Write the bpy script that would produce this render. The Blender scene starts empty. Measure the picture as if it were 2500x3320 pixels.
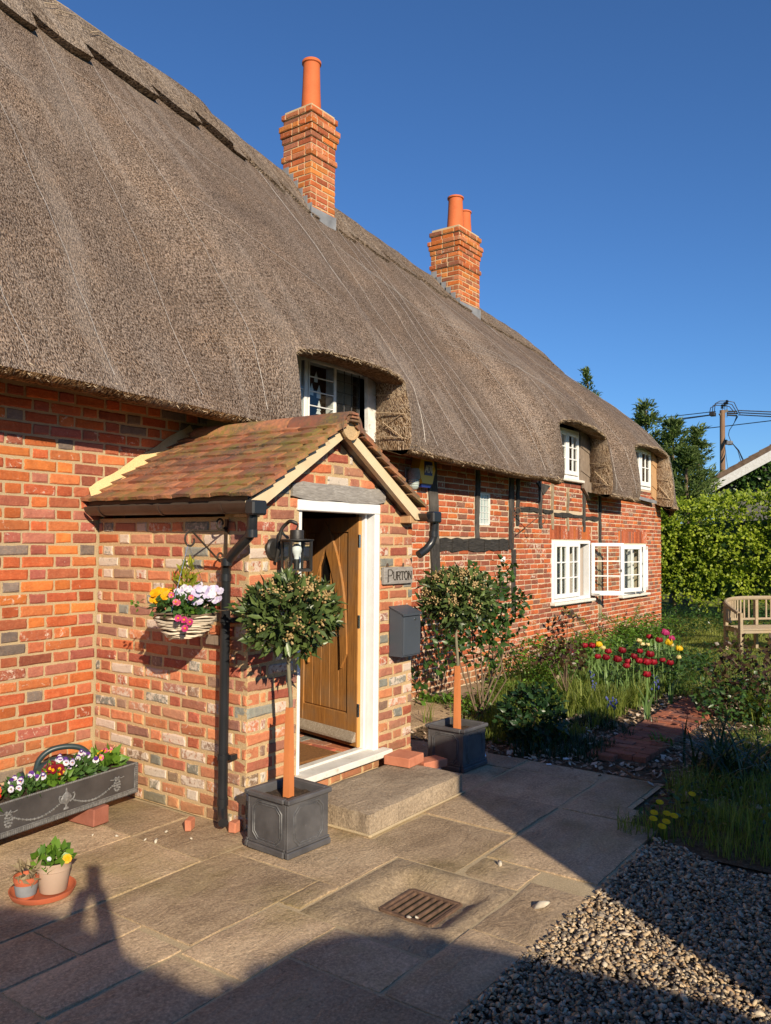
import bpy, math, random
import numpy as np
from mathutils import Vector, Matrix, noise as mnoise
R = math.radians
rng = random.Random(7)
nr = np.random.RandomState(11)
scn = bpy.context.scene
COL = scn.collection
# ------------------------------------------------------------------ camera, sky, sun, exposure
CAM = np.array([0.0, 0.0, 1.62]); FPX = 2650.0
def cam_axes(yaw, pit, rol):
    F = np.array([math.cos(yaw)*math.cos(pit), math.sin(yaw)*math.cos(pit), math.sin(pit)])
    r = np.array([math.sin(yaw), -math.cos(yaw), 0.0]); u = np.cross(r, F)
    return F, r*math.cos(rol)+u*math.sin(rol), -r*math.sin(rol)+u*math.cos(rol)
FW, RT, UP = cam_axes(R(35.9), R(2.1), R(.437))
cd = bpy.data.cameras.new('camera'); cam = bpy.data.objects.new('camera', cd); COL.objects.link(cam)
cd.sensor_fit = 'HORIZONTAL'; cd.sensor_width = 36; cd.lens = 36*FPX/2500; cd.clip_start = .02; cd.clip_end = 2000
m = Matrix.Identity(4)
for i in range(3): m[i][0] = RT[i]; m[i][1] = UP[i]; m[i][2] = -FW[i]; m[i][3] = CAM[i]
cam.matrix_world = m; scn.camera = cam
SUN_EL, SUN_ROT = R(23.3), R(213.9)
wd = bpy.data.worlds.new('World'); scn.world = wd; wd.use_nodes = True
sk = wd.node_tree.nodes.new('ShaderNodeTexSky'); sk.sky_type = 'NISHITA'; sk.sun_disc = False
sk.sun_elevation = SUN_EL; sk.sun_rotation = SUN_ROT; sk.air_density = 1.0; sk.dust_density = 0; sk.ozone_density = 9.5
wd.node_tree.links.new(sk.outputs[0], wd.node_tree.nodes['Background'].inputs[0])
wd.node_tree.nodes['Background'].inputs[1].default_value = .097
sl = bpy.data.lights.new('sun', 'SUN'); sl.energy = 5.0; sl.angle = R(.53); sl.color = (1, .865, .665)
so = bpy.data.objects.new('sun', sl); COL.objects.link(so)
sd = Vector((math.sin(SUN_ROT)*math.cos(SUN_EL), math.cos(SUN_ROT)*math.cos(SUN_EL), math.sin(SUN_EL)))
so.rotation_euler = sd.to_track_quat('Z', 'Y').to_euler(); so.location = (0, 0, 20)
vs = scn.view_settings; vs.view_transform = 'Standard'; vs.look = 'None'; vs.exposure = .40; vs.gamma = 1
scn.cycles.max_bounces = 6; scn.cycles.diffuse_bounces = 3; scn.cycles.transparent_max_bounces = 12
scn.cycles.use_denoising = True

def P(x, y, axis, val):
    "photo pixel -> point on the plane axis=val"
    d = FW+RT*(x-1250)/FPX-UP*(y-1660)/FPX
    return CAM+d*((val-CAM[axis])/d[axis])
# ------------------------------------------------------------------ helpers
WL = {}
def wloc(o): return WL.get(o.name, Vector((0, 0, 0)))
def tag(o, label=None, cat=None, group=None, kind=None):
    for k, v in (('label', label), ('category', cat), ('group', group), ('kind', kind)):
        if v: o[k] = v
    return o
def emp(name, loc, label, cat, group=None):
    o = bpy.data.objects.new(name, None); COL.objects.link(o); o.location = loc; o.empty_display_size = .1
    WL[o.name] = Vector(loc); return tag(o, label, cat, group)
def link(name, me, mat=None, parent=None, loc=None, rot=None, scale=None):
    "loc None: mesh is in world coordinates"
    o = bpy.data.objects.new(name, me); COL.objects.link(o)
    w = Vector((0, 0, 0)) if loc is None else Vector(loc)
    if parent: o.parent = parent; o.location = w-wloc(parent)
    else: o.location = w
    WL[o.name] = w
    if rot is not None: o.rotation_euler = rot
    if scale is not None: o.scale = scale
    if mat is not None and len(me.materials) == 0: me.materials.append(mat)
    return o
def np_mesh(name, V, F, smooth=False, rnd=None, uv=None):
    me = bpy.data.meshes.new(name)
    V = np.asarray(V, dtype=np.float32); F = np.asarray(F, dtype=np.int32)
    k = F.shape[1]
    me.vertices.add(len(V)); me.vertices.foreach_set('co', V.ravel())
    me.loops.add(F.size); me.loops.foreach_set('vertex_index', F.ravel())
    me.polygons.add(len(F)); me.polygons.foreach_set('loop_start', np.arange(0, F.size, k, dtype=np.int32))
    me.polygons.foreach_set('loop_total', np.full(len(F), k, dtype=np.int32))
    if smooth: me.polygons.foreach_set('use_smooth', np.ones(len(F), dtype=bool))
    if rnd is not None:
        a = me.attributes.new('rnd', 'FLOAT', 'POINT'); a.data.foreach_set('value', np.asarray(rnd, dtype=np.float32))
    if uv is not None:
        l = me.uv_layers.new(name='UVMap'); l.data.foreach_set('uv', np.asarray(uv, dtype=np.float32)[F.ravel()].ravel())
    me.update(calc_edges=True); me.validate()
    return me
class MB:
    def __init__(s): s.v = []; s.f = []; s.r = []; s.e = None
    def add(s, vs, fs, r=None):
        o = len(s.v); s.v += [tuple(p) for p in vs]; s.f += [tuple(i+o for i in f) for f in fs]
        s.r += [rng.random() if r is None else r]*len(vs); return s
    def box(s, c, d, rz=0, M=None, r=None, ch=0):
        x, y, z = d[0]/2, d[1]/2, d[2]/2
        vs = [Vector((a*x, b*y, e*z)) for e in (-1, 1) for b in (-1, 1) for a in (-1, 1)]
        if M is None: M = Matrix.Rotation(rz, 3, 'Z')
        return s.add([M @ p+Vector(c) for p in vs], [(0, 2, 3, 1), (4, 5, 7, 6), (0, 1, 5, 4), (2, 6, 7, 3), (0, 4, 6, 2), (1, 3, 7, 5)], r)
    def cbox(s, c, d, ch=.004, rz=0, M=None, jit=0, r=None):
        "chamfered box"
        x, y, z = d[0]/2, d[1]/2, d[2]/2; ch = min(ch, x*.9, y*.9, z*.9)
        vs = []; idx = {}
        for a in (-1, 1):
            for b in (-1, 1):
                for e in (-1, 1):
                    for k in range(3):
                        p = [a*x, b*y, e*z]
                        for q in range(3):
                            if q != k: p[q] -= (a, b, e)[q]*ch
                        idx[(a, b, e, k)] = len(vs)
                        vs.append(Vector(p)+Vector((rng.uniform(-jit, jit), rng.uniform(-jit, jit), rng.uniform(-jit, jit))))
        fs = []
        I = lambda a, b, e, k: idx[(a, b, e, k)]
        for a in (-1, 1):
            f = [I(a, -1, -1, 0), I(a, 1, -1, 0), I(a, 1, 1, 0), I(a, -1, 1, 0)]; fs.append(f if a > 0 else f[::-1])
            f = [I(-1, a, -1, 1), I(-1, a, 1, 1), I(1, a, 1, 1), I(1, a, -1, 1)]; fs.append(f if a > 0 else f[::-1])
            f = [I(-1, -1, a, 2), I(1, -1, a, 2), I(1, 1, a, 2), I(-1, 1, a, 2)]; fs.append(f if a > 0 else f[::-1])
        for a in (-1, 1):
            for b in (-1, 1):
                for k, (q0, q1) in ((2, (0, 1)), (1, (0, 2)), (0, (1, 2))):
                    def key(e, kk):
                        t = [0, 0, 0]; t[q0] = a; t[q1] = b; t[k] = e; return I(t[0], t[1], t[2], kk)
                    fs.append([key(-1, q0), key(1, q0), key(1, q1), key(-1, q1)])
                for e in (-1, 1): fs.append([I(a, b, e, 0), I(a, b, e, 1), I(a, b, e, 2)])
        if M is None: M = Matrix.Rotation(rz, 3, 'Z')
        return s.add([M @ p+Vector(c) for p in vs], fs, r)
    def beam(s, p0, p1, w, h, up=(0, 0, 1), ch=0, jit=0):
        p0, p1 = Vector(p0), Vector(p1); d = p1-p0; L = d.length; d.normalize()
        upv = Vector(up); sd_ = d.cross(upv)
        if sd_.length < 1e-4: sd_ = d.cross(Vector((1, 0, 0)))
        sd_.normalize(); u = sd_.cross(d); M = Matrix((d, sd_, u)).transposed()
        return s.cbox((p0+p1)/2, (L, w, h), ch, M=M, jit=jit) if ch else s.box((p0+p1)/2, (L, w, h), M=M)
    def tube(s, pts, r, n=8, caps=True, flat=1.0):
        pts = [Vector(p) for p in pts]; m = len(pts); rs = r if isinstance(r, (list, tuple)) else [r]*m
        o = []; prev = None
        for i, p in enumerate(pts):
            t = (pts[min(i+1, m-1)]-pts[max(i-1, 0)]);
            if t.length < 1e-9: t = Vector((0, 0, 1))
            t.normalize()
            a = prev if prev is not None else (Vector((0, 0, 1)) if abs(t.z) < .9 else Vector((1, 0, 0)))
            x = (a-t*a.dot(t))
            if x.length < 1e-5: x = t.orthogonal()
            x.normalize(); y = t.cross(x); prev = x
            o += [p+(x*math.cos(2*math.pi*k/n)+y*math.sin(2*math.pi*k/n)*flat)*rs[i] for k in range(n)]
        fs = [(i*n+k, i*n+(k+1) % n, (i+1)*n+(k+1) % n, (i+1)*n+k) for i in range(m-1) for k in range(n)]
        if caps: fs += [tuple(range(n))[::-1], tuple((m-1)*n+k for k in range(n))]
        return s.add(o, fs)
    def lathe(s, prof, n=24, c=(0, 0, 0), sx=1, sy=1, rz=0):
        vs = []; c = Vector(c)
        for r, z in prof:
            for k in range(n):
                a = 2*math.pi*k/n; v = Vector((r*math.cos(a)*sx, r*math.sin(a)*sy, z))
                if rz: v = Matrix.Rotation(rz, 3, 'Z') @ v
                vs.append(c+v)
        fs = [(i*n+k, i*n+(k+1) % n, (i+1)*n+(k+1) % n, (i+1)*n+k) for i in range(len(prof)-1) for k in range(n)]
        return s.add(vs, fs)
    def prism(s, poly, n):
        "extrude 3d polygon by vector n"
        a = [Vector(p) for p in poly]; n = Vector(n); k = len(a)
        return s.add(a+[p+n for p in a], [tuple(range(k))[::-1], tuple(range(k, 2*k))]+[(i, (i+1) % k, k+(i+1) % k, k+i) for i in range(k)])
    def ball(s, c, r, n=8, sq=(1, 1, 1)):
        vs = []; fs = []; c = Vector(c); mrow = max(4, n//2+1)
        for i in range(mrow+1):
            t = math.pi*i/mrow
            for k in range(n):
                a = 2*math.pi*k/n
                vs.append(c+Vector((r*math.sin(t)*math.cos(a)*sq[0], r*math.sin(t)*math.sin(a)*sq[1], r*math.cos(t)*sq[2])))
        for i in range(mrow):
            for k in range(n): fs.append((i*n+k, (i+1)*n+k, (i+1)*n+(k+1) % n, i*n+(k+1) % n))
        return s.add(vs, fs)
    def mesh(s, name, smooth=False):
        me = bpy.data.meshes.new(name); me.from_pydata(s.v, [], s.f)
        a = me.attributes.new('rnd', 'FLOAT', 'POINT'); a.data.foreach_set('value', np.asarray(s.r, dtype=np.float32))
        if s.e: ea = me.attributes.new('ed', 'FLOAT', 'POINT'); ea.data.foreach_set('value', np.asarray(s.e, dtype=np.float32))
        if smooth:
            me.polygons.foreach_set('use_smooth', np.ones(len(me.polygons), dtype=bool))
            try: me.set_sharp_from_angle(angle=R(40))
            except Exception: pass
        me.update(); return me
    def ob(s, name, mat, parent=None, smooth=False, loc=None, rot=None):
        return link(name, s.mesh(name, smooth), mat, parent, loc, rot)
def copy_tree(o, loc, parent=None, rz=None, **kw):
    c = o.copy(); COL.objects.link(c); c.parent = parent
    if parent is None:
        c.location = loc; WL[c.name] = Vector(loc)
        if rz is not None: c.rotation_euler = (0, 0, rz)
        tag(c, **kw)
    for ch in [x for x in o.children]: copy_tree(ch, None, c)
    return c
def cr(pts, n=6):
    p = [Vector(q) for q in pts]; p = [p[0]*2-p[1]]+p+[p[-1]*2-p[-2]]; out = []
    for i in range(1, len(p)-2):
        a, b, c, d = p[i-1:i+3]
        for k in range(n):
            t = k/n; out.append(.5*((2*b)+(c-a)*t+(2*a-5*b+4*c-d)*t*t+(3*b-a-3*c+d)*t**3))
    return out+[p[-2]]
def ip(x, tab):
    xs = [a for a, b in tab]; return float(np.interp(x, xs, [b for a, b in tab]))
def sst(a, b, x):
    t = min(1, max(0, (x-a)/(b-a))); return t*t*(3-2*t)
# ------------------------------------------------------------------ material graph helpers
class G:
    def __init__(s, name, rough=.8, spec=.3):
        s.m = bpy.data.materials.new(name); s.m.use_nodes = True; s.t = s.m.node_tree; s.b = s.t.nodes['Principled BSDF']
        s.b.inputs['Roughness'].default_value = rough; s.b.inputs['Specular IOR Level'].default_value = spec
    def n(s, typ, **kw):
        x = s.t.nodes.new(typ)
        for k, v in kw.items(): setattr(x, k, v)
        return x
    def set(s, sock, v):
        if isinstance(v, bpy.types.NodeSocket): s.t.links.new(v, sock)
        else:
            if isinstance(v, (tuple, list)) and len(v) == 3 and sock.type == 'RGBA': v = (*v, 1)
            sock.default_value = v
    def coord(s, kind='Object', scale=None, off=None):
        v = s.n('ShaderNodeTexCoord').outputs[kind]
        if off is not None:
            a = s.n('ShaderNodeVectorMath', operation='ADD'); s.set(a.inputs[0], v); s.set(a.inputs[1], off); v = a.outputs[0]
        if scale is not None:
            mp = s.n('ShaderNodeMapping'); s.set(mp.inputs[0], v); mp.inputs['Scale'].default_value = scale; v = mp.outputs[0]
        return v
    def noise(s, vec, scale, detail=6, rough=.6, dist=0, color=False):
        x = s.n('ShaderNodeTexNoise'); s.set(x.inputs['Vector'], vec); x.inputs['Scale'].default_value = scale
        x.inputs['Detail'].default_value = detail; x.inputs['Roughness'].default_value = rough; x.inputs['Distortion'].default_value = dist
        return x.outputs['Color' if color else 'Fac']
    def voro(s, vec, scale, feature='F1', out='Distance', rand=1):
        x = s.n('ShaderNodeTexVoronoi', feature=feature); s.set(x.inputs['Vector'], vec); x.inputs['Scale'].default_value = scale
        x.inputs['Randomness'].default_value = rand; return x.outputs[out]
    def ramp(s, fac, stops, const=False):
        x = s.n('ShaderNodeValToRGB'); s.set(x.inputs[0], fac); e = x.color_ramp.elements
        if const: x.color_ramp.interpolation = 'CONSTANT'
        while len(e) < len(stops): e.new(.5)
        for i, (p, c) in enumerate(stops):
            e[i].position = p; c = (c, c, c) if not isinstance(c, (tuple, list)) else c; e[i].color = (*c[:3], 1)
        return x.outputs[0]
    def mix(s, fac, a, b, mode='MIX'):
        x = s.n('ShaderNodeMix', data_type='RGBA', blend_type=mode); s.set(x.inputs[0], fac); s.set(x.inputs[6], a); s.set(x.inputs[7], b); return x.outputs[2]
    def ma(s, op, a, b=0.0, clamp=False):
        x = s.n('ShaderNodeMath', operation=op, use_clamp=clamp); s.set(x.inputs[0], a); s.set(x.inputs[1], b); return x.outputs[0]
    def bump(s, h, strength=.5, dist=.01, normal=None):
        x = s.n('ShaderNodeBump'); s.set(x.inputs['Height'], h); x.inputs['Strength'].default_value = strength; x.inputs['Distance'].default_value = dist
        if normal is not None: s.set(x.inputs['Normal'], normal)
        return x.outputs[0]
    def rnd(s, attr):
        if attr: return s.n('ShaderNodeAttribute', attribute_name='rnd').outputs['Fac']
        return s.n('ShaderNodeObjectInfo').outputs['Random']
    def done(s, col=None, nrm=None, rough=None):
        if col is not None: s.set(s.b.inputs['Base Color'], col)
        if nrm is not None: s.set(s.b.inputs['Normal'], nrm)
        if rough is not None: s.set(s.b.inputs['Roughness'], rough)
        return s.m
def simple(name, stops, scale=6, detail=6, rough=.75, spec=.3, bump=.3, bscale=50, bdist=.004, stretch=None, metal=0, rndamt=0, attr=False, blotch=None):
    g = G(name, rough, spec); r = g.rnd(attr)
    co = g.coord('Object', stretch, g.ma('MULTIPLY', r, 31.0) if rndamt else None)
    col = g.ramp(g.noise(co, scale, detail), stops)
    if rndamt:
        h = g.n('ShaderNodeHueSaturation'); g.set(h.inputs['Color'], col)
        g.set(h.inputs['Value'], g.ma('ADD', 1-rndamt/2, g.ma('MULTIPLY', r, rndamt))); col = h.outputs[0]
    if blotch: # (colour, scale, threshold)
        col = g.mix(g.ramp(g.noise(co, blotch[1], 7, .65), [(blotch[2], 0), (min(1, blotch[2]+.12), 1)]), col, blotch[0])
    g.b.inputs['Metallic'].default_value = metal
    nrm = g.bump(g.noise(co, bscale, 5), bump, bdist) if bump else None
    return g.done(col, nrm)
def leafmat(name, c0, c1, rough=.45, tr=.35, spec=.4):
    g = G(name, rough, spec); r = g.rnd(True)
    col = g.ramp(r, [(0, c0), (.55, tuple((a+b)/2 for a, b in zip(c0, c1))), (1, c1)])
    g.set(g.b.inputs['Base Color'], col)
    if tr:
        t = g.n('ShaderNodeBsdfTranslucent'); g.set(t.inputs[0], g.mix(1.0, col, (1.0, 1.15, .45), 'MULTIPLY'))
        x = g.n('ShaderNodeMixShader'); x.inputs[0].default_value = tr
        g.t.links.new(g.b.outputs[0], x.inputs[1]); g.t.links.new(t.outputs[0], x.inputs[2])
        g.t.links.new(x.outputs[0], g.t.nodes['Material Output'].inputs[0])
    return g.m
def brickmat(name, pal, lime=.3, attr=False, limecol=(.62, .52, .42), mortar=None, smear=.62, low_dirt=True):
    g = G(name, .9, .2); r = g.rnd(attr); r2 = g.ma('FRACT', g.ma('MULTIPLY', r, 7.31)); r3 = g.ma('FRACT', g.ma('MULTIPLY', r, 23.7))
    co = g.coord('Object', None, g.ma('MULTIPLY', r, 57.0))
    n = len(pal); base = g.ramp(r, [(i/n, c) for i, c in enumerate(pal)], const=True)
    n1 = g.noise(co, 22, 7, .65); col = g.mix(g.ma('MULTIPLY', g.ramp(n1, [(.35, 0), (.7, 1)]), .55), base, g.mix(1, base, (.52, .45, .5), 'MULTIPLY'))
    n2 = g.noise(co, 75, 5, .7); col = g.mix(g.ma('MULTIPLY', g.ramp(n2, [(.5, 0), (.8, 1)]), .5), col, g.mix(.5, col, (.75, .42, .22)))
    pos = g.n('ShaderNodeNewGeometry').outputs['Position']; stain = g.noise(pos, .9, 6, .6)
    h = g.n('ShaderNodeHueSaturation'); g.set(h.inputs['Color'], col); g.set(h.inputs['Value'], g.ma('ADD', g.ma('ADD', .52, g.ma('MULTIPLY', stain, .52)), g.ma('MULTIPLY', r3, .42))); col = h.outputs[0]
    sp = g.n('ShaderNodeSeparateXYZ'); g.set(sp.inputs[0], pos)
    low = g.ma('ADD', sp.outputs[2], g.ma('MULTIPLY', g.noise(pos, 2.4, 6, .7), .9))
    if low_dirt: col = g.mix(g.ramp(low, [(.45, .5), (.85, 0)]), col, (.26, .20, .10))
    lm = g.noise(co, 30, 9, .72, .6); th = g.ma('SUBTRACT', .72, g.ma('MULTIPLY', g.ma('MULTIPLY', r2, r2), lime))
    mask = g.ma('MULTIPLY', g.ma('SUBTRACT', lm, th), 12.0, True)
    col = g.mix(g.ma('MULTIPLY', mask, .85), col, limecol)
    if mortar:
        ed = g.n('ShaderNodeAttribute', attribute_name='ed').outputs['Fac']
        em = g.ma('ADD', ed, g.ma('MULTIPLY', g.ma('SUBTRACT', g.noise(co, 26, 8, .75), .5), 2.2))
        col = g.mix(g.ramp(em, [(smear, 0), (smear+.16, .92)]), col, mortar)
    hgt = g.ma('ADD', g.ma('MULTIPLY', g.noise(co, 38, 8, .65), 1.0), g.ma('MULTIPLY', g.voro(g.coord('Object', (1, 1, 2.2), g.ma('MULTIPLY', r, 57.0)), 34, 'DISTANCE_TO_EDGE'), .35))
    return g.done(col, g.bump(hgt, .75, .007))
# ------------------------------------------------------------------ materials
PAL_HOUSE = [(0.506, 0.137, 0.041), (0.404, 0.093, 0.040), (0.608, 0.186, 0.047), (0.445, 0.132, 0.063), (0.303, 0.093, 0.056), (0.526, 0.165, 0.058), (0.365, 0.109, 0.079), (0.204, 0.164, 0.139), (0.465, 0.110, 0.040), (0.385, 0.142, 0.096)]
PAL_PORCH = [(0.552, 0.197, 0.096), (0.432, 0.120, 0.064), (0.625, 0.239, 0.107), (0.408, 0.168, 0.106), (0.481, 0.169, 0.090), (0.288, 0.182, 0.125), (0.552, 0.156, 0.064), (0.241, 0.244, 0.206), (0.529, 0.252, 0.151), (0.408, 0.112, 0.070), (0.360, 0.169, 0.125)]
PAL_FAR = [(0.446, 0.108, 0.042), (0.335, 0.080, 0.037), (0.514, 0.146, 0.042), (0.379, 0.091, 0.042), (0.290, 0.089, 0.054), (0.446, 0.122, 0.054), (0.403, 0.115, 0.059), (0.246, 0.114, 0.077), (0.492, 0.115, 0.037)]
PAL_CHIM = [(0.544, 0.162, 0.044), (0.466, 0.121, 0.039), (0.581, 0.201, 0.050), (0.388, 0.102, 0.043), (0.485, 0.172, 0.076), (0.330, 0.122, 0.065), (0.562, 0.152, 0.034)]
MT = {}
for k, pal, lime, mo, sm in (('house', PAL_HOUSE, .20, (.46, .35, .21), .85), ('porch', PAL_PORCH, .42, (.60, .41, .20), .78), ('far', PAL_FAR, .24, (.56, .43, .29), .95), ('chim', PAL_CHIM, .18, (.55, .41, .24), .9)):
    MT['b_'+k] = brickmat('brick_'+k, pal, lime, False, (.62, .52, .42), mo, sm); MT['b_'+k+'_a'] = brickmat('brick_'+k+'_joined', pal, lime, True, (.62, .52, .42), mo, sm)
def mortarmat(name, c0, c1):
    g = G(name, .95, .1); co = g.coord()
    col = g.ramp(g.noise(co, 5, 8, .7), [(.3, c0), (.7, c1)])
    col = g.mix(.35, col, g.ramp(g.noise(co, 180, 3), [(.35, tuple(a*.5 for a in c0)), (.65, tuple(min(1, a*1.3) for a in c1))]))
    return g.done(col, g.bump(g.noise(co, 120, 6, .7), .6, .006))
MT['mortar_house'] = mortarmat('mortar_house', (.38, .29, .18), (.50, .38, .22))
MT['mortar_porch'] = mortarmat('mortar_porch', (.46, .32, .17), (.56, .40, .225))
MT['mortar_far'] = mortarmat('mortar_far', (.50, .38, .25), (.62, .50, .36))
MT['mortar_chim'] = mortarmat('mortar_chim', (.50, .36, .2), (.60, .46, .28))
MT['render'] = mortarmat('render_flaunching', (.66, .46, .22), (.76, .56, .29))
def thatchmat(name, c_lo, c_mid, c_hi, su=150, sv=56, net=.5, mossy=.0):
    g = G(name, .95, .08)
    uv = g.coord('UV')
    mp = g.n('ShaderNodeMapping'); g.set(mp.inputs[0], uv); mp.inputs['Scale'].default_value = (su, sv, 1)
    wob = g.noise(uv, 9, 3, color=True)
    vec = g.n('ShaderNodeVectorMath', operation='ADD'); g.set(vec.inputs[0], mp.outputs[0])
    sc = g.n('ShaderNodeVectorMath', operation='SCALE'); g.set(sc.inputs[0], wob); sc.inputs['Scale'].default_value = 3.5; g.set(vec.inputs[1], sc.outputs[0])
    v1 = g.n('ShaderNodeTexVoronoi', feature='F1'); g.set(v1.inputs['Vector'], vec.outputs[0]); v1.inputs['Scale'].default_value = 1
    d = v1.outputs['Distance']; cell = g.n('ShaderNodeSeparateColor'); g.set(cell.inputs[0], v1.outputs['Color'])
    col = g.ramp(cell.outputs[0], [(0, c_lo), (.35, c_mid), (1, c_hi)])
    col = g.mix(g.ramp(d, [(.38, 0), (.75, 1)]), col, g.mix(1, c_lo, (.42, .38, .36), 'MULTIPLY'))
    big = g.noise(uv, .55, 5, .55); col = g.mix(g.ramp(big, [(.3, .75), (.62, 0)]), col, g.mix(1, col, (.66, .64, .64), 'MULTIPLY'))
    mp2 = g.n('ShaderNodeMapping'); g.set(mp2.inputs[0], uv); mp2.inputs['Scale'].default_value = (5.0, .5, 1)
    strk = g.noise(mp2.outputs[0], 1, 5, .6); col = g.mix(g.ramp(strk, [(.42, .4), (.60, 0)]), col, g.mix(1, col, (.66, .63, .60), 'MULTIPLY'))
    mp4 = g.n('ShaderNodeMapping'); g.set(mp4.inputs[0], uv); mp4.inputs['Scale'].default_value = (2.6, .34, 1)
    sh_ = g.noise(mp4.outputs[0], 1, 3, .5, 1.2); col = g.mix(g.ramp(sh_, [(.54, 0), (.66, .17)]), col, (.56, .49, .43))  # pale bands: sheen of the bunched netting mixed into the colour
    mp5 = g.n('ShaderNodeMapping'); g.set(mp5.inputs[0], uv); mp5.inputs['Scale'].default_value = (.5, 3.2, 1)
    bn = g.noise(mp5.outputs[0], 1, 4, .55); col = g.mix(g.ramp(bn, [(.38, .28), (.52, 0)]), col, g.mix(1, col, (.70, .66, .60), 'MULTIPLY'))
    warm = g.noise(uv, 2.2, 4); col = g.mix(g.ramp(warm, [(.45, 0), (.7, .5)]), col, g.mix(1, col, (1.12, 1.0, .86), 'MULTIPLY'))
    if net:
        mp3 = g.n('ShaderNodeMapping'); g.set(mp3.inputs[0], uv); mp3.inputs['Scale'].default_value = (34, 27, 1)
        e = g.voro(mp3.outputs[0], 1, 'DISTANCE_TO_EDGE', rand=.45)
        col = g.mix(g.ma('MULTIPLY', g.ramp(e, [(.0, 1), (.07, 0)]), net), col, (.46, .40, .35))
    hgt = g.ma('SUBTRACT', g.ma('MULTIPLY', cell.outputs[1], .9), g.ma('MULTIPLY', d, 1.2))
    b1 = g.bump(hgt, .8, .018)
    b2 = g.bump(g.noise(uv, 7, 5, .6), .35, .05, b1)
    return g.done(col, b2)
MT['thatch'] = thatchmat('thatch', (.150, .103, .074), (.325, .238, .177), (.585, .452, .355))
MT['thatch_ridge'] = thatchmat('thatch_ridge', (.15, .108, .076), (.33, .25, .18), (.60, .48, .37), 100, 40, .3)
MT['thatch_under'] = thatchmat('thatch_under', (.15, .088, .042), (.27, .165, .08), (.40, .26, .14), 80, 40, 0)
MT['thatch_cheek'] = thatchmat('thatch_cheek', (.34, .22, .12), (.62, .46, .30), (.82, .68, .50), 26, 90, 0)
MT['wicker'] = simple('wicker', [(.3, (.52, .42, .30)), (.7, (.74, .64, .50))], 18, rough=.8, bump=.3, attr=True, rndamt=.5)
MT['straw'] = simple('straw', [(.3, (.42, .31, .19)), (.7, (.62, .48, .32))], 30, rough=.8, bump=.2, attr=True, rndamt=.5)
MT['wire'] = simple('net_wire', [(.3, (.42, .39, .36)), (.7, (.58, .55, .52))], 20, rough=.45, metal=.2, bump=0)
MT['white'] = simple('white_paint', [(.3, (.74, .73, .71)), (.7, (.82, .81, .79))], 9, rough=.45, bump=.15, bscale=90, bdist=.001)
MT['whiteold'] = simple('flaking_white_paint', [(.3, (.62, .60, .55)), (.7, (.82, .81, .78))], 14, rough=.7, bump=.4, bscale=40, blotch=((.30, .24, .18), 9, .62))
MT['sill'] = simple('sill_white_paint', [(.3, (.62, .59, .52)), (.7, (.76, .73, .66))], 12, rough=.6, bump=.2, blotch=((.42, .37, .28), 14, .60))
def woodmat(name, c0, c1, c2=None, st=(14, 14, 1.2), rough=.65, bump=.4, bd=.003, vary=.25, sc=6, spec=.35):
    g = G(name, rough, spec); r = g.rnd(False); co = g.coord('Object', st, g.ma('MULTIPLY', r, 9.0))
    n = g.noise(co, sc, 9, .6, 1.2); col = g.ramp(n, [(.32, c0), (.55, tuple((a+b)/2 for a, b in zip(c0, c1))), (.72, c1)])
    if c2: col = g.mix(g.ramp(g.noise(g.coord(), 3.5, 5), [(.45, 0), (.68, .8)]), col, c2)
    return g.done(col, g.bump(n, bump, bd))
MT['oakdoor'] = woodmat('oak_door', (.22, .09, .022), (.50, .225, .055), (.26, .16, .085), st=(16, 16, .9))
MT['oakedge'] = woodmat('oak_edge', (.50, .23, .06), (.62, .30, .085))
MT['oakgrey'] = woodmat('silvered_oak', (.20, .18, .16), (.42, .39, .35), None, (2.0, 14, 14), .85, .8, .006)
MT['oakweather'] = woodmat('weathered_bottom_board', (.20, .15, .10), (.45, .38, .30), None, (2, 14, 14), .85, .6)
MT['timber'] = woodmat('blackened_timber', (.018, .016, .015), (.085, .075, .066), (.13, .115, .10), (12, 12, 1.6), .85, 1.0, .012)
MT['timber_h'] = woodmat('blackened_beam', (.012, .011, .010), (.085, .075, .066), (.045, .04, .036), (1.2, 12, 12), .85, 1.0, .02)
MT['timber_lt'] = woodmat('pale_stud', (.30, .22, .13), (.48, .38, .25), (.10, .085, .07), (10, 10, 1.6), .9, .6, .008)
MT['board'] = woodmat('cheek_boards', (.16, .12, .09), (.34, .27, .21), None, (10, 10, 1.4), .8, .5)
MT['board_new'] = woodmat('cheek_boards_new', (.40, .23, .11), (.56, .35, .18), None, (10, 10, 1.4), .75, .4)
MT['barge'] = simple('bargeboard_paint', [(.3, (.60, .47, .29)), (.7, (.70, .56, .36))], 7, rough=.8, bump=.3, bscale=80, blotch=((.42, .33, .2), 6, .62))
MT['teak'] = woodmat('bench_teak', (.27, .195, .115), (.44, .34, .22), (.34, .28, .20), (6, 6, 6), .8, .4)
MT['lead'] = simple('lead', [(.3, (.16, .165, .175)), (.7, (.28, .285, .295))], 6, rough=.55, bump=.3)
MT['plastic'] = simple('black_plastic', [(.3, (.012, .013, .015)), (.7, (.022, .024, .028))], 5, rough=.32, spec=.5, bump=.05)
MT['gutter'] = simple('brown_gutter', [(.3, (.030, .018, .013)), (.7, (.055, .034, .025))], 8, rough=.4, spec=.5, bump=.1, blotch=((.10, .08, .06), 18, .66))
MT['iron'] = simple('black_iron', [(.3, (.012, .011, .010)), (.7, (.03, .026, .022))], 20, rough=.5, spec=.5, bump=.2)
MT['bronze'] = simple('brown_iron', [(.3, (.022, .016, .011)), (.7, (.06, .043, .028))], 30, rough=.5, spec=.5, bump=.2)
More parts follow.
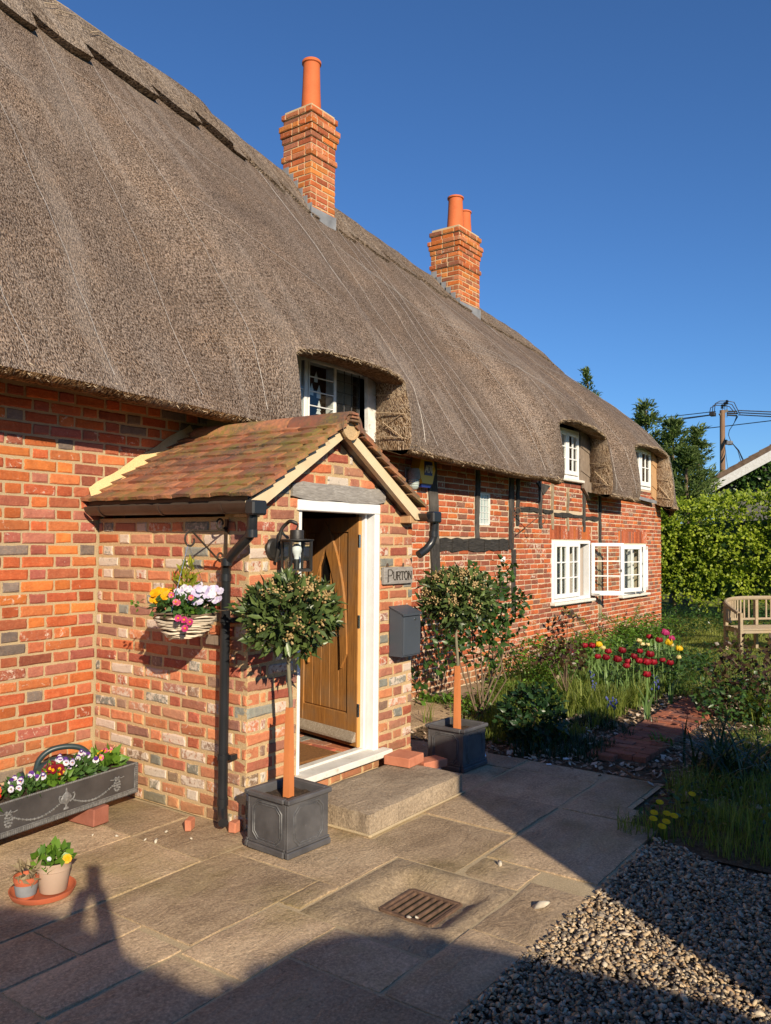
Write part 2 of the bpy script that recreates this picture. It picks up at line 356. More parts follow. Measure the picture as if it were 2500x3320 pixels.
MT['rust'] = simple('rusty_iron', [(.3, (.07, .042, .028)), (.6, (.15, .09, .058)), (.8, (.24, .13, .08))], 22, rough=.8, bump=.5, bscale=70)
MT['terracotta'] = simple('terracotta_pot', [(.3, (.50, .115, .035)), (.7, (.60, .155, .05))], 4, rough=.75, bump=.15, blotch=((.42, .16, .09), 5, .64))
MT['saucer'] = simple('saucer_terracotta', [(.3, (.42, .10, .045)), (.7, (.50, .135, .065))], 6, rough=.4, spec=.5, bump=.05)
MT['beigepot'] = simple('taupe_plastic', [(.3, (.42, .30, .22)), (.7, (.47, .345, .26))], 5, rough=.5, bump=.05)
MT['leadbox'] = simple('faux_lead_planter', [(.3, (.052, .050, .052)), (.7, (.105, .101, .103))], 7, rough=.55, spec=.5, bump=.25, bscale=120, bdist=.002, blotch=((.20, .195, .195), 26, .66))
MT['trough'] = simple('dark_lead_trough', [(.3, (.04, .036, .035)), (.7, (.078, .071, .069))], 7, rough=.55, spec=.5, bump=.25, bscale=120, bdist=.002, blotch=((.13, .125, .12), 26, .66))
MT['leadmould'] = simple('lead_moulding', [(.3, (.055, .055, .06)), (.7, (.12, .118, .12))], 30, rough=.5, spec=.5, bump=.3)
MT['leadorn'] = simple('rubbed_lead_relief', [(.3, (.09, .087, .085)), (.7, (.24, .235, .23))], 60, rough=.5, spec=.5, bump=.3)
MT['mail'] = simple('slate_blue_steel', [(.3, (.052, .062, .078)), (.7, (.066, .078, .096))], 3, rough=.45, spec=.5, bump=.1, bscale=300, bdist=.0006)
MT['chrome'] = simple('chrome', [(0, (.6, .6, .6)), (1, (.7, .7, .7))], rough=.2, metal=1, bump=0)
MT['stake'] = simple('orange_stake', [(.3, (.44, .145, .045)), (.7, (.52, .18, .06))], 5, rough=.55, bump=.05)
MT['can'] = simple('watering_can_plastic', [(.3, (.018, .034, .038)), (.7, (.028, .048, .052))], 4, rough=.4, spec=.5, bump=.05)
MT['soil'] = simple('soil', [(.3, (.035, .022, .014)), (.7, (.10, .065, .04))], 60, rough=1, bump=1, bscale=90, bdist=.02)
MT['bark'] = simple('bark', [(.3, (.13, .12, .075)), (.7, (.26, .23, .15))], 25, rough=.9, bump=.6, stretch=(3, 3, .6))
MT['twig'] = simple('twig', [(.3, (.10, .07, .045)), (.7, (.20, .14, .09))], 30, rough=.9, bump=.4)
MT['yellow'] = simple('alarm_yellow', [(0, (.70, .40, .01)), (1, (.74, .43, .015))], rough=.35, spec=.5, bump=0)
MT['blue'] = simple('alarm_blue', [(0, (.01, .02, .14)), (1, (.012, .025, .17))], rough=.35, spec=.5, bump=0)
MT['lettering'] = simple('carved_letter', [(0, (.035, .028, .022)), (1, (.06, .05, .04))], rough=.8, bump=0)
MT['coir'] = simple('coir_mat', [(.3, (.20, .085, .025)), (.7, (.36, .17, .055))], 90, rough=1, bump=1, bscale=220, bdist=.012)
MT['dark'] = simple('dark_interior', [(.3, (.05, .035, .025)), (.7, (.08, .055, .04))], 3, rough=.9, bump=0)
MT['plaster'] = simple('interior_plaster', [(.3, (.62, .52, .44)), (.7, (.68, .58, .49))], 3, rough=.9, bump=0)
MT['fabric'] = simple('curtain', [(.3, (.55, .53, .50)), (.7, (.66, .64, .60))], 6, rough=.9, bump=0, stretch=(30, 30, 1))
MT['greyrefl'] = simple('grey_pane_reflection', [(.3, (.20, .20, .18)), (.7, (.34, .34, .31))], 5, rough=.9, bump=0)
MT['decal'] = simple('white_window_sticker', [(0, (.62, .62, .60)), (1, (.7, .7, .68))], rough=.6, bump=0)
def glassmat(name, tint=(.9, .95, .95), refl=.12, rough=.02):
    g = G(name); gl = g.n('ShaderNodeBsdfGlossy'); gl.inputs['Roughness'].default_value = rough; gl.inputs['Color'].default_value = (1, 1, 1, 1)
    tr = g.n('ShaderNodeBsdfTransparent'); tr.inputs[0].default_value = (*tint, 1)
    fr = g.n('ShaderNodeFresnel'); fr.inputs[0].default_value = 1.45
    x = g.n('ShaderNodeMixShader'); g.set(x.inputs[0], g.ma('ADD', fr.outputs[0], refl*.3, True)); g.t.links.new(tr.outputs[0], x.inputs[1]); g.t.links.new(gl.outputs[0], x.inputs[2])
    g.t.links.new(x.outputs[0], g.t.nodes['Material Output'].inputs[0]); return g.m
MT['glass'] = glassmat('window_glass')
MT['glass_old'] = simple('obscured_green_glass', [(.3, (.30, .37, .34)), (.7, (.44, .50, .47))], 9, rough=.12, spec=.6, bump=.3, bscale=12, bdist=.004)
MT['glass_dark'] = simple('dark_door_glass', [(0, (.006, .006, .006)), (1, (.012, .011, .01))], rough=.08, spec=.5, bump=0)
def tilemat(name, attr=False):
    g = G(name, .85, .25); r = g.rnd(attr); co = g.coord('Object', None, g.ma('MULTIPLY', r, 41.0)); wc = g.n('ShaderNodeNewGeometry').outputs['Position']
    col = g.ramp(r, [(0, (.44, .155, .075)), (.2, (.34, .12, .065)), (.4, (.50, .20, .10)), (.6, (.27, .10, .06)), (.8, (.42, .165, .085))], True)
    col = g.mix(g.ma('MULTIPLY', g.ramp(g.noise(co, 18, 7, .65), [(.42, 0), (.66, 1)]), .65), col, (.13, .085, .065))
    r2 = g.ma('FRACT', g.ma('MULTIPLY', r, 5.7))
    col = g.mix(g.ma('MULTIPLY', g.ramp(g.noise(wc, 2.6, 7, .7), [(.43, 0), (.57, 1)]), g.ramp(g.noise(co, 16, 6, .7), [(.38, .15), (.6, .9)])), col, (.21, .18, .045))
    col = g.mix(g.ma('MULTIPLY', g.ramp(g.noise(wc, 3.4, 7, .7, .5), [(.48, 0), (.60, 1)]), g.ramp(g.noise(co, 40, 6, .75), [(.40, .1), (.6, .85)])), col, (.085, .075, .06))
    col = g.mix(g.ramp(g.noise(co, 60, 5, .8), [(.62, 0), (.74, .7)]), col, (.34, .30, .22))
    return g.done(col, g.bump(g.noise(co, 45, 7, .7), .6, .006))
MT['tile'] = tilemat('clay_tile'); MT['tile_a'] = tilemat('clay_tile_joined', True)
MT['slate_roof'] = simple('old_tile_roof', [(.3, (.10, .065, .045)), (.7, (.22, .15, .10))], 5, rough=.9, bump=.5, blotch=((.30, .28, .15), 6, .62))

# ------------------------------------------------------------------ brick making
BM_CACHE = {}
def brick_mesh(L, H, D, k):
    key = (round(L, 3), round(H, 3), round(D, 3), k)
    if key in BM_CACHE: return BM_CACHE[key]
    r = random.Random(hash(key) & 0xffff); x, z = L/2, H/2
    ring = [(-x, -z), (0, -z), (x, -z), (x, 0), (x, z), (0, z), (-x, z), (-x, 0)]
    ch = .007; o1 = []; o2 = []; o3 = []
    for i, (a, b) in enumerate(ring):
        j = .0028; a2, b2 = a+r.uniform(-j, j), b+r.uniform(-j, j)
        if i % 2 == 0: a2 *= 1-.012*r.random(); b2 *= 1-.05*r.random()
        o2.append((a2, ch+r.uniform(-.001, .001), b2))
        s = .82 if i % 2 == 0 else 1
        o1.append((a2-math.copysign(ch, a)*(a != 0)*r.uniform(.8, 2.4), r.uniform(-.0012, .0015), b2-math.copysign(ch, b)*(b != 0)*r.uniform(.7, 1.9)))
        o3.append((a, D, b))
    V = o1+o2+o3; F = [tuple(range(8))]
    for i in range(8):
        j = (i+1) % 8; F += [(8+i, 8+j, j, i), (16+i, 16+j, 8+j, 8+i)]
    BM_CACHE[key] = (V, F); return V, F
BMESH = {}
def brick_me(L, H, D, k, mat):
    key = (L, H, D, k, mat.name)
    if key not in BMESH:
        V, F = brick_mesh(L, H, D, k); me = bpy.data.meshes.new('brick'); me.from_pydata(V, [], F); me.materials.append(mat); ea = me.attributes.new('ed', 'FLOAT', 'POINT'); ea.data.foreach_set('value', np.array([0.]*8+[1.]*8+[.15]*8, dtype=np.float32)); BMESH[key] = me
    return BMESH[key]
ROTZ = {'y': 0.0, 'x': -math.pi/2}
def brick_place(items, parent, mat, mat_a, H, D=.095, keep=300, name='brick', joined=None):
    """items: (axis, plane, u, z, len[, proud]); the nearest `keep` become parts, the rest one joined part"""
    def pos(it):
        a, pl, u, z = it[:4]; pr = it[5] if len(it) > 5 else 0
        return Vector((u, pl-pr, z)) if a == 'y' else Vector((pl-pr, u, z))
    items = sorted(items, key=lambda it: (pos(it)-Vector(CAM)).length - .6*it[4])
    for it in items[:keep]:
        L = min((.215, .16, .103, .06), key=lambda q: abs(q-it[4])); k = rng.randrange(5)
        link(name, brick_me(L, H, D, k, mat), None, parent, pos(it), (rng.uniform(-.006, .006), rng.uniform(-.006, .006), ROTZ[it[0]]), (it[4]/L, 1, 1))
    if len(items) > keep:
        mb = MB(); mb.e = []
        for it in items[keep:]:
            V, F = brick_mesh(.215, H, D, rng.randrange(5)); s = it[4]/.215; p = pos(it); M = Matrix.Rotation(ROTZ[it[0]], 3, 'Z'); pr = rng.uniform(-.002, .002)
            mb.add([M @ Vector((a*s, b+pr, c))+p for a, b, c in V], F); mb.e += [0.]*8+[1.]*8+[.15]*8
        o = mb.ob(name if joined is None else joined, mat_a, parent); tag(o, kind='stuff')
def lay(u0, u1, z0, z1, ch, j, SL, HL, holes=(), umask=None, bond='flemish', seed=1):
    r = random.Random(seed); out = []; row = 0; z = z0
    while z+ch*.6 < z1:
        zc = z+(ch-j)/2+j/2; a0, a1 = (u0, u1) if umask is None else umask(zc)
        segs = [(max(u0, a0), min(u1, a1))]
        for (ha, hb, hz0, hz1) in holes:
            if hz1 > z+ch*.35 and hz0 < z+ch*.65:
                segs = [s for q in segs for s in ((q[0], min(q[1], ha)), (max(q[0], hb), q[1])) if s[1]-s[0] > .025]
        if bond == 'flemish':
            per = SL+HL+2*j; st = u0-(0 if row % 2 == 0 else per/2+.0)-per; cuts = []; u = st; kf = row % 2
            while u < u1+per: cuts.append((u, SL)); cuts.append((u+SL+j, HL)); u += per
        else:
            u = u0-r.random()*SL; cuts = []
            while u < u1:
                L = SL*r.uniform(.94, 1.04) if r.random() < bond else HL*r.uniform(.95, 1.05)
                cuts.append((u, L)); u += L+j
        for (a, b) in segs:
            for (u, L) in cuts:
                p, q = max(u, a+j*.4), min(u+L, b-j*.4)
                if q-p > .022: out.append(((p+q)/2, zc+r.uniform(-.0015, .0015), q-p))
        z += ch; row += 1
    return out
# ------------------------------------------------------------------ cottage
WY = 4.76; PY = 3.34; PX0, PX1 = 3.30, 4.96; XEND = 15.33; RY = 7.2
cottage = emp('cottage', (9, 5.5, 0), 'long old red brick cottage with a grey-brown thatched roof and two chimneys', 'cottage')
def wall_cells(mb, x0, x1, z0, z1, holes, y0, y1):
    xs = sorted({x0, x1, *[h[0] for h in holes], *[h[1] for h in holes]}); zs = sorted({z0, z1, *[h[2] for h in holes], *[h[3] for h in holes]})
    xs = [x for x in xs if x0 <= x <= x1]; zs = [z for z in zs if z0 <= z <= z1]
    for a, b in zip(xs, xs[1:]):
        for c, d in zip(zs, zs[1:]):
            mx, mz = (a+b)/2, (c+d)/2
            if any(h[0] < mx < h[1] and h[2] < mz < h[3] for h in holes): continue
            mb.box((mx, (y0+y1)/2, mz), (b-a, y1-y0, d-c))
W1 = (10.49, 11.86, .80, 1.66); W2 = (13.14, 14.42, .77, 1.61); W3 = (8.45, 8.74, 1.83, 2.21)
D1W = (5.28, 6.42, 2.62, 3.27); D2W = (10.55, 11.46, 2.55, 3.27); D3W = (13.55, 14.74, 2.58, 3.32)
mb = MB(); mb.box((1.73, WY+.16, 1.32), (6.46, .306, 2.64)); wl = mb.ob('wall', MT['mortar_house'], cottage)
mb = MB(); wall_cells(mb, PX1, XEND, -.05, 2.62, [W1, W2, W3], WY+.008, WY+.31); wr = mb.ob('wall', MT['mortar_far'], cottage)
mb = MB()
for (a, b, yy, z0, z1) in ((XEND-.3, XEND, 0, -.05, 2.6),):
    mb.box(((a+b)/2, WY+.312+2.2, 1.3), (.3, 4.4, 2.7))
mb.prism([(XEND-.04, WY+.4, 2.6), (XEND-.04, 9.0, 2.6), (XEND-.04, RY, 5.0)], (-.2, 0, 0)); mb.box((8, 9.45, 1.3), (14.6, .3, 2.7)); mb.ob('wall', MT['mortar_far'], cottage)
mb = MB(); mb.box((9, 7.0, 2.66), (12.6, 4.4, .04)); mb.ob('upper_floor', MT['dark'], cottage)
mb = MB(); mb.box((9.9, 6.3, 1.3), (10, .05, 2.6)); mb.box((9.9, 5.65, -.01), (10, 1.2, .03)); mb.ob('room_wall', MT['plaster'], cottage)
# timbers --------------------------------------------------------------
holes = [W1, W2, W3]; TIMB = []
def post(px_t, py_t, px_b, py_b, w, mat='timber', proud=.012, nm='post'):
    a, b = P(px_t, py_t, 1, WY), P(px_b, py_b, 1, WY); mb = MB(); n = 9
    L, Rr = [], []
    for i in range(n):
        t = i/(n-1); c = a+(b-a)*t; ww = w/2*(1+rng.uniform(-.13, .13)); dx = rng.uniform(-.012, .012)
        L.append((c[0]-ww+dx, c[2])); Rr.append((c[0]+ww+dx, c[2]))
    for i in range(n-1):
        y0 = WY-proud; y1 = WY+.03
        q = [(L[i][0], L[i][1]), (Rr[i][0], Rr[i][1]), (Rr[i+1][0], Rr[i+1][1]), (L[i+1][0], L[i+1][1])]
        vs = [(x, y0+rng.uniform(-.003, .003), z) for x, z in q]+[(x, y1, z) for x, z in q]
        mb.add(vs, [(0, 3, 2, 1), (0, 1, 5, 4), (1, 2, 6, 5), (2, 3, 7, 6), (3, 0, 4, 7)])
        holes.append((min(q[0][0], q[3][0])-.008, max(q[1][0], q[2][0])+.008, min(q[3][1], q[2][1]), q[0][1]))
    return mb.ob(nm, MT[mat], cottage)
post(1400, 1462, 1412, 1895, .165)
post(1406, 1896, 1408, 1968, .10, 'timber_lt', .02)
post(1549, 1505, 1547, 1746, .085)
post(1658, 1530, 1658, 1780, .115); post(1664, 1781, 1666, 1990, .09)
post(1680, 1545, 1678, 1704, .07); post(1752, 1560, 1752, 1712, .075)
post(1791, 1568, 1791, 1716, .06, 'timber_lt'); post(1842, 1580, 1840, 1722, .055, 'timber_lt'); post(1893, 1598, 1893, 1724, .085); post(1945, 1598, 1945, 1762, .085); post(1945, 1765, 1945, 2010, .08, 'timber_lt')
def rail(xa, xb, z0, z1, mat='timber_h', proud=.016):
    mb = MB(); n = max(3, int((xb-xa)/.12)); zt = [z1+rng.uniform(-.012, .012) for _ in range(n+1)]; zb = [z0+rng.uniform(-.012, .012) for _ in range(n+1)]
    for i in range(n):
        a, b = xa+(xb-xa)*i/n, xa+(xb-xa)*(i+1)/n
        q = [(a, zb[i]), (b, zb[i+1]), (b, zt[i+1]), (a, zt[i])]
        vs = [(x, WY-proud+.006*math.sin(i*2.1), z) for x, z in q]+[(x, WY+.03, z) for x, z in q]
        mb.add(vs, [(0, 1, 2, 3), (0, 4, 5, 1), (1, 5, 6, 2), (2, 6, 7, 3), (3, 7, 4, 0)])
    holes.append((xa, xb, z0+.01, z1-.005)); return mb.ob('rail', MT[mat], cottage)
rail(7.58, 9.18, 1.525, 1.665); rail(9.48, 10.06, 2.03, 2.085); rail(10.2, 10.5, 2.03, 2.08); rail(10.58, 11.6, 1.99, 2.045); rail(11.7, 12.2, 1.97, 2.03); rail(8.8, 9.2, 1.0, 1.09)
mb = MB(); mb.prism([(10.0, WY-.02, 2.43), (10.42, WY-.02, 2.41), (10.2, WY-.02, 2.27)], (0, .05, 0)); mb.ob('bracket', MT['timber'], cottage)
# bricks -----------------------------------------------------------------
items = [('y', WY, u, z, L, rng.uniform(-.002, .003)) for u, z, L in lay(1.55, 4.25, .0, 2.6, .0757, .012, .218, .106, (), lambda z: (1.55, PX0 if z < 1.75 else min(4.25, PX0+(z-1.75)/.66-.02+.1)), seed=3)]
brick_place(items, wl, MT['b_house'], MT['b_house_a'], .0645, keep=205)
soldier = []
def arch_row(x0, x1, z0):
    x = x0
    while x < x1-.05: soldier.append((x+.03, z0+.1)); x += .074
    holes.append((x0-.01, x1+.01, z0, z0+.19))
arch_row(10.45, 11.95, 1.675); arch_row(13.1, 14.5, 1.63)
far = []
hA = [h for h in holes]
for (a, b, z0, z1, bd, sd_) in ((PX1, 7.3, 0, 2.56, .62, 5), (7.3, 9.3, 0, 2.56, .85, 6), (9.3, 12.2, 0, 2.55, .6, 7), (12.2, XEND, 0, 2.55, .55, 8)):
    far += [('y', WY, u, z, L, rng.uniform(-.003, .003)) for u, z, L in lay(a, b, z0, z1, .0672, .0085, .196, .098, hA, None, bd, sd_)]
brick_place(far, wr, MT['b_far'], MT['b_far_a'], .0587, keep=85)
mb = MB()
for x, z in soldier: mb.cbox((x, WY+.04, z), (.06, .085, .196), .004, jit=.0015)
tag(mb.ob('soldier_brick', MT['b_far_a'], wr), kind='stuff')
# right-hand end return bricks
mb = MB(); items = [('x', XEND, u, z, L) for u, z, L in lay(WY, 6.2, 0, 2.5, .0672, .0085, .196, .098, (), None, .6, 4)]
mb = MB(); mb.cbox((9.05, WY-.004, 1.42), (.11, .02, .06), .004); mb.ob('air_brick', MT['white'], cottage)
# ------------------------------------------------------------------ thatch
ZE = [(-1, 2.57), (2.3, 2.551), (4, 2.50), (5.8, 2.485), (7.2, 2.445), (8.6, 2.435), (9.5, 2.43), (10.4, 2.38), (11.9, 2.33), (13.4, 2.32), (15.8, 2.28)]
ZR = [(-1, 6.92), (3, 6.90), (4.4, 6.82), (5.55, 6.75), (6.7, 6.60), (7.5, 6.42), (8.76, 6.29), (9.75, 6.18), (10.8, 6.05), (12.9, 5.87), (14.6, 5.68), (15.8, 5.5)]
YE = [(-1, 4.2), (6, 4.22), (11, 4.32), (15.8, 4.47)]
XR = 15.78
DORM = [dict(a=4.70, b=6.20, zt=3.15, ze=3.06, fo=.85, so=.24, xl=.1), dict(a=9.80, b=11.62, zt=3.23, ze=3.12, fo=.95, so=.30, xl=.1), dict(a=12.95, b=14.95, zt=3.23, ze=3.14, fo=.9, so=.12, xl=.1)]
def hood_z(d, x):
    t = (x-d['a'])/(d['b']-d['a']); t = min(1, max(0, t)); e = max(0, min(1, 4*t*(1-t)))**.5
    return d['ze']+(d['zt']-d['ze'])*e
def skrow(x):
    ze, zr = ip(x, ZE), ip(x, ZR); z = 0; w = 0
    base = ze+.42*0+.70
    best = base
    for d in DORM:
        dist = max(d['a']-x, x-d['b'], 0); k = 1-sst(0, .6, dist)
        if k > 0: best = best+(hood_z(d, x)-best)*k
    return (best-ze)/(zr-ze)
def S(x, s):
    ze, zr, ye = ip(x, ZE), ip(x, ZR), ip(x, YE)
    y = ye+(RY-ye)*s; z = ze+(zr-ze)*s+.10*math.sin(math.pi*min(1, s))*(1-s)
    for d in DORM:
        dist = max(d['a']-x, x-d['b'], 0)
        if dist > d['fo']: continue
        b = 1-sst(0, d['fo'], dist)
        xc = min(max(x, d['a']), d['b']); sk_ = (hood_z(d, xc)-ze)/(zr-ze)
        ybase = ye+(RY-ye)*sk_; amp = (ybase-(ye+.05))
        if s < sk_: g = (s/sk_)**.8
        else: g = .5+.5*math.cos(math.pi*min(1, (s-sk_)/(.93-sk_)))
        if x < d['a']: b = b**1.2
        y -= amp*b*g; z += .05*b*math.sin(math.pi*min(1, max(0, (s-sk_)/(.93-sk_)))) if s > sk_ else 0
    if s > .93: z -= .05*((s-.93)/.07)**2
    if x > XR-.55:  # rounded gable corner
        t = (x-(XR-.55))/.55; y += .22*t*t*(1-s*.6); z -= .10*t*t*t
    v = Vector((x*1.1, y*1.1, z*1.1)); nz = mnoise.noise(v)*.028+mnoise.noise(v*3.1)*.011
    y -= nz*.75; z += nz*.6
    return Vector((x, y, z))
xs = []
x = 1.0
edges = sorted([d['a'] for d in DORM]+[d['b'] for d in DORM])
while x < XR:
    xs.append(x); x += .05 if x < 7 else .06
xs = [x for x in xs if all(abs(x-e) > .02 for e in edges)]+edges+[XR]; xs = sorted(xs)
NL, NU = 14, 74
nx = len(xs); V = []; UV = []; idx = np.zeros((nx, NL+NU+1), dtype=int)
for i, x in enumerate(xs):
    k = skrow(x); ln = 0; pv = None
    for j in range(NL+NU+1):
        s = k*j/NL if j <= NL else k+(1-k)*((j-NL)/NU)
        p = S(x, s); ln += (p-pv).length if pv is not None else 0; pv = p
        idx[i, j] = len(V); V.append(p); UV.append((x, ln))
# uv v measured down from ridge so the courses line up
F = []
def in_d(xm): return any(d['a'] < xm < d['b'] for d in DORM)
for i in range(nx-1):
    xm = (xs[i]+xs[i+1])/2; j0 = NL if in_d(xm) else 0
    for j in range(j0, NL+NU): F.append((idx[i, j], idx[i+1, j], idx[i+1, j+1], idx[i, j+1]))
roof = link('thatched_roof', np_mesh('thatched_roof', V, F, True, uv=UV), MT['thatch'], cottage)
# back slope and closed right end
mb = MB(); ridge = [V[idx[i, NL+NU]] for i in range(0, nx, 8)]+[V[idx[nx-1, NL+NU]]]
o = len(mb.v); back = [Vector((p.x, 10.0, ip(p.x, ZE))) for p in ridge]
mb.add(ridge+back, [(i, len(ridge)+i, len(ridge)+i+1, i+1) for i in range(len(ridge)-1)])
mb.ob('back_slope', MT['thatch_ridge'], roof)
prof = [V[idx[nx-1, j]] for j in range(0, NL+NU+1, 2)]
mb = MB(); pr2 = [Vector((XR-.10, p.y+.03, p.z-.04-.26*min(1, i/14))) for i, p in enumerate(prof)]
mb.add(prof+pr2, [(i, i+1, len(prof)+i+1, len(prof)+i) for i in range(len(prof)-1)])
pb = [Vector((XR, 14.4-p.y, p.z)) for p in prof]; mb.add(pb+[p+Vector((-.1, 0, -.04-.26*min(1, i/14))) for i, p in enumerate(pb)], [(i, i+1, len(prof)+i+1, len(prof)+i) for i in range(len(prof)-1)])
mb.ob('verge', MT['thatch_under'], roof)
# eave underside
def rows_to_mesh(rowsA, name, mat, parent, uvs=None, smooth=True):
    n, m_ = len(rowsA), len(rowsA[0]); VV = [p for r in rowsA for p in r]; uv = []
    for r in rowsA:
        ln = 0; pv = None
        for p in r:
            ln += (p-pv).length if pv is not None else 0; pv = p; uv.append((p.x+p.y*.3, ln))
    if uvs: uv = uvs
    FF = [(i*m_+j, (i+1)*m_+j, (i+1)*m_+j+1, i*m_+j+1) for i in range(n-1) for j in range(m_-1)]
    return link(name, np_mesh(name, VV, FF, smooth, uv=uv), MT[mat], parent)
segs = []; cur = []
for i, x in enumerate(xs):
    cur.append(i)
    if any(abs(x-d['a']) < 1e-6 for d in DORM): segs.append(cur); cur = []
    if any(abs(x-d['b']) < 1e-6 for d in DORM): cur = [i]
segs.append(cur)
for sg in segs:
    rows = []
    for i in sg:
        p = V[idx[i, 0]]; w = WY+.03
        rows.append([p, p+Vector((0, .03, -.035)), p+Vector((0, .10, -.045)), Vector((p.x, (p.y+w)/2, p.z+.01)), Vector((p.x, w, p.z+.075)), Vector((p.x, w+.06, p.z+.08))])
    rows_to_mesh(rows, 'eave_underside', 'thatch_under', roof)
# dormer soffits, cheeks
for d in DORM:
    ia, ib = xs.index(d['a']), xs.index(d['b']); yb = WY+.12
    rows = []
    for i in range(ia, ib+1):
        p = V[idx[i, NL]]; t = (xs[i]-d['a'])/(d['b']-d['a']); xo = d['xl']*(1-t)*0+d['so']*t
        rows.append([p, p+Vector((xo*.08, .03, -.03)), p+Vector((xo*.3, .12, -.035)), Vector((p.x+xo*.7, (p.y+yb)/2+.1, p.z+.03)), Vector((p.x+xo, yb, p.z+.10))])
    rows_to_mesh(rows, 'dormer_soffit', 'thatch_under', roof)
    for i, so_, nm in ((ia, .12, 'left'), (ib, d['so'], 'right')):
        rows = []
        for j in range(NL+1):
            p = V[idx[i, j]]; q = Vector((p.x+so_, yb, p.z+.10*(j/NL)+.10*(1-j/NL)))
            sg_ = -1 if nm == 'right' else 1
            row = []
            for tt in (0, .06, .16, .3, .45, .6, .75, .9, 1.0):
                c = p+(q-p)*tt; bul = math.sin(math.pi*min(1, tt*1.0))*.05*sg_ if tt > 0 else 0
                row.append(c+Vector((bul, -.02*math.sin(math.pi*tt), -(.03*math.sin(math.pi*tt) if j == 0 else 0))))
            rows.append(row)
        uvs = []
        for j in range(NL+1):
            for tt in (0, .06, .16, .3, .45, .6, .75, .9, 1.0): uvs.append((j*.06+tt*.25, tt*.5-j*.02))
        o = rows_to_mesh(rows, 'dormer_cheek', 'thatch_cheek', roof, uvs)
        if nm == 'right':  # hazel rods lashed across the cheek
            mb = MB()
            def cp(tt, jj):
                j0 = int(jj); p = V[idx[i, j0]].lerp(V[idx[i, min(NL, j0+1)]], jj-j0); q = Vector((p.x+so_, yb, p.z+.1)); c = p+(q-p)*tt
                return c+Vector((-.05*math.sin(math.pi*tt)-.016, -.02*math.sin(math.pi*tt), 0))
            for A, B in (((.10, 2), (.92, 2)), ((.10, 7), (.92, 7)), ((.15, 7), (.88, 2)), ((.15, 2), (.6, 5)), ((.35, 11), (.9, 11))):
                pts = [cp(A[0]+(B[0]-A[0])*q/5, A[1]+(B[1]-A[1])*q/5) for q in range(6)]
                mb.tube(pts, .0048, 5)
            mb.ob('hazel_rod', MT['straw'], roof, True)
# ridge cap with stepped lower edge
per = [2.5, 3.2, 3.85, 4.4, 5.15, 5.7, 6.4, 7.05, 7.7, 8.45, 9.2, 9.95, 10.7, 11.45, 12.2, 12.95, 13.7, 14.45, 15.2, 16]
for a, b in zip([1.2]+per, per):
    b = min(b, XR)
    n = 14; rows = []
    for q in range(n+1):
        x = a+(b-a)*q/n; t = q/n
        s0 = .86-.05*math.sin(math.pi*.5*t)
        row = []
        for w in range(9):
            s = s0+(1.0-s0)*w/8; p = S(x, s); e = .002; tx = S(x+.02, s)-p; ts = S(x, max(0, s-.02)); ts = p-ts
            nrm = tx.cross(ts).normalized()
            if nrm.z < 0: nrm = -nrm
            row.append(p+nrm*((.08 if x < 6.2 else .035)+.012*mnoise.noise(Vector((x*2, s*9, 3)))))
        p = S(x, 1.0); row += [p+Vector((0, .10, .06)), p+Vector((0, .30, -.10)), p+Vector((0, .9, -1.1))]
        rows.append(row)
    cap = rows_to_mesh(rows, 'ridge_cap', 'thatch_ridge', roof)
    rows_to_mesh([[r_[0], S(a+(b-a)*q_/n, .86-.05*math.sin(math.pi*.5*q_/n)+(.012 if a < 6 else .0))+Vector((0, .02, -.012))] for q_, r_ in enumerate(rows)], 'cap_edge', 'thatch_ridge', roof, None, False)
    r_ = rows[-1]; mbx = MB(); mbx.add([r_[0], r_[2], r_[4], S(b-.001, .86)], [(0, 1, 2, 3)]); mbx.ob('cap_edge', MT['thatch_under'], roof)
    mb = MB()
    for s_ in (.955,):
        pts = []
        for q in range(7):
            x = a+(b-a)*q/6; p = S(x, s_); pts.append(p+Vector((0, -.09, .078)))
        mb.tube(pts, .006, 4)
    for q in range(3):
        x = rng.uniform(a, b); mb.tube([S(x, .91)+Vector((0, -.09, .075)), S(min(XR, x+rng.uniform(.1, .4)), .93+rng.uniform(0, .03))+Vector((0, -.09, .075))], .005, 4)
    if a < 4.6: mb.ob('hazel_rod', MT['straw'], roof)
# wire netting seams lying on the thatch
for q, x0 in enumerate([1.75, 2.5, 3.05, 3.75, 4.35, 6.45, 6.75, 7.45, 7.9, 8.35, 8.65, 9.3, 9.95, 11.8, 12.2, 12.75, 15.0]):
    pts = []; dx = rng.uniform(-.25, .25)
    for j in range(40):
        s = .02+.80*j/39; x = x0+dx*(j/39)+.012*mnoise.noise(Vector((j*.35, q, 0))); x = min(XR-.05, x)
        if in_d(x) and s < skrow(x)+.01: continue
        pts.append(S(x, s)+Vector((0, -.010, .008)))
    MB().tube(pts, .0013, 4, False).ob('net_wire', MT['wire'], roof)
for q in range(12):
    pts = []; x0 = rng.uniform(1.2, 12.5); s0 = rng.uniform(.45, .78); L = rng.uniform(1.0, 2.4)
    for j in range(30):
        x = x0+L*j/29; s = s0-.16*j/29+.006*mnoise.noise(Vector((j*.3, q, 4))); pts.append(S(min(XR, x), s)+Vector((0, -.009, .007)))
    MB().tube(pts, .0011, 4, False).ob('net_wire', MT['wire'], roof)
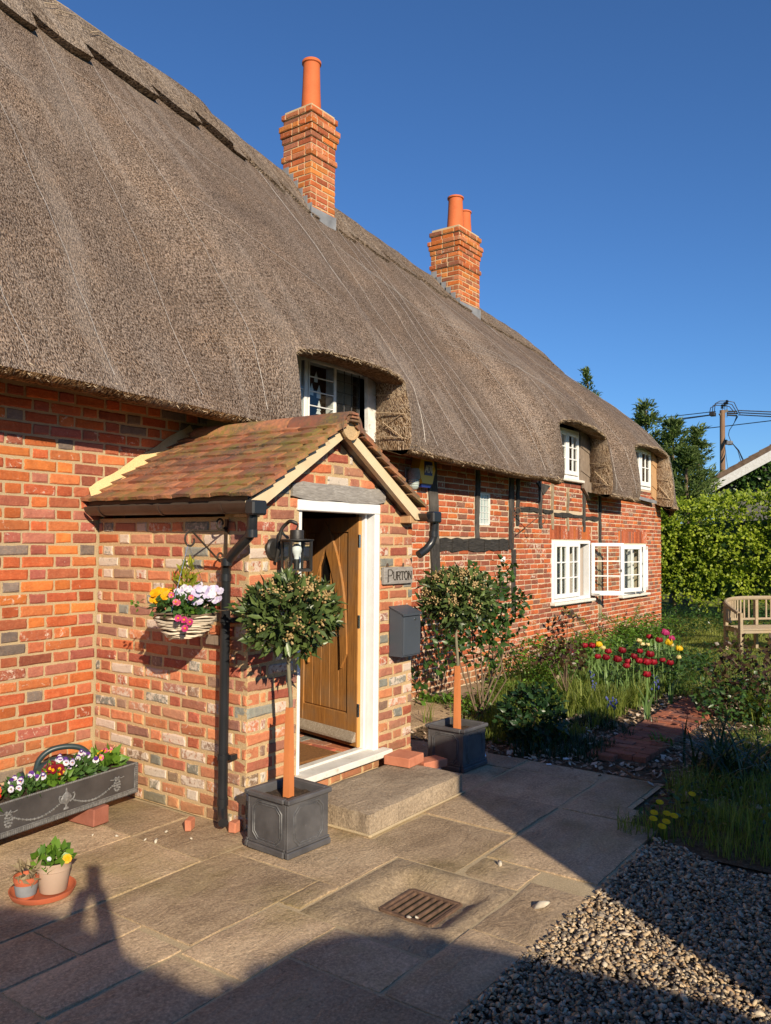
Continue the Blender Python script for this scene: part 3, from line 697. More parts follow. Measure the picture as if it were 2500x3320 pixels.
# whiskers of straw along the eaves
pos = []; dr = []
for _ in range(5200):
    x = rng.uniform(1.2, XR-.2)
    if in_d(x):
        i = min(range(nx), key=lambda q: abs(xs[q]-x)); p = V[idx[i, NL]]+Vector((rng.uniform(-.03, .03), rng.uniform(-.005, .02), rng.uniform(-.02, .015)))
    else:
        p = S(x, rng.uniform(0, .012))+Vector((0, rng.uniform(-.006, .03), -.02+rng.uniform(-.01, .02)))
    pos.append(p); dr.append(Vector((rng.gauss(0, .45), rng.uniform(-.9, .1), rng.uniform(-1, -.1))).normalized())
mb = MB()
for p, d_ in zip(pos, dr):
    L = rng.uniform(.015, .05); w = .0022; sdv = d_.orthogonal().normalized()*w
    mb.add([p-sdv, p+sdv, p+d_*L], [(0, 1, 2)])
tag(mb.ob('eave_straw', MT['straw'], roof), kind='stuff')
# ------------------------------------------------------------------ chimneys
def chimney(x0, x1, y0, y1, ztop, nc, pots, scale=1.0):
    ch = .0785; bands = {0: .022, 1: .0, 2: .045, 3: .032, 4: .014, 7: .02}
    mb = MB(); mb.box(((x0+x1)/2, (y0+y1)/2, ztop-nc*ch/2-.01), (x1-x0-.016, y1-y0-.016, nc*ch))
    mb.box(((x0+x1)/2, (y0+y1)/2, ztop+.012), (x1-x0-.03, y1-y0-.03, .05))
    for c, pr in bands.items():
        if pr: mb.box(((x0+x1)/2, (y0+y1)/2, ztop-(c+.5)*ch), (x1-x0+2*pr-.014, y1-y0+2*pr-.014, ch-.012))
    core = mb.ob('chimney', MT['mortar_chim'], cottage); its = []
    for c in range(nc):
        pr = bands.get(c, 0); zc = ztop-(c+.5)*ch; par = c % 2
        a0, a1, b0, b1 = x0-pr, x1+pr, y0-pr, y1+pr; j = .011
        # front (-y) row and side (-x) row meet at the corner alternately
        u = a0+(0 if par == 0 else .103+j)
        seq = [.215, .215, .215, .215] if par == 0 else [.215]*4
        if par == 0: seq = [.103 if rng.random() < .2 else .215 for _ in range(6)]
        k = 0
        while u < a1-.03:
            L = min(seq[k % len(seq)], a1-u); L = a1-u if a1-u-L < .05 else L
            its.append(('y', b0, u+L/2, zc, L)); u += L+j; k += 1
        u = b0+(.103+j if par == 0 else 0); k = 0
        while u < b1-.03:
            L = min(.215 if rng.random() < .8 else .103, b1-u); L = b1-u if b1-u-L < .05 else L
            its.append(('x', a0, u+L/2, zc, L)); u += L+j; k += 1
    for it in its:
        L = min((.215, .16, .103, .06), key=lambda q: abs(q-it[4])); p = (it[2], it[1], it[3]) if it[0] == 'y' else (it[1], it[2], it[3])
        link('brick', brick_me(L, .0665, .098, rng.randrange(5), MT['b_chim']), None, core, p, (0, 0, ROTZ[it[0]]), (it[4]/L, 1, 1))
    for (px, py, r, h) in pots:
        pr_ = [(r*.2, 0), (r*1.05, 0), (r*1.03, h*.1), (r*.93, h*.5), (r*.86, h*.9), (r*.88, h*.93), (r*1.0, h*.945), (r*1.0, h*.985), (r*.93, h), (r*.74, h*.99), (r*.72, h*.5), (r*.7, h*.3)]
        MB().lathe(pr_, 28, (px, py, ztop+.02)).ob('chimney_pot', MT['terracotta'], core, True)
    # lead step flashing
    mb = MB()
    n = 6
    for q in range(n):
        ya = y0-.02+(y1-y0)*q/n; yb = y0-.02+(y1-y0)*(q+1)/n; s = (ya-4.3)/(RY-4.3); z = S(x0, min(1, s)).z
        mb.box((x0-.007, (ya+yb)/2, z+.05), (.006, yb-ya+.02, .26))
    z = S((x0+x1)/2, (y0-4.28)/(RY-4.28)).z; mb.box(((x0+x1)/2, y0-.009, z+.05), (x1-x0+.02, .006, .16))
    mb.ob('lead_flashing', MT['lead'], core)
    return core
chimney(7.56, 8.04, 6.66, 7.14, 7.08, 17, [(7.80, 6.88, .125, .72)])
chimney(11.16, 11.84, 6.66, 7.20, 6.70, 17, [(11.34, 6.84, .135, .55), (11.74, 6.90, .115, .46)])
# ------------------------------------------------------------------ windows
def sash(mb, M, w, h, cols, rows, st=.045, bar=.018, t=.04, arched=False):
    "casement frame in local x,z; M places it"
    R3 = M.to_3x3()
    def bx(x0, x1, z0, z1, tt=t): mb.cbox(M @ Vector(((x0+x1)/2, 0, (z0+z1)/2)), (x1-x0, tt, z1-z0), .004, M=R3)
    bx(0, st, 0, h); bx(w-st, w, 0, h); bx(st, w-st, 0, st*1.35); bx(st, w-st, h-st, h)
    iw, ih = w-2*st, h-st*2.35
    for c in range(1, cols): bx(st+iw*c/cols-bar/2, st+iw*c/cols+bar/2, st*1.35, h-st, t*.7)
    for r in range(1, rows): bx(st, w-st, st*1.35+ih*r/rows-bar/2, st*1.35+ih*r/rows+bar/2, t*.66)
    return [(st+iw*c/cols, st+iw*(c+1)/cols, st*1.35+ih*r/rows, st*1.35+ih*(r+1)/rows) for c in range(cols) for r in range(rows)]
def panes(cells, M, par, mat='glass'):
    for (a, b, c, d) in cells:
        mb = MB(); mb.add([M @ Vector(q) for q in ((a, 0, c), (b, 0, c), (b, 0, d), (a, 0, d))], [(0, 1, 2, 3)]); mb.ob('pane', MT[mat], par)
def MZ(x, y, z, a=0): return Matrix.Translation((x, y, z)) @ Matrix.Rotation(a, 4, 'Z')
def frame(W, y0=WY-.012, dep=.10, st=.05, mat='white', mulls=(), sill=True, sillw=.06, sillmat='sill'):
    x0, x1, z0, z1 = W; mb = MB(); yc = y0+dep/2
    mb.cbox((x0+st/2, yc, (z0+z1)/2), (st, dep, z1-z0), .004); mb.cbox((x1-st/2, yc, (z0+z1)/2), (st, dep, z1-z0), .004)
    mb.cbox(((x0+x1)/2, yc, z1-st/2), (x1-x0-2*st, dep, st), .004); mb.cbox(((x0+x1)/2, yc, z0+st/2), (x1-x0-2*st, dep, st), .004)
    for m_ in mulls: mb.cbox((m_, yc, (z0+z1)/2), (st*.8, dep, z1-z0-2*st), .004)
    f = mb.ob('window', MT[mat], cottage)
    if sill:
        mb = MB(); mb.cbox(((x0+x1)/2, y0-sillw/2+.02, z0-.022), (x1-x0+.10, sillw+.06, .04), .008); mb.ob('sill', MT[sillmat], f)
    return f
# ground floor window with two shut lights and one wide open
f1 = frame(W1, mulls=(10.49+.05+.43, 10.49+.05+.87), st=.045)
for k in range(2):
    M = MZ(10.49+.05+.435*k, WY-.02, .85); mb = MB(); c = sash(mb, M, .425, .765, 2, 3, .045); mb.ob('casement', MT['white'], f1); panes(c, M, f1)
M = MZ(11.845, WY-.03, .84, R(-54)); mb = MB(); c = sash(mb, M, .49, .79, 2, 3, .05); mb.cbox(M @ Vector((.46, -.03, .38)), (.02, .02, .05), .004); mb.ob('casement', MT['white'], f1, False); panes(c, M, f1)
mb = MB(); mb.tube([M @ Vector(q) for q in ((.465, -.03, .38), (.44, -.045, .375), (.40, -.045, .37), (.385, -.045, .385))], .006, 6); mb.ob('latch', MT['iron'], f1, True)
mb = MB(); mb.tube([M @ Vector((.0, -.02, .02)), M @ Vector((.12, -.03, .02))], .006, 6); mb.ob('stay', MT['iron'], f1)
mb = MB()
for k in range(9):
    x = 10.53+k*.035; mb.box((x, WY+.16+.012*(k % 2), 1.22), (.034, .008, .78), rz=.35*(-1)**k)
    x = 11.02+k*.03; mb.box((x, WY+.17+.012*(k % 2), 1.22), (.03, .008, .78), rz=.35*(-1)**k)
mb.ob('curtain', MT['fabric'], f1)
mb = MB(); mb.box((11.83, WY+.18, 1.23), (.02, .25, .80)); mb.box((11.2, WY+.2, .80), (1.3, .2, .02)); mb.ob('reveal', MT['plaster'], f1)
f2 = frame(W2, mulls=(13.78,), st=.045)
M = MZ(13.16, WY-.03, .82, R(-10)); mb = MB(); c = sash(mb, M, .62, .76, 2, 3, .05); mb.ob('casement', MT['white'], f2); panes(c, M, f2)
M = MZ(14.40, WY-.035, .82, R(180+14)); mb = MB(); c = sash(mb, M, .62, .76, 2, 3, .05); mb.ob('casement', MT['white'], f2); panes(c, M, f2)
mb = MB()
for k in range(12): mb.box((13.25+k*.09, WY+.16+.015*(k % 2), 1.2), (.08, .008, .8), rz=.3*(-1)**k)
mb.ob('curtain', MT['fabric'], f2)
# small leaded light
mb = MB(); x0, x1, z0, z1 = W3
for q in ((x0+.008, (z0+z1)/2, .016, z1-z0), (x1-.008, (z0+z1)/2, .016, z1-z0)): mb.box((q[0], WY+.02, q[1]), (q[2], .03, q[3]))
for z in (z0+.008, z1-.008): mb.box(((x0+x1)/2, WY+.02, z), (x1-x0, .03, .016))
f3 = mb.ob('leaded_window', MT['whiteold'], cottage)
mb = MB(); mb.box(((x0+x1)/2, WY+.028, (z0+z1)/2), (x1-x0-.02, .008, z1-z0-.02)); mb.ob('pane', MT['glass_old'], f3)
mb = MB()
for k in range(1, 4): mb.box((x0+(x1-x0)*k/4, WY+.02, (z0+z1)/2), (.006, .008, z1-z0-.02))
for k in range(1, 5): mb.box(((x0+x1)/2, WY+.02, z0+(z1-z0)*k/5), (x1-x0-.02, .008, .006))
mb.ob('lead_came', MT['decal'], f3)
# dormer windows
def dormer_wall(W, y):
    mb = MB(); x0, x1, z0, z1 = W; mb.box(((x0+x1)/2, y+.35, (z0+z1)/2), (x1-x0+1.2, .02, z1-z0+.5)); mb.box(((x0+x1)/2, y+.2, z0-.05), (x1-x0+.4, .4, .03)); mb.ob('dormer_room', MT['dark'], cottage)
d1 = frame(D1W, WY+.02, .10, .05, 'whiteold', (5.40, 5.80), False)
dormer_wall(D1W, WY)
M = MZ(5.43, WY+.03, 2.68); mb = MB(); c = sash(mb, M, .37, .555, 1, 4, .016, .010, .022); mb.ob('casement', MT['white'], d1); panes(c, M, d1)
M = MZ(5.83, WY+.04, 2.68); mb = MB(); c = sash(mb, M, .36, .555, 3, 5, .012, .007, .012); mb.ob('casement', MT['iron'], d1); panes(c, M, d1)
M = MZ(5.30, WY+.03, 2.68); mb = MB(); c = sash(mb, M, .085, .555, 1, 2, .01, .008, .02); mb.ob('casement', MT['white'], d1); panes(c, M, d1)
mb = MB(); mb.prism([(6.24, WY-.03, 2.6), (6.47, WY-.03, 2.58), (6.45, WY-.03, 2.98), (6.40, WY-.03, 3.27), (6.22, WY-.03, 3.27)], (0, .04, 0)); mb.ob('side_board', MT['whiteold'], d1)
mb = MB(); mb.box((6.02, WY+.15, 2.95), (.40, .004, .6)); mb.ob('reflection_panel', MT['greyrefl'], d1)  # grey panel behind the right-hand panes, painting in their reflections
mb = MB()   # plain white paper cut-outs stuck inside the panes
for (x, z, s) in ((5.50, 2.98, .05), (5.60, 2.97, .055), (5.56, 3.10, .045)):
    mb.prism([(x-s*.5, WY+.05, z-s), (x+s*.5, WY+.05, z-s), (x+s*.55, WY+.05, z-s*.1), (x+.1*s, WY+.05, z+s*1.2), (x-s*.5, WY+.05, z-s*.1)], (0, .002, 0))
x, z = 5.60, 2.80
for k in range(3): mb.prism([(x-.035+.007*k, WY+.05-.003*k, z-.03+.035*k), (x+.035-.007*k, WY+.05-.003*k, z-.03+.035*k), (x, WY+.05-.003*k, z+.03+.035*k)], (0, .002, 0))
mb.ob('paper_cutout', MT['decal'], d1)
d2 = frame(D2W, WY+.0, .10, .05, 'white', (11.0,), True); dormer_wall(D2W, WY)
for k in range(2):
    M = MZ(10.60+.41*k, WY+.0, 2.61); mb = MB(); c = sash(mb, M, .395, .61, 2, 3, .045); mb.ob('casement', MT['white'], d2); panes(c, M, d2)
mb = MB()
for k in range(9): mb.box((10.68+k*.09, WY+.16+.015*(k % 2), 2.9), (.08, .008, .6), rz=.3*(-1)**k)
mb.ob('curtain', MT['fabric'], d2)
def cheek(x0, x1, zb, zt, y, mat, par):
    n = 5
    for k in range(n):
        z0 = zb+(zt-zb)*k/n; z1 = zb+(zt-zb)*(k+1)/n-.004
        mb = MB(); mb.prism([(x0, y-.012*(k % 2), z0+.05), (x1+.02, y-.012*(k % 2), z0-.04), (x1+.02, y-.012*(k % 2), z1-.04), (x0, y-.012*(k % 2), z1+.05)], (0, .03, 0)); mb.ob('cheek_board', MT[mat], par)
cheek(11.47, 11.84, 2.47, 3.35, WY-.02, 'board', d2)
mb = MB(); mb.prism([(11.50, WY-.06, 2.44), (11.74, WY-.06, 2.28), (11.92, WY-.06, 2.36), (11.9, WY-.06, 2.52), (11.5, WY-.06, 2.56)], (0, .04, 0)); mb.ob('cheek_board', MT['board'], d2)
d3 = frame(D3W, WY+.0, .10, .05, 'white', (14.14,), False); dormer_wall(D3W, WY)
for k in range(2):
    M = MZ(13.60+.56*k, WY+.0, 2.64); mb = MB(); c = sash(mb, M, .53, .63, 2, 2, .06); mb.ob('casement', MT['white'], d3); panes(c, M, d3)
cheek(14.75, 15.06, 2.42, 3.4, WY-.02, 'board_new', d3)
mb = MB(); mb.prism([(13.4, WY-.1, 2.40), (14.75, WY-.1, 2.34), (14.75, WY-.1, 2.40), (13.4, WY-.1, 2.45)], (0, .2, .05)); mb.ob('lead_apron', MT['lead'], d3)
# ------------------------------------------------------------------ porch
porch = emp('porch', (4.13, 3.9, 0), 'small gabled brick porch with clay tile roof and open oak door', 'porch')
XC, ZA, SLP = 4.05, 2.395, .62; CH = .0757
def halfw(z): return (ZA-.10-z)/SLP
mb = MB(); mb.box((PX0+.007+.1, (PY+WY)/2+.1, .88), (.2, WY-PY-.21, 1.76)); pl = mb.ob('wall', MT['mortar_porch'], porch)
mb = MB(); mb.box((PX1-.107, (PY+WY)/2+.1, .88), (.2, WY-PY-.21, 1.76)); mb.ob('wall', MT['mortar_porch'], porch)
mb = MB(); yf = PY+.007
def pbox(x0, x1, z0, z1): mb.box(((x0+x1)/2, yf+.1, (z0+z1)/2), (x1-x0, .2, z1-z0))
pbox(PX0+.007, 3.725, 0, 1.875); pbox(4.545, PX1-.007, 0, 1.875); pbox(3.70, 4.545, 0, .16); pbox(PX0+.2, 3.645, 1.875, 1.985); pbox(4.60, PX1-.2, 1.875, 1.985)
zt = 1.985; mb.prism([(XC-halfw(zt), yf, zt), (XC+halfw(zt), yf, zt), (XC, yf, ZA-.09)], (0, .2, 0))
pf = mb.ob('wall', MT['mortar_porch'], porch)
DOORH = (3.728, 4.553, .155, 1.88); LINH = (3.64, 4.60, 1.872, 1.985)
nrow = 34; fh, lh = [], []
for r in range(nrow):
    z0, z1 = r*CH+.005, (r+1)*CH-.005
    if r % 2: fh.append((PX0-1, PX0+.107, z0, z1))
    else: lh.append((PY-1, PY+.107, z0, z1))
its = [('y', PY, u, z, L, rng.uniform(-.002, .003)) for u, z, L in lay(PX0, PX1, 0, 2.32, CH, .016, .212, .10, fh+[DOORH, LINH], lambda z: (PX0, PX1) if z < 1.80 else (XC-halfw(z)+.02, XC+halfw(z)-.02), seed=21)]
its2 = [('x', PX0, u, z, L, rng.uniform(-.002, .003)) for u, z, L in lay(PY, WY, 0, 1.74, CH, .016, .212, .10, lh, seed=22)]
brick_place(its, pf, MT['b_porch'], MT['b_porch_a'], .0605, D=.103, keep=110)
brick_place(its2, pl, MT['b_porch'], MT['b_porch_a'], .0605, D=.103, keep=190)
mb = MB(); n = 8
for q in range(n):  # row of bricks on edge over the lintel
    pass
def rough_beam(x0, x1, z0, z1, y0, y1, jit):
    mb = MB(); n = 10; T = []
    for i in range(n+1):
        x = x0+(x1-x0)*i/n; a = z0+rng.uniform(-jit, jit); b = z1+rng.uniform(-jit, jit)
        if i in (0, n): a += .012; b -= .02
        T.append([(x, y0, a), (x, y0-.004, (a+b)/2), (x, y0, b), (x, y1, b), (x, y1, a)])
    for i in range(n):
        for k in range(5): mb.add([T[i][k], T[i+1][k], T[i+1][(k+1) % 5], T[i][(k+1) % 5]], [(0, 1, 2, 3)])
    mb.add(T[0], [(0, 1, 2, 3, 4)]); mb.add(T[n], [(4, 3, 2, 1, 0)]); return mb
rough_beam(3.645, 4.595, 1.878, 1.982, PY-.012, PY+.15, .006).ob('lintel', MT['oakgrey'], porch, True)
# roof deck, boards
mb = MB(); Y0, Y1 = 3.24, WY; th = .05
for sx in (-1, 1):
    mb.prism([(XC, Y0+.05, ZA-.035), (XC+sx*.84, Y0+.05, ZA-.03-SLP*.84), (XC+sx*.84, Y0+.05, ZA-.03-SLP*.84-th), (XC, Y0+.05, ZA-.035-th)], (0, Y1-Y0-.05, 0))
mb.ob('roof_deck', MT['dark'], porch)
for sx in (-1, 1):
    mb = MB(); a = (XC+sx*.0, 3.19, ZA-.03); b = (XC+sx*.845, 3.19, ZA-.03-SLP*.845)
    mb.prism([(a[0], Y0, a[2]), (b[0], Y0, b[2]), (b[0], Y0, b[2]-.06), (b[0]-sx*.05, Y0, b[2]-.06), (a[0], Y0, a[2]-.072)], (0, .04, 0)); mb.ob('bargeboard', MT['barge'], porch)
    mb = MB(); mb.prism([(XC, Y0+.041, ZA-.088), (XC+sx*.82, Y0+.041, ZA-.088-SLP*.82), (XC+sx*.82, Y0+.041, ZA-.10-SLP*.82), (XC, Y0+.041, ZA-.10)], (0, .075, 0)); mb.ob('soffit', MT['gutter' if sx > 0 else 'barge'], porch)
    mb = MB(); mb.cbox((XC+sx*.80, 3.31, 1.785), (.10, .11, .06), .004); mb.ob('eave_block', MT['board_new'], porch)
    mb = MB(); mb.box((XC+sx*.825, (3.27+WY)/2, 1.84), (.02, WY-3.27, .10)); mb.ob('fascia', MT['gutter'], porch)
# tiles
ang = math.atan(SLP); gauge = .108; DS = .868/math.cos(ang)
def tile_me(k):
    r = random.Random(k); nx_ = 4; vs = []; cam_ = r.uniform(.002, .006); tw = r.uniform(-.002, .002)
    for zz in (0, 1):
        for i in range(2):
            for j in range(nx_+1):
                y = -.081+.162*j/nx_; x = (-.205 if i == 0 else 0)+(r.uniform(-.004, .003) if i else 0)
                z = (.021 if zz else 0)+cam_*(1-(y/.081)**2)+tw*y/.08*i; vs.append((x, y, z))
    n = nx_+1; fs = []
    for j in range(nx_):
        fs += [(2*n+j, 3*n+j, 3*n+j+1, 2*n+j+1), (j, j+1, n+j+1, n+j), (n+j, n+j+1, 3*n+j+1, 3*n+j), (j, 2*n+j, 2*n+j+1, j+1)]
    fs += [(0, n, 3*n, 2*n), (n-1, 3*n-1, 4*n-1, 2*n-1)]
    me = bpy.data.meshes.new('roof_tile'); me.from_pydata(vs, [], fs); me.materials.append(MT['tile']); return me
TL = [tile_me(k) for k in range(6)]
for sx in (-1, 1):
    d = Vector((sx*math.cos(ang), 0, -math.sin(ang))); n = Vector((sx*math.sin(ang), 0, math.cos(ang)))
    nrows = int(DS/gauge)+1
    for k in range(nrows):
        dist = DS-k*gauge; off = .0825*(k % 2); cols = 11 if sx < 0 else 2
        for c in range(cols):
            y = 3.20+.0825+c*.165-off*0+(.0 if k % 2 == 0 else -.0)
            if k % 2: y = 3.20+.12+(c-.5)*.165+.0 if c else 3.20+.045
            if y > WY+.02: continue
            tilt = R(7.5+rng.uniform(-.9, .9)); dd = (d*math.cos(tilt)+n*math.sin(tilt)).normalized(); nn = (n*math.cos(tilt)-d*math.sin(tilt)).normalized()
            yy = nn.cross(dd); M = Matrix((dd, yy, nn)).transposed(); w = 1.0 if not (k % 2 and c == 0) else .55
            p = Vector((XC, y+rng.uniform(-.002, .002), ZA))+d*(dist+rng.uniform(-.004, .004))+n*(.012+rng.uniform(-.002, .003))
            link('roof_tile', TL[rng.randrange(6)], None, porch, p, M.to_euler(), (min(1, dist/.2), w, 1))
    if sx > 0:
        mb = MB(); mb.prism([(XC, 3.5, ZA+.01), (XC+.86, 3.5, ZA+.01-SLP*.86), (XC+.86, 3.5, ZA-.02-SLP*.86), (XC, 3.5, ZA-.02)], (0, WY-3.5, 0)); mb.ob('tiled_slope', MT['tile_a'], porch)
    # second course of tile undercloak at the eaves
mb = MB(); prev = 3.13
for (a, b) in ((3.195, 3.66), (3.675, 4.14), (4.155, 4.62)):
    mb = MB(); prof = []
    for y in (a, b):
        for q in range(13):
            t = R(-12)+R(204)*q/12; prof.append((XC+.105*math.cos(t), y, ZA-.045+.098*math.sin(t)))
    prof += [(x*.84+XC*.16, y, z-.016) for x, y, z in prof]
    fs = []
    for q in range(12): fs += [(q, q+1, 13+q+1, 13+q), (26+q, 39+q, 39+q+1, 26+q+1), (q, 26+q, 26+q+1, q+1), (13+q, 13+q+1, 39+q+1, 39+q)]
    mb.add(prof, fs); mb.ob('ridge_tile', MT['tile'], porch, True)
mb = MB(); mb.lathe([(.0, -.001), (.088, 0), (.088, .02)], 20, (0, 0, 0)); M = Matrix.Translation((XC, 3.22, ZA-.045)) @ Matrix.Rotation(R(90), 4, 'X')
mb.v = [tuple(M @ Vector(p)) for p in mb.v]; mb.ob('ridge_mortar', MT['mortar_porch'], porch)
for q, z in enumerate((ZA-.01, ZA+.012, ZA+.034)): MB().cbox((XC+.01, 3.19, z), (.085-.012*q, .03, .014), .002).ob('tile_slip', MT['tile'], porch)
# mortar fillet where the roof meets the cottage wall
mb = MB(); pts = 14
for q in range(pts):
    t0, t1 = q/pts, (q+1)/pts; x0, x1 = 3.19+.85*t0, 3.19+.85*t1; f = lambda x: ZA-(XC-x)*SLP+.015
    w0, w1 = .085+.008*math.sin(q*1.3), .085+.008*math.sin((q+1)*1.3)
    mb.add([(x0, WY-.09, f(x0)), (x1, WY-.09, f(x1)), (x1+.03, WY-.004, f(x1)+w1), (x0+.03, WY-.004, f(x0)+w0)], [(0, 1, 2, 3)])
mb.ob('mortar_fillet', MT['render'], porch)
# interior
mb = MB(); mb.box((4.13, 4.1, .085), (1.24, 1.2, .19)); mb.ob('threshold_base', MT['mortar_porch'], porch)
k = 0
for i in range(11):
    for j in range(6):
        MB()
fl = []
mb = MB()
for i in range(12):
    for j in range(6): mb.cbox((3.58+.105*i+.05, 3.60+.215*j+(.1 if i % 2 else 0), .187), (.098, .205, .02), .004, jit=.001)
MT['floorbrick'] = brickmat('floor_brick', PAL_PORCH, .2, True, low_dirt=False); tag(mb.ob('floor_brick', MT['floorbrick'], porch), kind='stuff')
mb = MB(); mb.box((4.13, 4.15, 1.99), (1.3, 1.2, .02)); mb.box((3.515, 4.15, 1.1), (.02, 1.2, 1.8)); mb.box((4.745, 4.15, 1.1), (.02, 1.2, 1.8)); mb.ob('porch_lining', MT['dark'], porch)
# door frame and sill
mb = MB(); yj = PY+.02
mb.cbox((3.737, yj+.05, 1.01), (.055, .11, 1.61), .004); mb.cbox((4.516, yj+.03, 1.01), (.056, .11, 1.61), .004); mb.cbox((4.1225, yj+.028, 1.842), (.842, .114, .066), .004)
mb.box((4.462, yj+.06, 1.01), (.02, .05, 1.60)); mb.box((3.783, yj+.06, 1.01), (.02, .05, 1.60))
mb.ob('door_frame', MT['white'], porch)
mb = MB(); mb.cbox((4.13, 3.33, .187), (.96, .145, .042), .006); mb.cbox((4.13, 3.42, .196), (.84, .06, .05), .004); mb.ob('door_sill', MT['sill'], porch)
# oak door swung open
DM = Matrix.Translation((4.452, 3.425, .225)) @ Matrix.Rotation(R(79), 4, 'Z'); D3 = DM.to_3x3(); DWd, DHt = .70, 1.565
door = MB(); door.box(DM @ Vector((DWd/2, -.004, DHt/2)), (DWd-.02, .03, DHt-.02), M=D3); door = door.ob('door', MT['oakdoor'], porch)
def db(nm, u0, u1, z0, z1, y0, y1, mat='oakdoor', ch=.004):
    MB().cbox(DM @ Vector(((u0+u1)/2, (y0+y1)/2, (z0+z1)/2)), (u1-u0, y1-y0, z1-z0), ch, M=D3).ob(nm, MT[mat], door)
for k in range(5):
    u0 = .11+k*.097; db('plank', u0+.0015, u0+.0955, .22, DHt-.11, .008, .019)
db('stile', 0, .108, 0, DHt, -.02, .028); db('stile', DWd-.10, DWd, 0, DHt, -.02, .028)
db('rail', .11, DWd-.102, .0, .215, -.02, .026); db('rail', .11, DWd-.102, DHt-.105, DHt, -.02, .026)
db('edge', -.003, .0, .0, DHt, -.02, .027, 'oakedge', .001)
mb = MB(); mb.prism([DM @ Vector(q) for q in ((.012, .028, .035), (.012, .062, .035), (.012, .062, .05), (.012, .028, .10))], D3 @ Vector((DWd-.03, 0, 0))); mb.ob('weatherboard', MT['oakweather'], door)
cu = DWd/2+.0; zs, za = .62, 1.535
def arch(sgn, off):
    out = []
    for q in range(17):
        t = q/16; ang_ = t*R(62); Rr = .90
        # springs from the stile, bends to the apex at the middle
        w = (DWd/2-.105); x = w*(1-math.cos(ang_))/(1-math.cos(R(62))); z = zs+(za-zs)*math.sin(ang_)/math.sin(R(62))
        out.append((cu+sgn*(w-x+off*.6), z+off))
    return out
for sgn in (-1, 1):
    A, B = arch(sgn, .0), arch(sgn, -.105); mb = MB()
    for q in range(16):
        quad = [(A[q][0], A[q][1]), (A[q+1][0], A[q+1][1]), (B[q+1][0], B[q+1][1]), (B[q][0], B[q][1])]
        quad = [(cu+sgn*max(0.0, sgn*(x-cu)), z) for x, z in quad]
        vs_ = [DM @ Vector((x, .0205, z)) for x, z in quad]+[DM @ Vector((x, .040, z)) for x, z in quad]
        mb.add(vs_, [(4, 5, 6, 7), (0, 1, 5, 4), (2, 3, 7, 6), (1, 2, 6, 5), (3, 0, 4, 7)])
    mb.ob('arch_moulding', MT['oakdoor'], door)
mb = MB(); g0, g1, gz0, gz1, gp = cu-.066, cu+.066, 1.09, 1.36, 1.455
mb.add([DM @ Vector(q) for q in ((g0, .0215, gz0), (g1, .0215, gz0), (g1, .0215, gz1), (cu, .0215, gp), (g0, .0215, gz1))], [(0, 1, 2, 3, 4)]); mb.ob('pane', MT['glass_dark'], door)
for (a, b) in (((g0, gz0), (g1, gz0)), ((g1, gz0), (g1, gz1)), ((g1, gz1), (cu, gp)), ((cu, gp), (g0, gz1)), ((g0, gz1), (g0, gz0))):
    MB().beam(DM @ Vector((a[0], .026, a[1])), DM @ Vector((b[0], .026, b[1])), .014, .016).ob('pane_bead', MT['oakdoor'], door)
for z in (.25, .85, 1.40): MB().cbox(DM @ Vector((-.006, .022, z)), (.014, .016, .09), .002, M=D3).ob('hinge', MT['chrome'], door)
MB().cbox((3.28, 3.59, 1.045), (.035, .12, .055), .004).ob('wood_block', MT['board'], porch)
# door mat
mb = MB(); mb.cbox((4.08, 3.70, .207), (.46, .42, .018), .006, rz=R(-6)); mat_o = mb.ob('doormat', MT['coir']); tag(mat_o, 'brown coir doormat lying inside the open porch door', 'doormat')
# step
mb = MB(); n = 12
def rockslab(name, x0, x1, y0, y1, z0, z1, mat, edge=.012, n=10, wob=.004, parent=None, dip=0):
    xs_ = [x0+(x1-x0)*i/n for i in range(n+1)]; ys_ = [y0+(y1-y0)*i/n for i in range(n+1)]; V_ = []; F_ = []
    for i in range(n+1):
        for j in range(n+1):
            x, y = xs_[i], ys_[j]; ed = i in (0, n) or j in (0, n)
            jx = rng.uniform(-edge, edge)*.4 if i in (0, n) else 0; jy = rng.uniform(-edge, edge)*.4 if j in (0, n) else 0
            V_.append((x+jx, y+jy, z1-(edge*.5 if ed else 0)+wob*mnoise.noise(Vector((x*4, y*4, z1*9+x0)))))
    for i in range(n):
        for j in range(n): F_.append((i*(n+1)+j, (i+1)*(n+1)+j, (i+1)*(n+1)+j+1, i*(n+1)+j+1))
    per = [i*(n+1) for i in range(n+1)]+[n*(n+1)+j for j in range(1, n+1)]+[i*(n+1)+n for i in range(n-1, -1, -1)]+[j for j in range(n-1, 0, -1)]
    o = len(V_); V_ += [(V_[q][0]+rng.uniform(-.004, .004), V_[q][1]+rng.uniform(-.004, .004), z0) for q in per]; m_ = len(per)
    for k in range(m_): F_.append((per[(k+1) % m_], per[k], o+k, o+(k+1) % m_))
    me = bpy.data.meshes.new(name); me.from_pydata(V_, [], F_); me.polygons.foreach_set('use_smooth', np.ones(len(F_), dtype=bool))
    try: me.set_sharp_from_angle(angle=R(35))
    except Exception: pass
    return link(name, me, mat, parent)
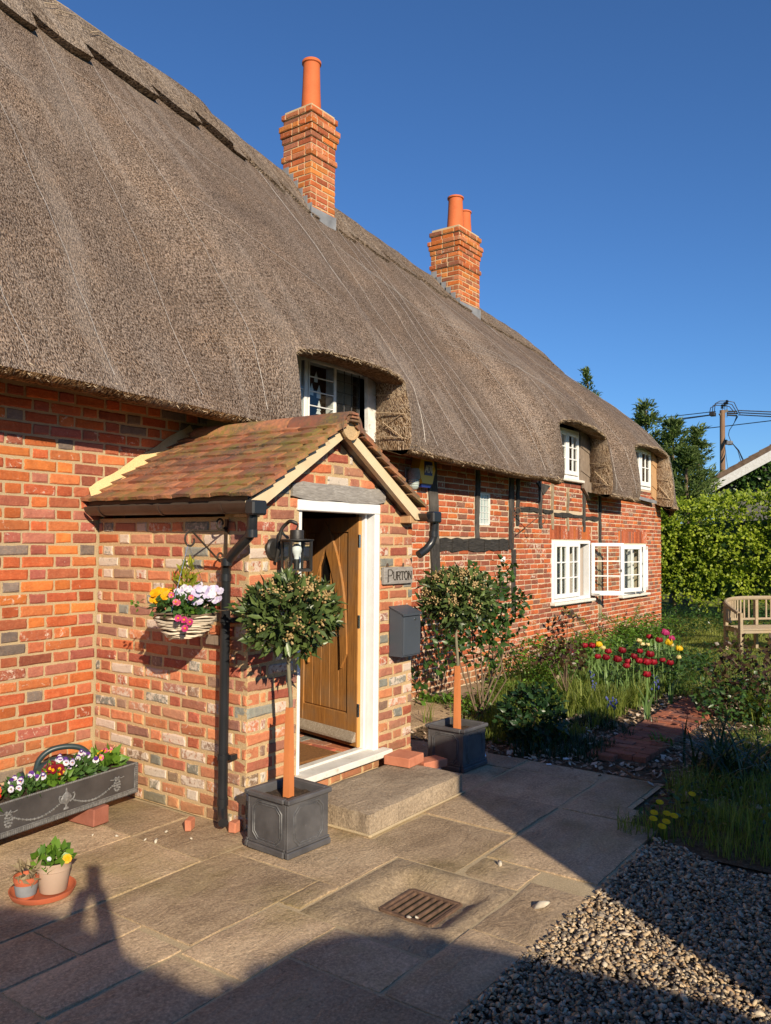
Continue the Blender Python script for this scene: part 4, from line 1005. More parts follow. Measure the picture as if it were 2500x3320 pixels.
# ------------------------------------------------------------------ ground
def stonemat(name, c0, c1, c2, moss=.5, attr=False, rv=.46):
    g = G(name, .85, .25); r = g.rnd(attr); co = g.coord('Object'); ro = g.coord('Object', (1, 1.7, 1), g.ma('MULTIPLY', r, 13.0))
    col = g.ramp(g.noise(ro, 3.0, 8, .62, .4), [(.3, c0), (.55, c1), (.75, c2)])
    col = g.mix(g.ramp(g.noise(co, 75, 5, .75), [(.44, 0), (.66, .75)]), col, tuple(min(1, a*1.75) for a in c1))
    col = g.mix(g.ramp(g.noise(co, 55, 5, .7), [(.5, 0), (.72, .6)]), col, tuple(a*.45 for a in c0))
    st = g.noise(co, 1.7, 7, .65); col = g.mix(g.ramp(st, [(.36, .55), (.50, 0)]), col, g.mix(1, col, (.55, .52, .50), 'MULTIPLY'))
    lc = g.voro(co, 9, 'F1'); col = g.mix(g.ma('MULTIPLY', g.ramp(g.noise(co, 14, 6, .75), [(.60, 0), (.68, .5)]), g.ramp(lc, [(.2, 1), (.45, 0)])), col, (.52, .47, .37))
    if moss: col = g.mix(g.ramp(g.noise(co, 1.3, 6, .6), [(.52, 0), (.72, moss)]), col, (.20, .165, .035))
    h = g.n('ShaderNodeHueSaturation'); g.set(h.inputs['Color'], col); g.set(h.inputs['Value'], g.ma('ADD', 1-rv/2, g.ma('MULTIPLY', r, rv))); col = h.outputs[0]
    hg = g.ma('ADD', g.ma('MULTIPLY', g.noise(ro, 5, 9, .68, .8), 1.0), g.ma('MULTIPLY', g.noise(co, 110, 4, .7), .18))
    return g.done(col, g.bump(hg, .8, .02))
MT['slab'] = stonemat('riven_sandstone', (.29, .205, .125), (.425, .31, .195), (.53, .41, .265), .5)
MT['stepstone'] = stonemat('step_sandstone', (.27, .205, .14), (.36, .28, .195), (.43, .345, .245), .12)
MT['concrete'] = stonemat('drain_concrete', (.27, .20, .125), (.40, .30, .19), (.49, .385, .25), .35)
MT['jointsand'] = mortarmat('paving_joint', (.42, .32, .19), (.54, .43, .27))
def sheet(name, pts, z, mat, kind='structure', n=0):
    mb = MB(); mb.add([(x, y, z) for x, y in pts], [tuple(range(len(pts)))]); return tag(mb.ob(name, mat), kind=kind)
g = G('ground_soil_grass', 1, .05); co = g.coord(); MT['ground'] = g.done(g.ramp(g.noise(co, 2.5, 8, .6), [(.3, (.10, .115, .028)), (.7, (.20, .215, .06))]), g.bump(g.noise(co, 30, 5), .8, .05))
g = G('mulch_soil', 1, .05); co = g.coord(); MT['mulch'] = g.done(g.ramp(g.noise(co, 26, 7, .7), [(.3, (.08, .052, .032)), (.55, (.20, .14, .085)), (.75, (.36, .27, .175))]), g.bump(g.noise(co, 60, 6, .7), 1, .03))
g = G('gravel_bed', 1, .1); co = g.coord(); MT['gravelbed'] = g.done(g.ramp(g.noise(co, 60, 5), [(.3, (.05, .04, .03)), (.7, (.17, .14, .10))]), g.bump(g.noise(co, 70, 5), 1, .03))
sheet('ground', [(-300, -300), (400, -300), (400, 300), (-300, 300)], -.06, MT['ground'])
sheet('lawn', [(8.8, -6), (60, -6), (60, 12), (15.9, 12), (15.9, 4.6), (9.2, 3.1)], -.012, MT['ground'])
sheet('garden_bed', [(4.5, -6), (9.6, -6), (9.3, 3.4), (15.6, 4.55), (15.6, WY), (4.5, WY)], -.022, MT['mulch'])
sheet('gravel', [(-6, -6), (4.62, -6), (4.60, .9), (4.55, 1.49), (-6, 1.49)], -.034, MT['gravelbed'])
mb = MB()
for (x0, x1, y0, y1) in ((-3, 2.80, 1.45, 4.0), (2.80, 3.46, 1.45, 1.82), (2.80, 3.46, 2.38, 4.0), (3.46, 4.46, 1.45, 4.0), (4.46, 4.95, 1.70, 4.0), (4.95, 5.66, 1.74, 4.0), (-3, 8.4, 4.0, WY)): mb.add([(x0, y0, -.009), (x1, y0, -.009), (x1, y1, -.009), (x0, y1, -.009)], [(0, 1, 2, 3)])
pav = tag(mb.ob('paving', MT['jointsand']), kind='structure')
SL_ = [(-.6, .28, 3.79, 4.75), (.3, 1.1, 3.79, 4.75), (1.1, 2.0, 3.79, 4.75), (2.0, 2.88, 3.79, 4.75), (2.88, 3.29, 3.79, 4.75), (-.6, .3, 3.21, 3.78), (.3, 1.1, 3.21, 3.78), (1.1, 1.75, 3.21, 3.78), (1.75, 2.87, 3.21, 3.78), (2.88, 3.66, 3.21, 3.78),
  (.2, 1.05, 2.58, 3.2), (1.05, 1.61, 2.58, 3.2), (1.62, 1.94, 2.87, 3.2), (1.945, 2.245, 2.87, 3.2), (1.62, 2.215, 2.58, 2.86), (2.25, 3.04, 2.58, 3.2), (3.05, 3.65, 2.45, 3.2),
  (.7, 1.6, 2.22, 2.57), (1.61, 2.175, 2.22, 2.57), (2.19, 2.74, 2.22, 2.57), (.2, .7, 1.47, 2.21), (.7, 1.25, 1.47, 2.21), (1.26, 1.84, 1.47, 2.21), (1.85, 2.42, 1.47, 2.21), (2.43, 2.73, 1.77, 2.21), (2.43, 3.05, 1.47, 1.755), (3.06, 3.64, 1.47, 1.755),
  (3.52, 3.79, 1.77, 2.09), (3.52, 4.155, 2.11, 2.70), (4.17, 4.76, 2.11, 2.72), (4.77, 5.38, 2.12, 2.73), (5.39, 5.64, 2.13, 2.73), (3.80, 4.74, 1.49, 2.09), (4.755, 5.0, 1.66, 2.09), (5.0, 5.63, 1.77, 2.1), (3.65, 4.65, 2.74, 3.3), (4.66, 5.34, 2.745, 3.34), (5.35, 5.65, 2.745, 3.3),
  (4.97, 5.6, 3.36, 3.98), (4.97, 5.62, 4.0, 4.75), (5.63, 6.5, 4.02, 4.75), (6.51, 7.4, 4.02, 4.75), (7.41, 8.35, 4.02, 4.75), (2.76, 3.04, 2.45, 2.575)]
for (x0, x1, y0, y1) in SL_:
    dz = rng.uniform(-.003, .003)
    rockslab('paving_slab', x0+.005, x1-.005, y0+.005, y1-.005, -.05, dz, MT['slab'], .008, 8, .005, pav)
step = rockslab('doorstep', 3.655, 4.655, 2.735, 3.265, -.03, .125, MT['stepstone'], .016, 14, .005)
tag(step, 'thick worn stone slab step in front of the porch door', 'doorstep')
for (a, b) in (((3.643, 3.25), (3.643, 2.72)), ((3.636, 2.724), (4.66, 2.724))): MB().beam((*a, .004), (*b, .004), .022, .018, ch=.006, jit=.003).ob('mortar_fillet', MT['jointsand'], step)
# drain
dr = emp('drain', (3.18, 2.09, 0), 'rusty barred drain grate sunk in a worn concrete dish', 'drain')
n = 22; V_ = []; F_ = []; X0, X1, Yl, Yh = 2.75, 3.515, 1.765, 2.44
def dz_(x, y):
    dx = max(abs(x-3.18)-.135, 0); dy = max(abs(y-2.085)-.145, 0); d = math.hypot(dx, dy); return -.05*(1-sst(0, .13, d))
for i in range(n+1):
    for j in range(n+1):
        x, y = X0+(X1-X0)*i/n, Yl+(Yh-Yl)*j/n
        x2, y2 = x, y
        z = .000+dz_(x, y)+.003*mnoise.noise(Vector((x*14, y*14, 2)))+.004*mnoise.noise(Vector((x*40, y*40, 2)))
        if i in (0, n) or j in (0, n): z = -.008
        V_.append((x2, y2, z))
for i in range(n):
    for j in range(n):
        xm, ym = X0+(X1-X0)*(i+.5)/n, Yl+(Yh-Yl)*(j+.5)/n
        if abs(xm-3.18) < .115 and abs(ym-2.085) < .12: continue
        F_.append((i*(n+1)+j, (i+1)*(n+1)+j, (i+1)*(n+1)+j+1, i*(n+1)+j+1))
link('surround', np_mesh('surround', V_, F_, True), MT['concrete'], dr)
mb = MB(); z = -.055
for (a, b) in (((3.05, 1.95), (3.05, 2.22)), ((3.31, 1.95), (3.31, 2.22)), ((3.05, 1.95), (3.31, 1.95)), ((3.05, 2.22), (3.31, 2.22))): mb.beam((*a, z), (*b, z), .022, .03, ch=.004)
mb.ob('grate_frame', MT['rust'], dr)
for k in range(7): MB().beam((3.055, 1.974+.037*k, z-.002), (3.305, 1.974+.037*k, z-.002), .016, .024, ch=.004).ob('bar', MT['rust'], dr)
mb = MB(); mb.box((3.18, 2.085, -.20), (.30, .32, .01)); mb.box((3.045, 2.085, -.13), (.01, .32, .14)); mb.box((3.315, 2.085, -.13), (.01, .32, .14)); mb.box((3.18, 1.94, -.13), (.28, .01, .14)); mb.box((3.18, 2.23, -.13), (.28, .01, .14)); mb.ob('pit', MT['plastic'], dr)  # pit coloured black for the shade seen between the bars
# gravel
def pebbles(n_, area, zf, smin, smax, seed):
    r = np.random.RandomState(seed); base = np.array([(0, 0, 1), (.9, 0, .35), (.28, .86, .35), (-.73, .53, .35), (-.73, -.53, .35), (.28, -.86, .35), (.73, .53, -.4), (-.28, .86, -.4), (-.9, 0, -.4), (-.28, -.86, -.4), (.73, -.53, -.4)])
    f = [(0, 1, 2), (0, 2, 3), (0, 3, 4), (0, 4, 5), (0, 5, 1), (1, 6, 2), (2, 7, 3), (3, 8, 4), (4, 9, 5), (5, 10, 1), (6, 7, 2), (7, 8, 3), (8, 9, 4), (9, 10, 5), (10, 6, 1)]
    VV, FF, RR = [], [], []; f = np.array(f)
    for i in range(n_):
        x, y = area(r); s = r.uniform(smin, smax)*(1.5 if r.rand() < .08 else 1); sc = np.array([r.uniform(.8, 1.6), r.uniform(.6, 1.1), r.uniform(.35, .7)])*s
        a = r.uniform(0, 6.28); v = base*(1+r.uniform(-.38, .3, base.shape))*sc; tl = r.uniform(-.8, .8); c, s_ = math.cos(tl), math.sin(tl)
        v = np.stack([v[:, 0]*c-v[:, 2]*s_, v[:, 1], v[:, 0]*s_+v[:, 2]*c], 1)
        c, s_ = math.cos(a), math.sin(a); v = np.stack([v[:, 0]*c-v[:, 1]*s_, v[:, 0]*s_+v[:, 1]*c, v[:, 2]], 1)
        FF.append(f+len(VV)*11); VV.append(v+np.array([x, y, zf(r)])); RR.append(np.full(11, r.rand()))
    return np.concatenate(VV), np.concatenate(FF), np.concatenate(RR)
g = G('flint_gravel', .7, .35); r_ = g.rnd(True); co = g.coord()
col = g.ramp(r_, [(0, (.15, .105, .065)), (.18, (.36, .25, .14)), (.36, (.50, .37, .22)), (.52, (.25, .20, .15)), (.66, (.54, .44, .31)), (.8, (.38, .23, .11)), (.9, (.11, .095, .08))], True)
col = g.mix(g.ramp(g.noise(co, 70, 5, .7), [(.45, 0), (.7, .5)]), col, (.58, .50, .38)); MT['flint'] = g.done(col, g.bump(g.noise(co, 120, 4), .5, .004))
def garea(r):
    while True:
        x, y = r.uniform(1.7, 4.62), r.uniform(-.4, 1.475)
        if x < 4.5+.1*math.sin(y*5) and x*.81+y*.586 > 1.6: return x, y
V_, F_, R_ = pebbles(36000, garea, lambda r: r.uniform(-.026, .006), .0045, .0125, 5)
tag(link('gravel_stones', np_mesh('gravel_stones', V_, F_, False, R_), MT['flint']), 'loose flint gravel lying beside the paving', 'gravel', kind='stuff')
MT['palestone'] = simple('pale_flint', [(.3, (.42, .36, .27)), (.7, (.58, .52, .42))], 40, rough=.8, bump=.3)
for k, (px, py, s) in enumerate([(1755, 2942, .022), (1622, 2803, .014), (1325, 2950, .014), (1350, 2950, .014), (505, 2730, .013), (470, 2725, .011), (300, 2710, .010), (378, 2713, .011), (620, 2722, .012), (540, 2698, .010)]):
    p = P(px, py, 2, 0); V_, F_, R_ = pebbles(1, lambda r: (p[0], p[1]), lambda r: s*.5 if k not in (2, 3) else -.03, s*.9, s, 40+k)
    o = link('stone', np_mesh('stone', V_, F_, False, R_), MT['palestone'], None)
    tag(o, ['white pebble with a pointed top alone on the paving near the gravel', 'pale oval pebble on the paving right of the drain', 'white pebble lying on the left drain bars', 'white pebble lying on the right drain bars', 'white chip on the paving joint, largest of its line', 'white chip second along the paving joint', 'tiny white chip on the paving left of the joint', 'tiny white chip on the paving nearest the trough', 'curled pale chip on the paving in front of the downpipe', 'tiny pale chip on the paving behind the chip line'][k], 'stone', 'stray stones on the paving')
# mulch chips
def flakes(n_, area, zf, L0, L1, seed):
    r = np.random.RandomState(seed); P_ = np.array([area(r) for _ in range(n_)]); L = r.uniform(L0, L1, n_); W = L*r.uniform(.3, .8, n_); a = r.uniform(0, 6.28, n_); t = r.uniform(-.6, .6, (n_, 2))
    dx, dy = np.cos(a), np.sin(a); z = np.array([zf(r) for _ in range(n_)]); VV = np.zeros((n_, 4, 3))
    for q, (u, v) in enumerate(((-1, -1), (1, -1), (1, 1), (-1, 1))):
        VV[:, q, 0] = P_[:, 0]+dx*u*L/2-dy*v*W/2; VV[:, q, 1] = P_[:, 1]+dy*u*L/2+dx*v*W/2; VV[:, q, 2] = z+u*t[:, 0]*L/2+v*t[:, 1]*W/2
    return VV.reshape(-1, 3), np.arange(n_*4).reshape(-1, 4), np.repeat(r.rand(n_), 4)
g = G('bark_chips', .9, .2); r_ = g.rnd(True)
MT['chips'] = g.done(g.ramp(r_, [(0, (.13, .08, .05)), (.4, (.29, .19, .12)), (.75, (.46, .34, .23)), (.95, (.64, .55, .44))]))
def bedarea(r):
    while True:
        x, y = r.uniform(5.4, 9.8), r.uniform(1.0, 4.5)
        if x < 5.66 and y > 1.72 and y < 4.0: 
            if r.rand() < .9: continue
        if y > 4.0 and x < 8.4: continue
        if 6.0 < x < 9.3 and 1.99+.02*(x-6) < y < 2.5+.02*(x-6) and r.rand() < .96: continue
        return x, y
V_, F_, R_ = flakes(9000, bedarea, lambda r: r.uniform(-.02, .012), .012, .045, 3)
tag(link('bark_mulch', np_mesh('bark_mulch', V_, F_, False, R_), MT['chips']), 'scattered bark mulch covering the flower bed', 'mulch', kind='stuff')
# brick path
path = sheet('path', [(6.0, 2.0), (9.3, 2.06), (9.3, 2.52), (6.0, 2.46)], -.014, MT['mulch'])
PB = []
for k in range(5):
    mb = MB(); mb.cbox((0, 0, 0), (.101, .21, .06), .006, jit=.003); PB.append(mb.mesh('brick'))
for me in PB: me.materials.append(brickmat('path_brick_'+str(PB.index(me)), [(.34, .115, .065), (.42, .15, .085), (.28, .10, .06), (.38, .13, .075), (.30, .13, .09)], .12, low_dirt=False))
for i in range(29):
    for j in range(3):
        x = 6.08+i*.108; y0 = 2.02+.02*(x-6); off = .107 if i % 2 else 0; w = 1
        y = y0+.105+j*.216-off
        if i % 2 == 0 and j == 2: continue
        if i % 2 and j in (0, 2): w = .48; y = y0+.052 if j == 0 else y0+.43-.052
        if (i in (0,)) and j == 0: continue
        link('brick', PB[rng.randrange(5)], None, path, (x+rng.uniform(-.004, .004), y, -.004+rng.uniform(-.006, .006)), (rng.uniform(-.02, .02), rng.uniform(-.02, .02), rng.uniform(-.03, .03)), (1, w, 1))
# loose bricks
def loose(name, c, d, rz, mat, label, group=None):
    mb = MB(); mb.cbox((0, 0, 0), d, .006, jit=.0025); o = mb.ob(name, mat, None, False, c, (0, 0, rz)); return tag(o, label, 'brick', group)
MT['paver'] = simple('orange_paver', [(.3, (.44, .155, .085)), (.7, (.54, .21, .12))], 12, rough=.9, bump=.4, bscale=60)
MT['paverred'] = simple('red_engineering_brick', [(.3, (.24, .085, .055)), (.7, (.32, .12, .08))], 12, rough=.85, bump=.4, bscale=60)
loose('brick', (4.60, 3.16, .158), (.20, .20, .062), R(4), MT['paver'], 'square orange block on the right end of the doorstep', 'loose bricks')
loose('brick', (4.80, 3.08, .10), (.22, .13, .055), R(-14), MT['paver'], 'flat orange block beside the doorstep, behind the square one', 'loose bricks')
p = P(615, 2690, 2, 0); loose('brick', (p[0], p[1], .032), (.075, .04, .062), R(30), MT['paver'], 'grooved orange brick fragment lying alone on the paving', 'loose bricks')
p = P(757, 2690, 2, 0); loose('brick', (p[0]-.02, p[1]-.03, .030), (.06, .05, .06), R(12), MT['paver'], 'orange brick fragment against the porch foot by the downpipe', 'loose bricks')
# ------------------------------------------------------------------ rainwater goods
gl_ = emp('rainwater_pipe', (3.25, 3.46, 0), 'black downpipe with brown gutter on the left side of the porch', 'downpipe')
def halfpipe(mb, p0, p1, r, t=.004):
    p0, p1 = Vector(p0), Vector(p1); d = (p1-p0).normalized(); sdv = d.cross(Vector((0, 0, 1))).normalized(); ring = []
    for p in (p0, p1):
        for rr in (r, r-t):
            for q in range(11): a = math.pi+math.pi*q/10; ring.append(p+sdv*rr*math.cos(a)+Vector((0, 0, rr*math.sin(a))))
    fs = []
    for q in range(10): fs += [(q, q+1, 22+q+1, 22+q), (11+q, 33+q, 33+q+1, 11+q+1), (q, 11+q, 11+q+1, q+1), (22+q, 22+q+1, 33+q+1, 33+q)]
    fs += [(0, 22, 33, 11), (10, 21, 43, 32)]; mb.add(ring, fs)
mb = MB(); halfpipe(mb, (3.205, 4.70, 1.832), (3.175, 3.17, 1.825), .056); mb.ob('gutter', MT['gutter'], gl_, True)
for y in (4.55, 3.95, 3.40): mb = MB(); halfpipe(mb, (3.175+.02*(y-3.17), y-.012, 1.829), (3.175+.02*(y-3.17), y+.012, 1.829), .061); mb.ob('gutter_bracket', MT['gutter'], gl_, True)
MB().cbox((3.17, 3.16, 1.80), (.11, .07, .08), .01).ob('outlet', MT['plastic'], gl_)
PXp, PYp = 3.248, 3.47
MB().tube([(3.17, 3.185, 1.76), (3.17, 3.19, 1.68), (3.175, 3.215, 1.645), (3.222, 3.39, 1.545), (3.238, 3.46, 1.485), (PXp, PYp, 1.44), (PXp, PYp, .2), (PXp, PYp, .11), (3.225, 3.44, .075), (3.19, 3.40, .06)], .028, 16).ob('pipe', MT['plastic'], gl_, True)
for z in (1.66, 1.50, 1.41, .15): MB().lathe([(.028, -.022), (.032, -.02), (.032, .02), (.028, .022)], 18, ((3.17, 3.19, z) if z > 1.6 else (PXp, PYp, z) if z < 1.49 else (3.225, 3.44, z))).ob('socket', MT['plastic'], gl_, True)
for z in (1.17, .40):
    mb = MB(); mb.lathe([(.029, -.016), (.034, -.015), (.034, .015), (.029, .016)], 18, (PXp, PYp, z)); mb.cbox((PXp+.03, PYp-.045, z), (.05, .03, .03), .003); mb.ob('clip', MT['plastic'], gl_, True)
g2 = emp('gutter_end', (5.12, 3.2, 1.5), 'short black gutter outlet elbow ending in the air right of the porch', 'pipe')
MB().cbox((4.96, 3.16, 1.80), (.11, .07, .08), .01).ob('outlet', MT['plastic'], g2)
mb = MB(); halfpipe(mb, (4.93, 4.70, 1.832), (4.93, 3.17, 1.825), .056); mb.ob('gutter', MT['gutter'], g2, True)
MB().tube([(4.985, 3.17, 1.77), (4.985, 3.18, 1.66), (4.98, 3.19, 1.62), (4.94, 3.21, 1.57), (4.87, 3.23, 1.53)], .029, 14).ob('elbow', MT['plastic'], g2, True)
MB().lathe([(.029, -.022), (.033, -.02), (.033, .02), (.029, .022)], 18, (4.985, 3.18, 1.68)).ob('socket', MT['plastic'], g2, True)
# ------------------------------------------------------------------ lantern
la = emp('wall_lantern', (3.49, PY, 1.5), 'black glazed lantern on a curved arm beside the porch door', 'lantern')
c = P(962, 1800, 1, 3.17); lx, ly = c[0], c[1]; zt, zb = 1.635, 1.455
mb = MB(); mb.lathe([(0, 0), (.062, 0), (.062, .02), (.052, .03), (0, .032)], 24); M = Matrix.Translation((3.488, PY+.002, 1.575)) @ Matrix.Rotation(R(90), 4, 'X'); mb.v = [tuple(M @ Vector(p)) for p in mb.v]; mb.ob('wall_plate', MT['iron'], la, True)
pts = [(3.488, PY-.03, 1.50), (3.488, PY-.045, 1.56), (3.488, PY-.055, 1.63), (3.492, PY-.07, 1.69), (3.505, PY-.10, 1.725), (lx-.02, ly+.03, 1.735), (lx, ly, 1.722)]
MB().tube(cr(pts), .011, 10).ob('arm', MT['iron'], la, True)
MB().tube([(lx, ly, 1.722), (lx+.008, ly, 1.705), (lx-.004, ly, 1.69), (lx, ly, 1.675)], .005, 6).ob('hook', MT['iron'], la, True)
mb = MB(); mb.lathe([(0, .052), (.038, .05), (.04, .045), (.04, .0), (.1, -.004), (.1, -.01), (0, -.012)], 24, (lx, ly, zt)); mb.ob('cap', MT['iron'], la, True)
hs = .088; rz = R(20); cor = [(hs*math.cos(rz+R(90)*k), hs*math.sin(rz+R(90)*k)) for k in range(4)]
mb = MB()
for k in range(4):
    a, b = cor[k], cor[(k+1) % 4]
    mb.beam((lx+a[0], ly+a[1], zb), (lx+a[0], ly+a[1], zt-.01), .013, .013)
    for z in (zb, zt-.014): mb.beam((lx+a[0], ly+a[1], z), (lx+b[0], ly+b[1], z), .012, .014)
mb.ob('cage', MT['iron'], la)
for k in range(4):
    a, b = cor[k], cor[(k+1) % 4]; mb = MB(); mb.add([(lx+a[0], ly+a[1], zb), (lx+b[0], ly+b[1], zb), (lx+b[0], ly+b[1], zt-.01), (lx+a[0], ly+a[1], zt-.01)], [(0, 1, 2, 3)]); mb.ob('pane', MT['glass'], la)
MB().lathe([(0, .0), (.016, .0), (.018, .05), (.017, .058)], 14, (lx, ly, zb+.005)).ob('lamp_holder', MT['iron'], la, True)
MB().lathe([(.014, .058), (.016, .075), (.028, .10), (.030, .115), (.024, .135), (.010, .145), (0, .146)], 18, (lx, ly, zb+.005)).ob('bulb', MT['white'], la, True)
MB().box((lx, ly, zb-.004), (.11, .11, .006), rz+R(45)).ob('base', MT['iron'], la)
# ------------------------------------------------------------------ name board (letters are raised strokes)
sg = emp('name_board', (4.78, PY, 1.35), 'weathered wooden PURTON name board on the porch wall above the letterbox', 'sign')
a = P(1247, 1890, 1, PY-.03); b = P(1340, 1842, 1, PY-.03); sx0, sx1 = a[0]+.0, b[0]; sz = 1.385; shh = .118
MB().cbox(((sx0+sx1)/2, PY-.014, sz), (sx1-sx0, .026, shh), .003, jit=.001).ob('board', MT['oakgrey'], sg)
for x in (sx0+.07, sx1-.09):
    mb = MB(); mb.lathe([(0, 0), (.012, 0), (.012, .004), (0, .004)], 12); M = Matrix.Translation((x, PY-.002, sz+shh/2+.016)) @ Matrix.Rotation(R(90), 4, 'X'); mb.v = [tuple(M @ Vector(p)) for p in mb.v]; mb.box((x, PY-.004, sz+shh/2+.006), (.02, .004, .022)); mb.ob('hanger', MT['rust'], sg)
GL = {'P': [((0, 0), (0, 1)), ((0, 1), (.42, 1)), ((.42, 1), (.60, .88)), ((.60, .88), (.60, .66)), ((.60, .66), (.42, .5)), ((.42, .5), (0, .5))],
      'U': [((.02, 1), (.02, .25)), ((.02, .25), (.2, 0)), ((.2, 0), (.48, 0)), ((.48, 0), (.62, .25)), ((.62, .25), (.62, 1))],
      'R': [((0, 0), (0, 1)), ((0, 1), (.42, 1)), ((.42, 1), (.58, .86)), ((.58, .86), (.58, .66)), ((.58, .66), (.42, .52)), ((.42, .52), (0, .52)), ((.3, .52), (.64, 0))],
      'T': [((.33, 0), (.33, 1)), ((-.02, 1), (.68, 1)), ((-.02, 1), (-.02, .84)), ((.68, 1), (.68, .84))],
      'O': [((.2, 0), (.5, 0)), ((.5, 0), (.7, .28)), ((.7, .28), (.7, .72)), ((.7, .72), (.5, 1)), ((.5, 1), (.2, 1)), ((.2, 1), (0, .72)), ((0, .72), (0, .28)), ((0, .28), (.2, 0))],
      'N': [((.02, 0), (.02, 1)), ((.02, 1), (.6, 0)), ((.6, 0), (.6, 1))], 'A': [((0, 0), (.33, 1)), ((.33, 1), (.66, 0)), ((.14, .36), (.52, .36))],
      'D': [((0, 0), (0, 1)), ((0, 1), (.4, 1)), ((.4, 1), (.62, .75)), ((.62, .75), (.62, .25)), ((.62, .25), (.4, 0)), ((.4, 0), (0, 0))]}
SER = {'P': [(0, 0), (0, 1)], 'U': [(.02, 1), (.62, 1)], 'R': [(0, 0), (0, 1), (.64, 0)], 'T': [(.33, 0)], 'N': [(.02, 0), (.02, 1), (.6, 1)]}
def letters(mb, txt, x, z, h, hs_, wd, y, th, serif=True, adv=.92, up=0):
    for i, ch_ in enumerate(txt):
        H = h if i == 0 else hs_; zz = z+(up if i else 0)
        for (p, q) in GL[ch_]:
            v = abs(q[0]-p[0]) < .05; w = wd*(1.0 if v or ch_ in 'O' or ch_ in 'RN' and q[1] == 0 else .66)
            d = Vector((q[0]-p[0], 0, q[1]-p[1])).normalized()*wd*.25
            mb.beam(Vector((x+p[0]*H, y, zz+p[1]*H))-d, Vector((x+q[0]*H, y, zz+q[1]*H))+d, th, w, up=(0, 0, 1) if not v else (1, 0, 0))
        if serif:
            for s_ in SER.get(ch_, []): mb.beam((x+s_[0]*H-wd*.9, y, zz+s_[1]*H), (x+s_[0]*H+wd*.9, y, zz+s_[1]*H), th, wd*.45)
        x += H*adv*{'P': 1.0, 'U': 1.1, 'R': 1.06, 'T': 1.06, 'O': 1.18}.get(ch_, 1.0)
mb = MB(); letters(mb, 'PURTON', sx0+.045, sz-.042, .084, .056, .0085, PY-.028, .003, True, .76, .012); mb.ob('lettering', MT['lettering'], sg)
# ------------------------------------------------------------------ letterbox
lb = emp('letterbox', (4.80, PY, .95), 'slate grey steel letterbox mounted on the right porch pier', 'letterbox')
mx0, mx1, mz0, mz1 = 4.665, 4.885, .825, 1.165; my = PY-.115
mb = MB(); mb.prism([(mx0, PY-.004, mz0), (mx0, my, mz0), (mx0, my, mz1-.045), (mx0, PY-.004, mz1)], (mx1-mx0, 0, 0)); mb.ob('body', MT['mail'], lb)
MB().cbox(((mx0+mx1)/2, my-.004, (mz0+mz1-.06)/2+.002), (mx1-mx0-.012, .008, mz1-mz0-.075), .002).ob('door', MT['mail'], lb)
mb = MB(); mb.prism([(mx0-.006, PY-.002, mz1+.006), (mx0-.006, my-.014, mz1-.042), (mx0-.006, my-.014, mz1-.058), (mx0-.006, my-.008, mz1-.058), (mx0-.006, my-.006, mz1-.048), (mx0-.006, PY-.002, mz1+.001)], (mx1-mx0+.012, 0, 0)); mb.ob('lid', MT['mail'], lb)
mb = MB(); mb.lathe([(0, 0), (.009, 0), (.009, .008), (0, .01)], 12); M = Matrix.Translation(((mx0+mx1)/2+.03, my-.006, mz1-.085)) @ Matrix.Rotation(R(90), 4, 'X'); mb.v = [tuple(M @ Vector(p)) for p in mb.v]; mb.ob('lock', MT['chrome'], lb, True)
# ------------------------------------------------------------------ alarm box and bulkhead lamp
al = emp('alarm_box', (7.15, WY, 2.3), 'yellow hexagonal alarm box with ADT badge under the eave', 'alarm box')
c = P(1386, 1522, 1, WY-.10); ax, az = c[0], c[2]; hx = [(-.10, .15), (.10, .15), (.155, 0), (.10, -.15), (-.10, -.15), (-.155, 0)]
mb = MB(); n6 = 6
fr_ = [(ax+x, WY-.10, az+z) for x, z in hx]; bk = [(ax+x*1.12, WY-.002, az+z*1.08) for x, z in hx]
mb.add(fr_+bk, [tuple(range(6)), *[(i, 6+i, 6+(i+1) % 6, (i+1) % 6) for i in range(6)]]); mb.ob('cover', MT['yellow'], al)
MB().box((ax+.015, WY-.1025, az+.01), (.15, .005, .145)).ob('badge', MT['blue'], al)
mb = MB(); letters(mb, 'ADT', ax-.052, az-.03, .07, .07, .017, WY-.1065, .003, False, .72); mb.ob('lettering', MT['white'], al)
MB().prism([(ax-.10, WY-.09, az-.155), (ax+.10, WY-.09, az-.155), (ax+.07, WY-.09, az-.19), (ax-.09, WY-.09, az-.19)], (0, .085, 0)).ob('strobe', MT['blue'], al)
bl = emp('bulkhead_lamp', (6.95, WY, 2.2), 'ribbed glass bulkhead lamp beside the yellow alarm box', 'lamp')
c = P(1345, 1555, 1, WY-.08); bx_, bz_ = c[0]-.02, c[2]
MB().lathe([(0, .12), (.05, .115), (.065, .09), (.068, .02), (.062, .0)], 18, (bx_, WY-.08, bz_)).ob('lamp_base', MT['oakgrey'], bl, True)
mb = MB(); mb.lathe([(.055, 0), (.06, -.01), (.055, -.02), (.06, -.03), (.055, -.04), (.058, -.05), (.052, -.06), (.055, -.07), (.045, -.09), (.03, -.105), (0, -.11)], 18, (bx_, WY-.08, bz_)); mb.ob('glass_dome', MT['glass_old'], bl, True)
MB().box((bx_, WY-.01, bz_+.05), (.10, .02, .16)).ob('back_plate', MT['oakgrey'], bl)
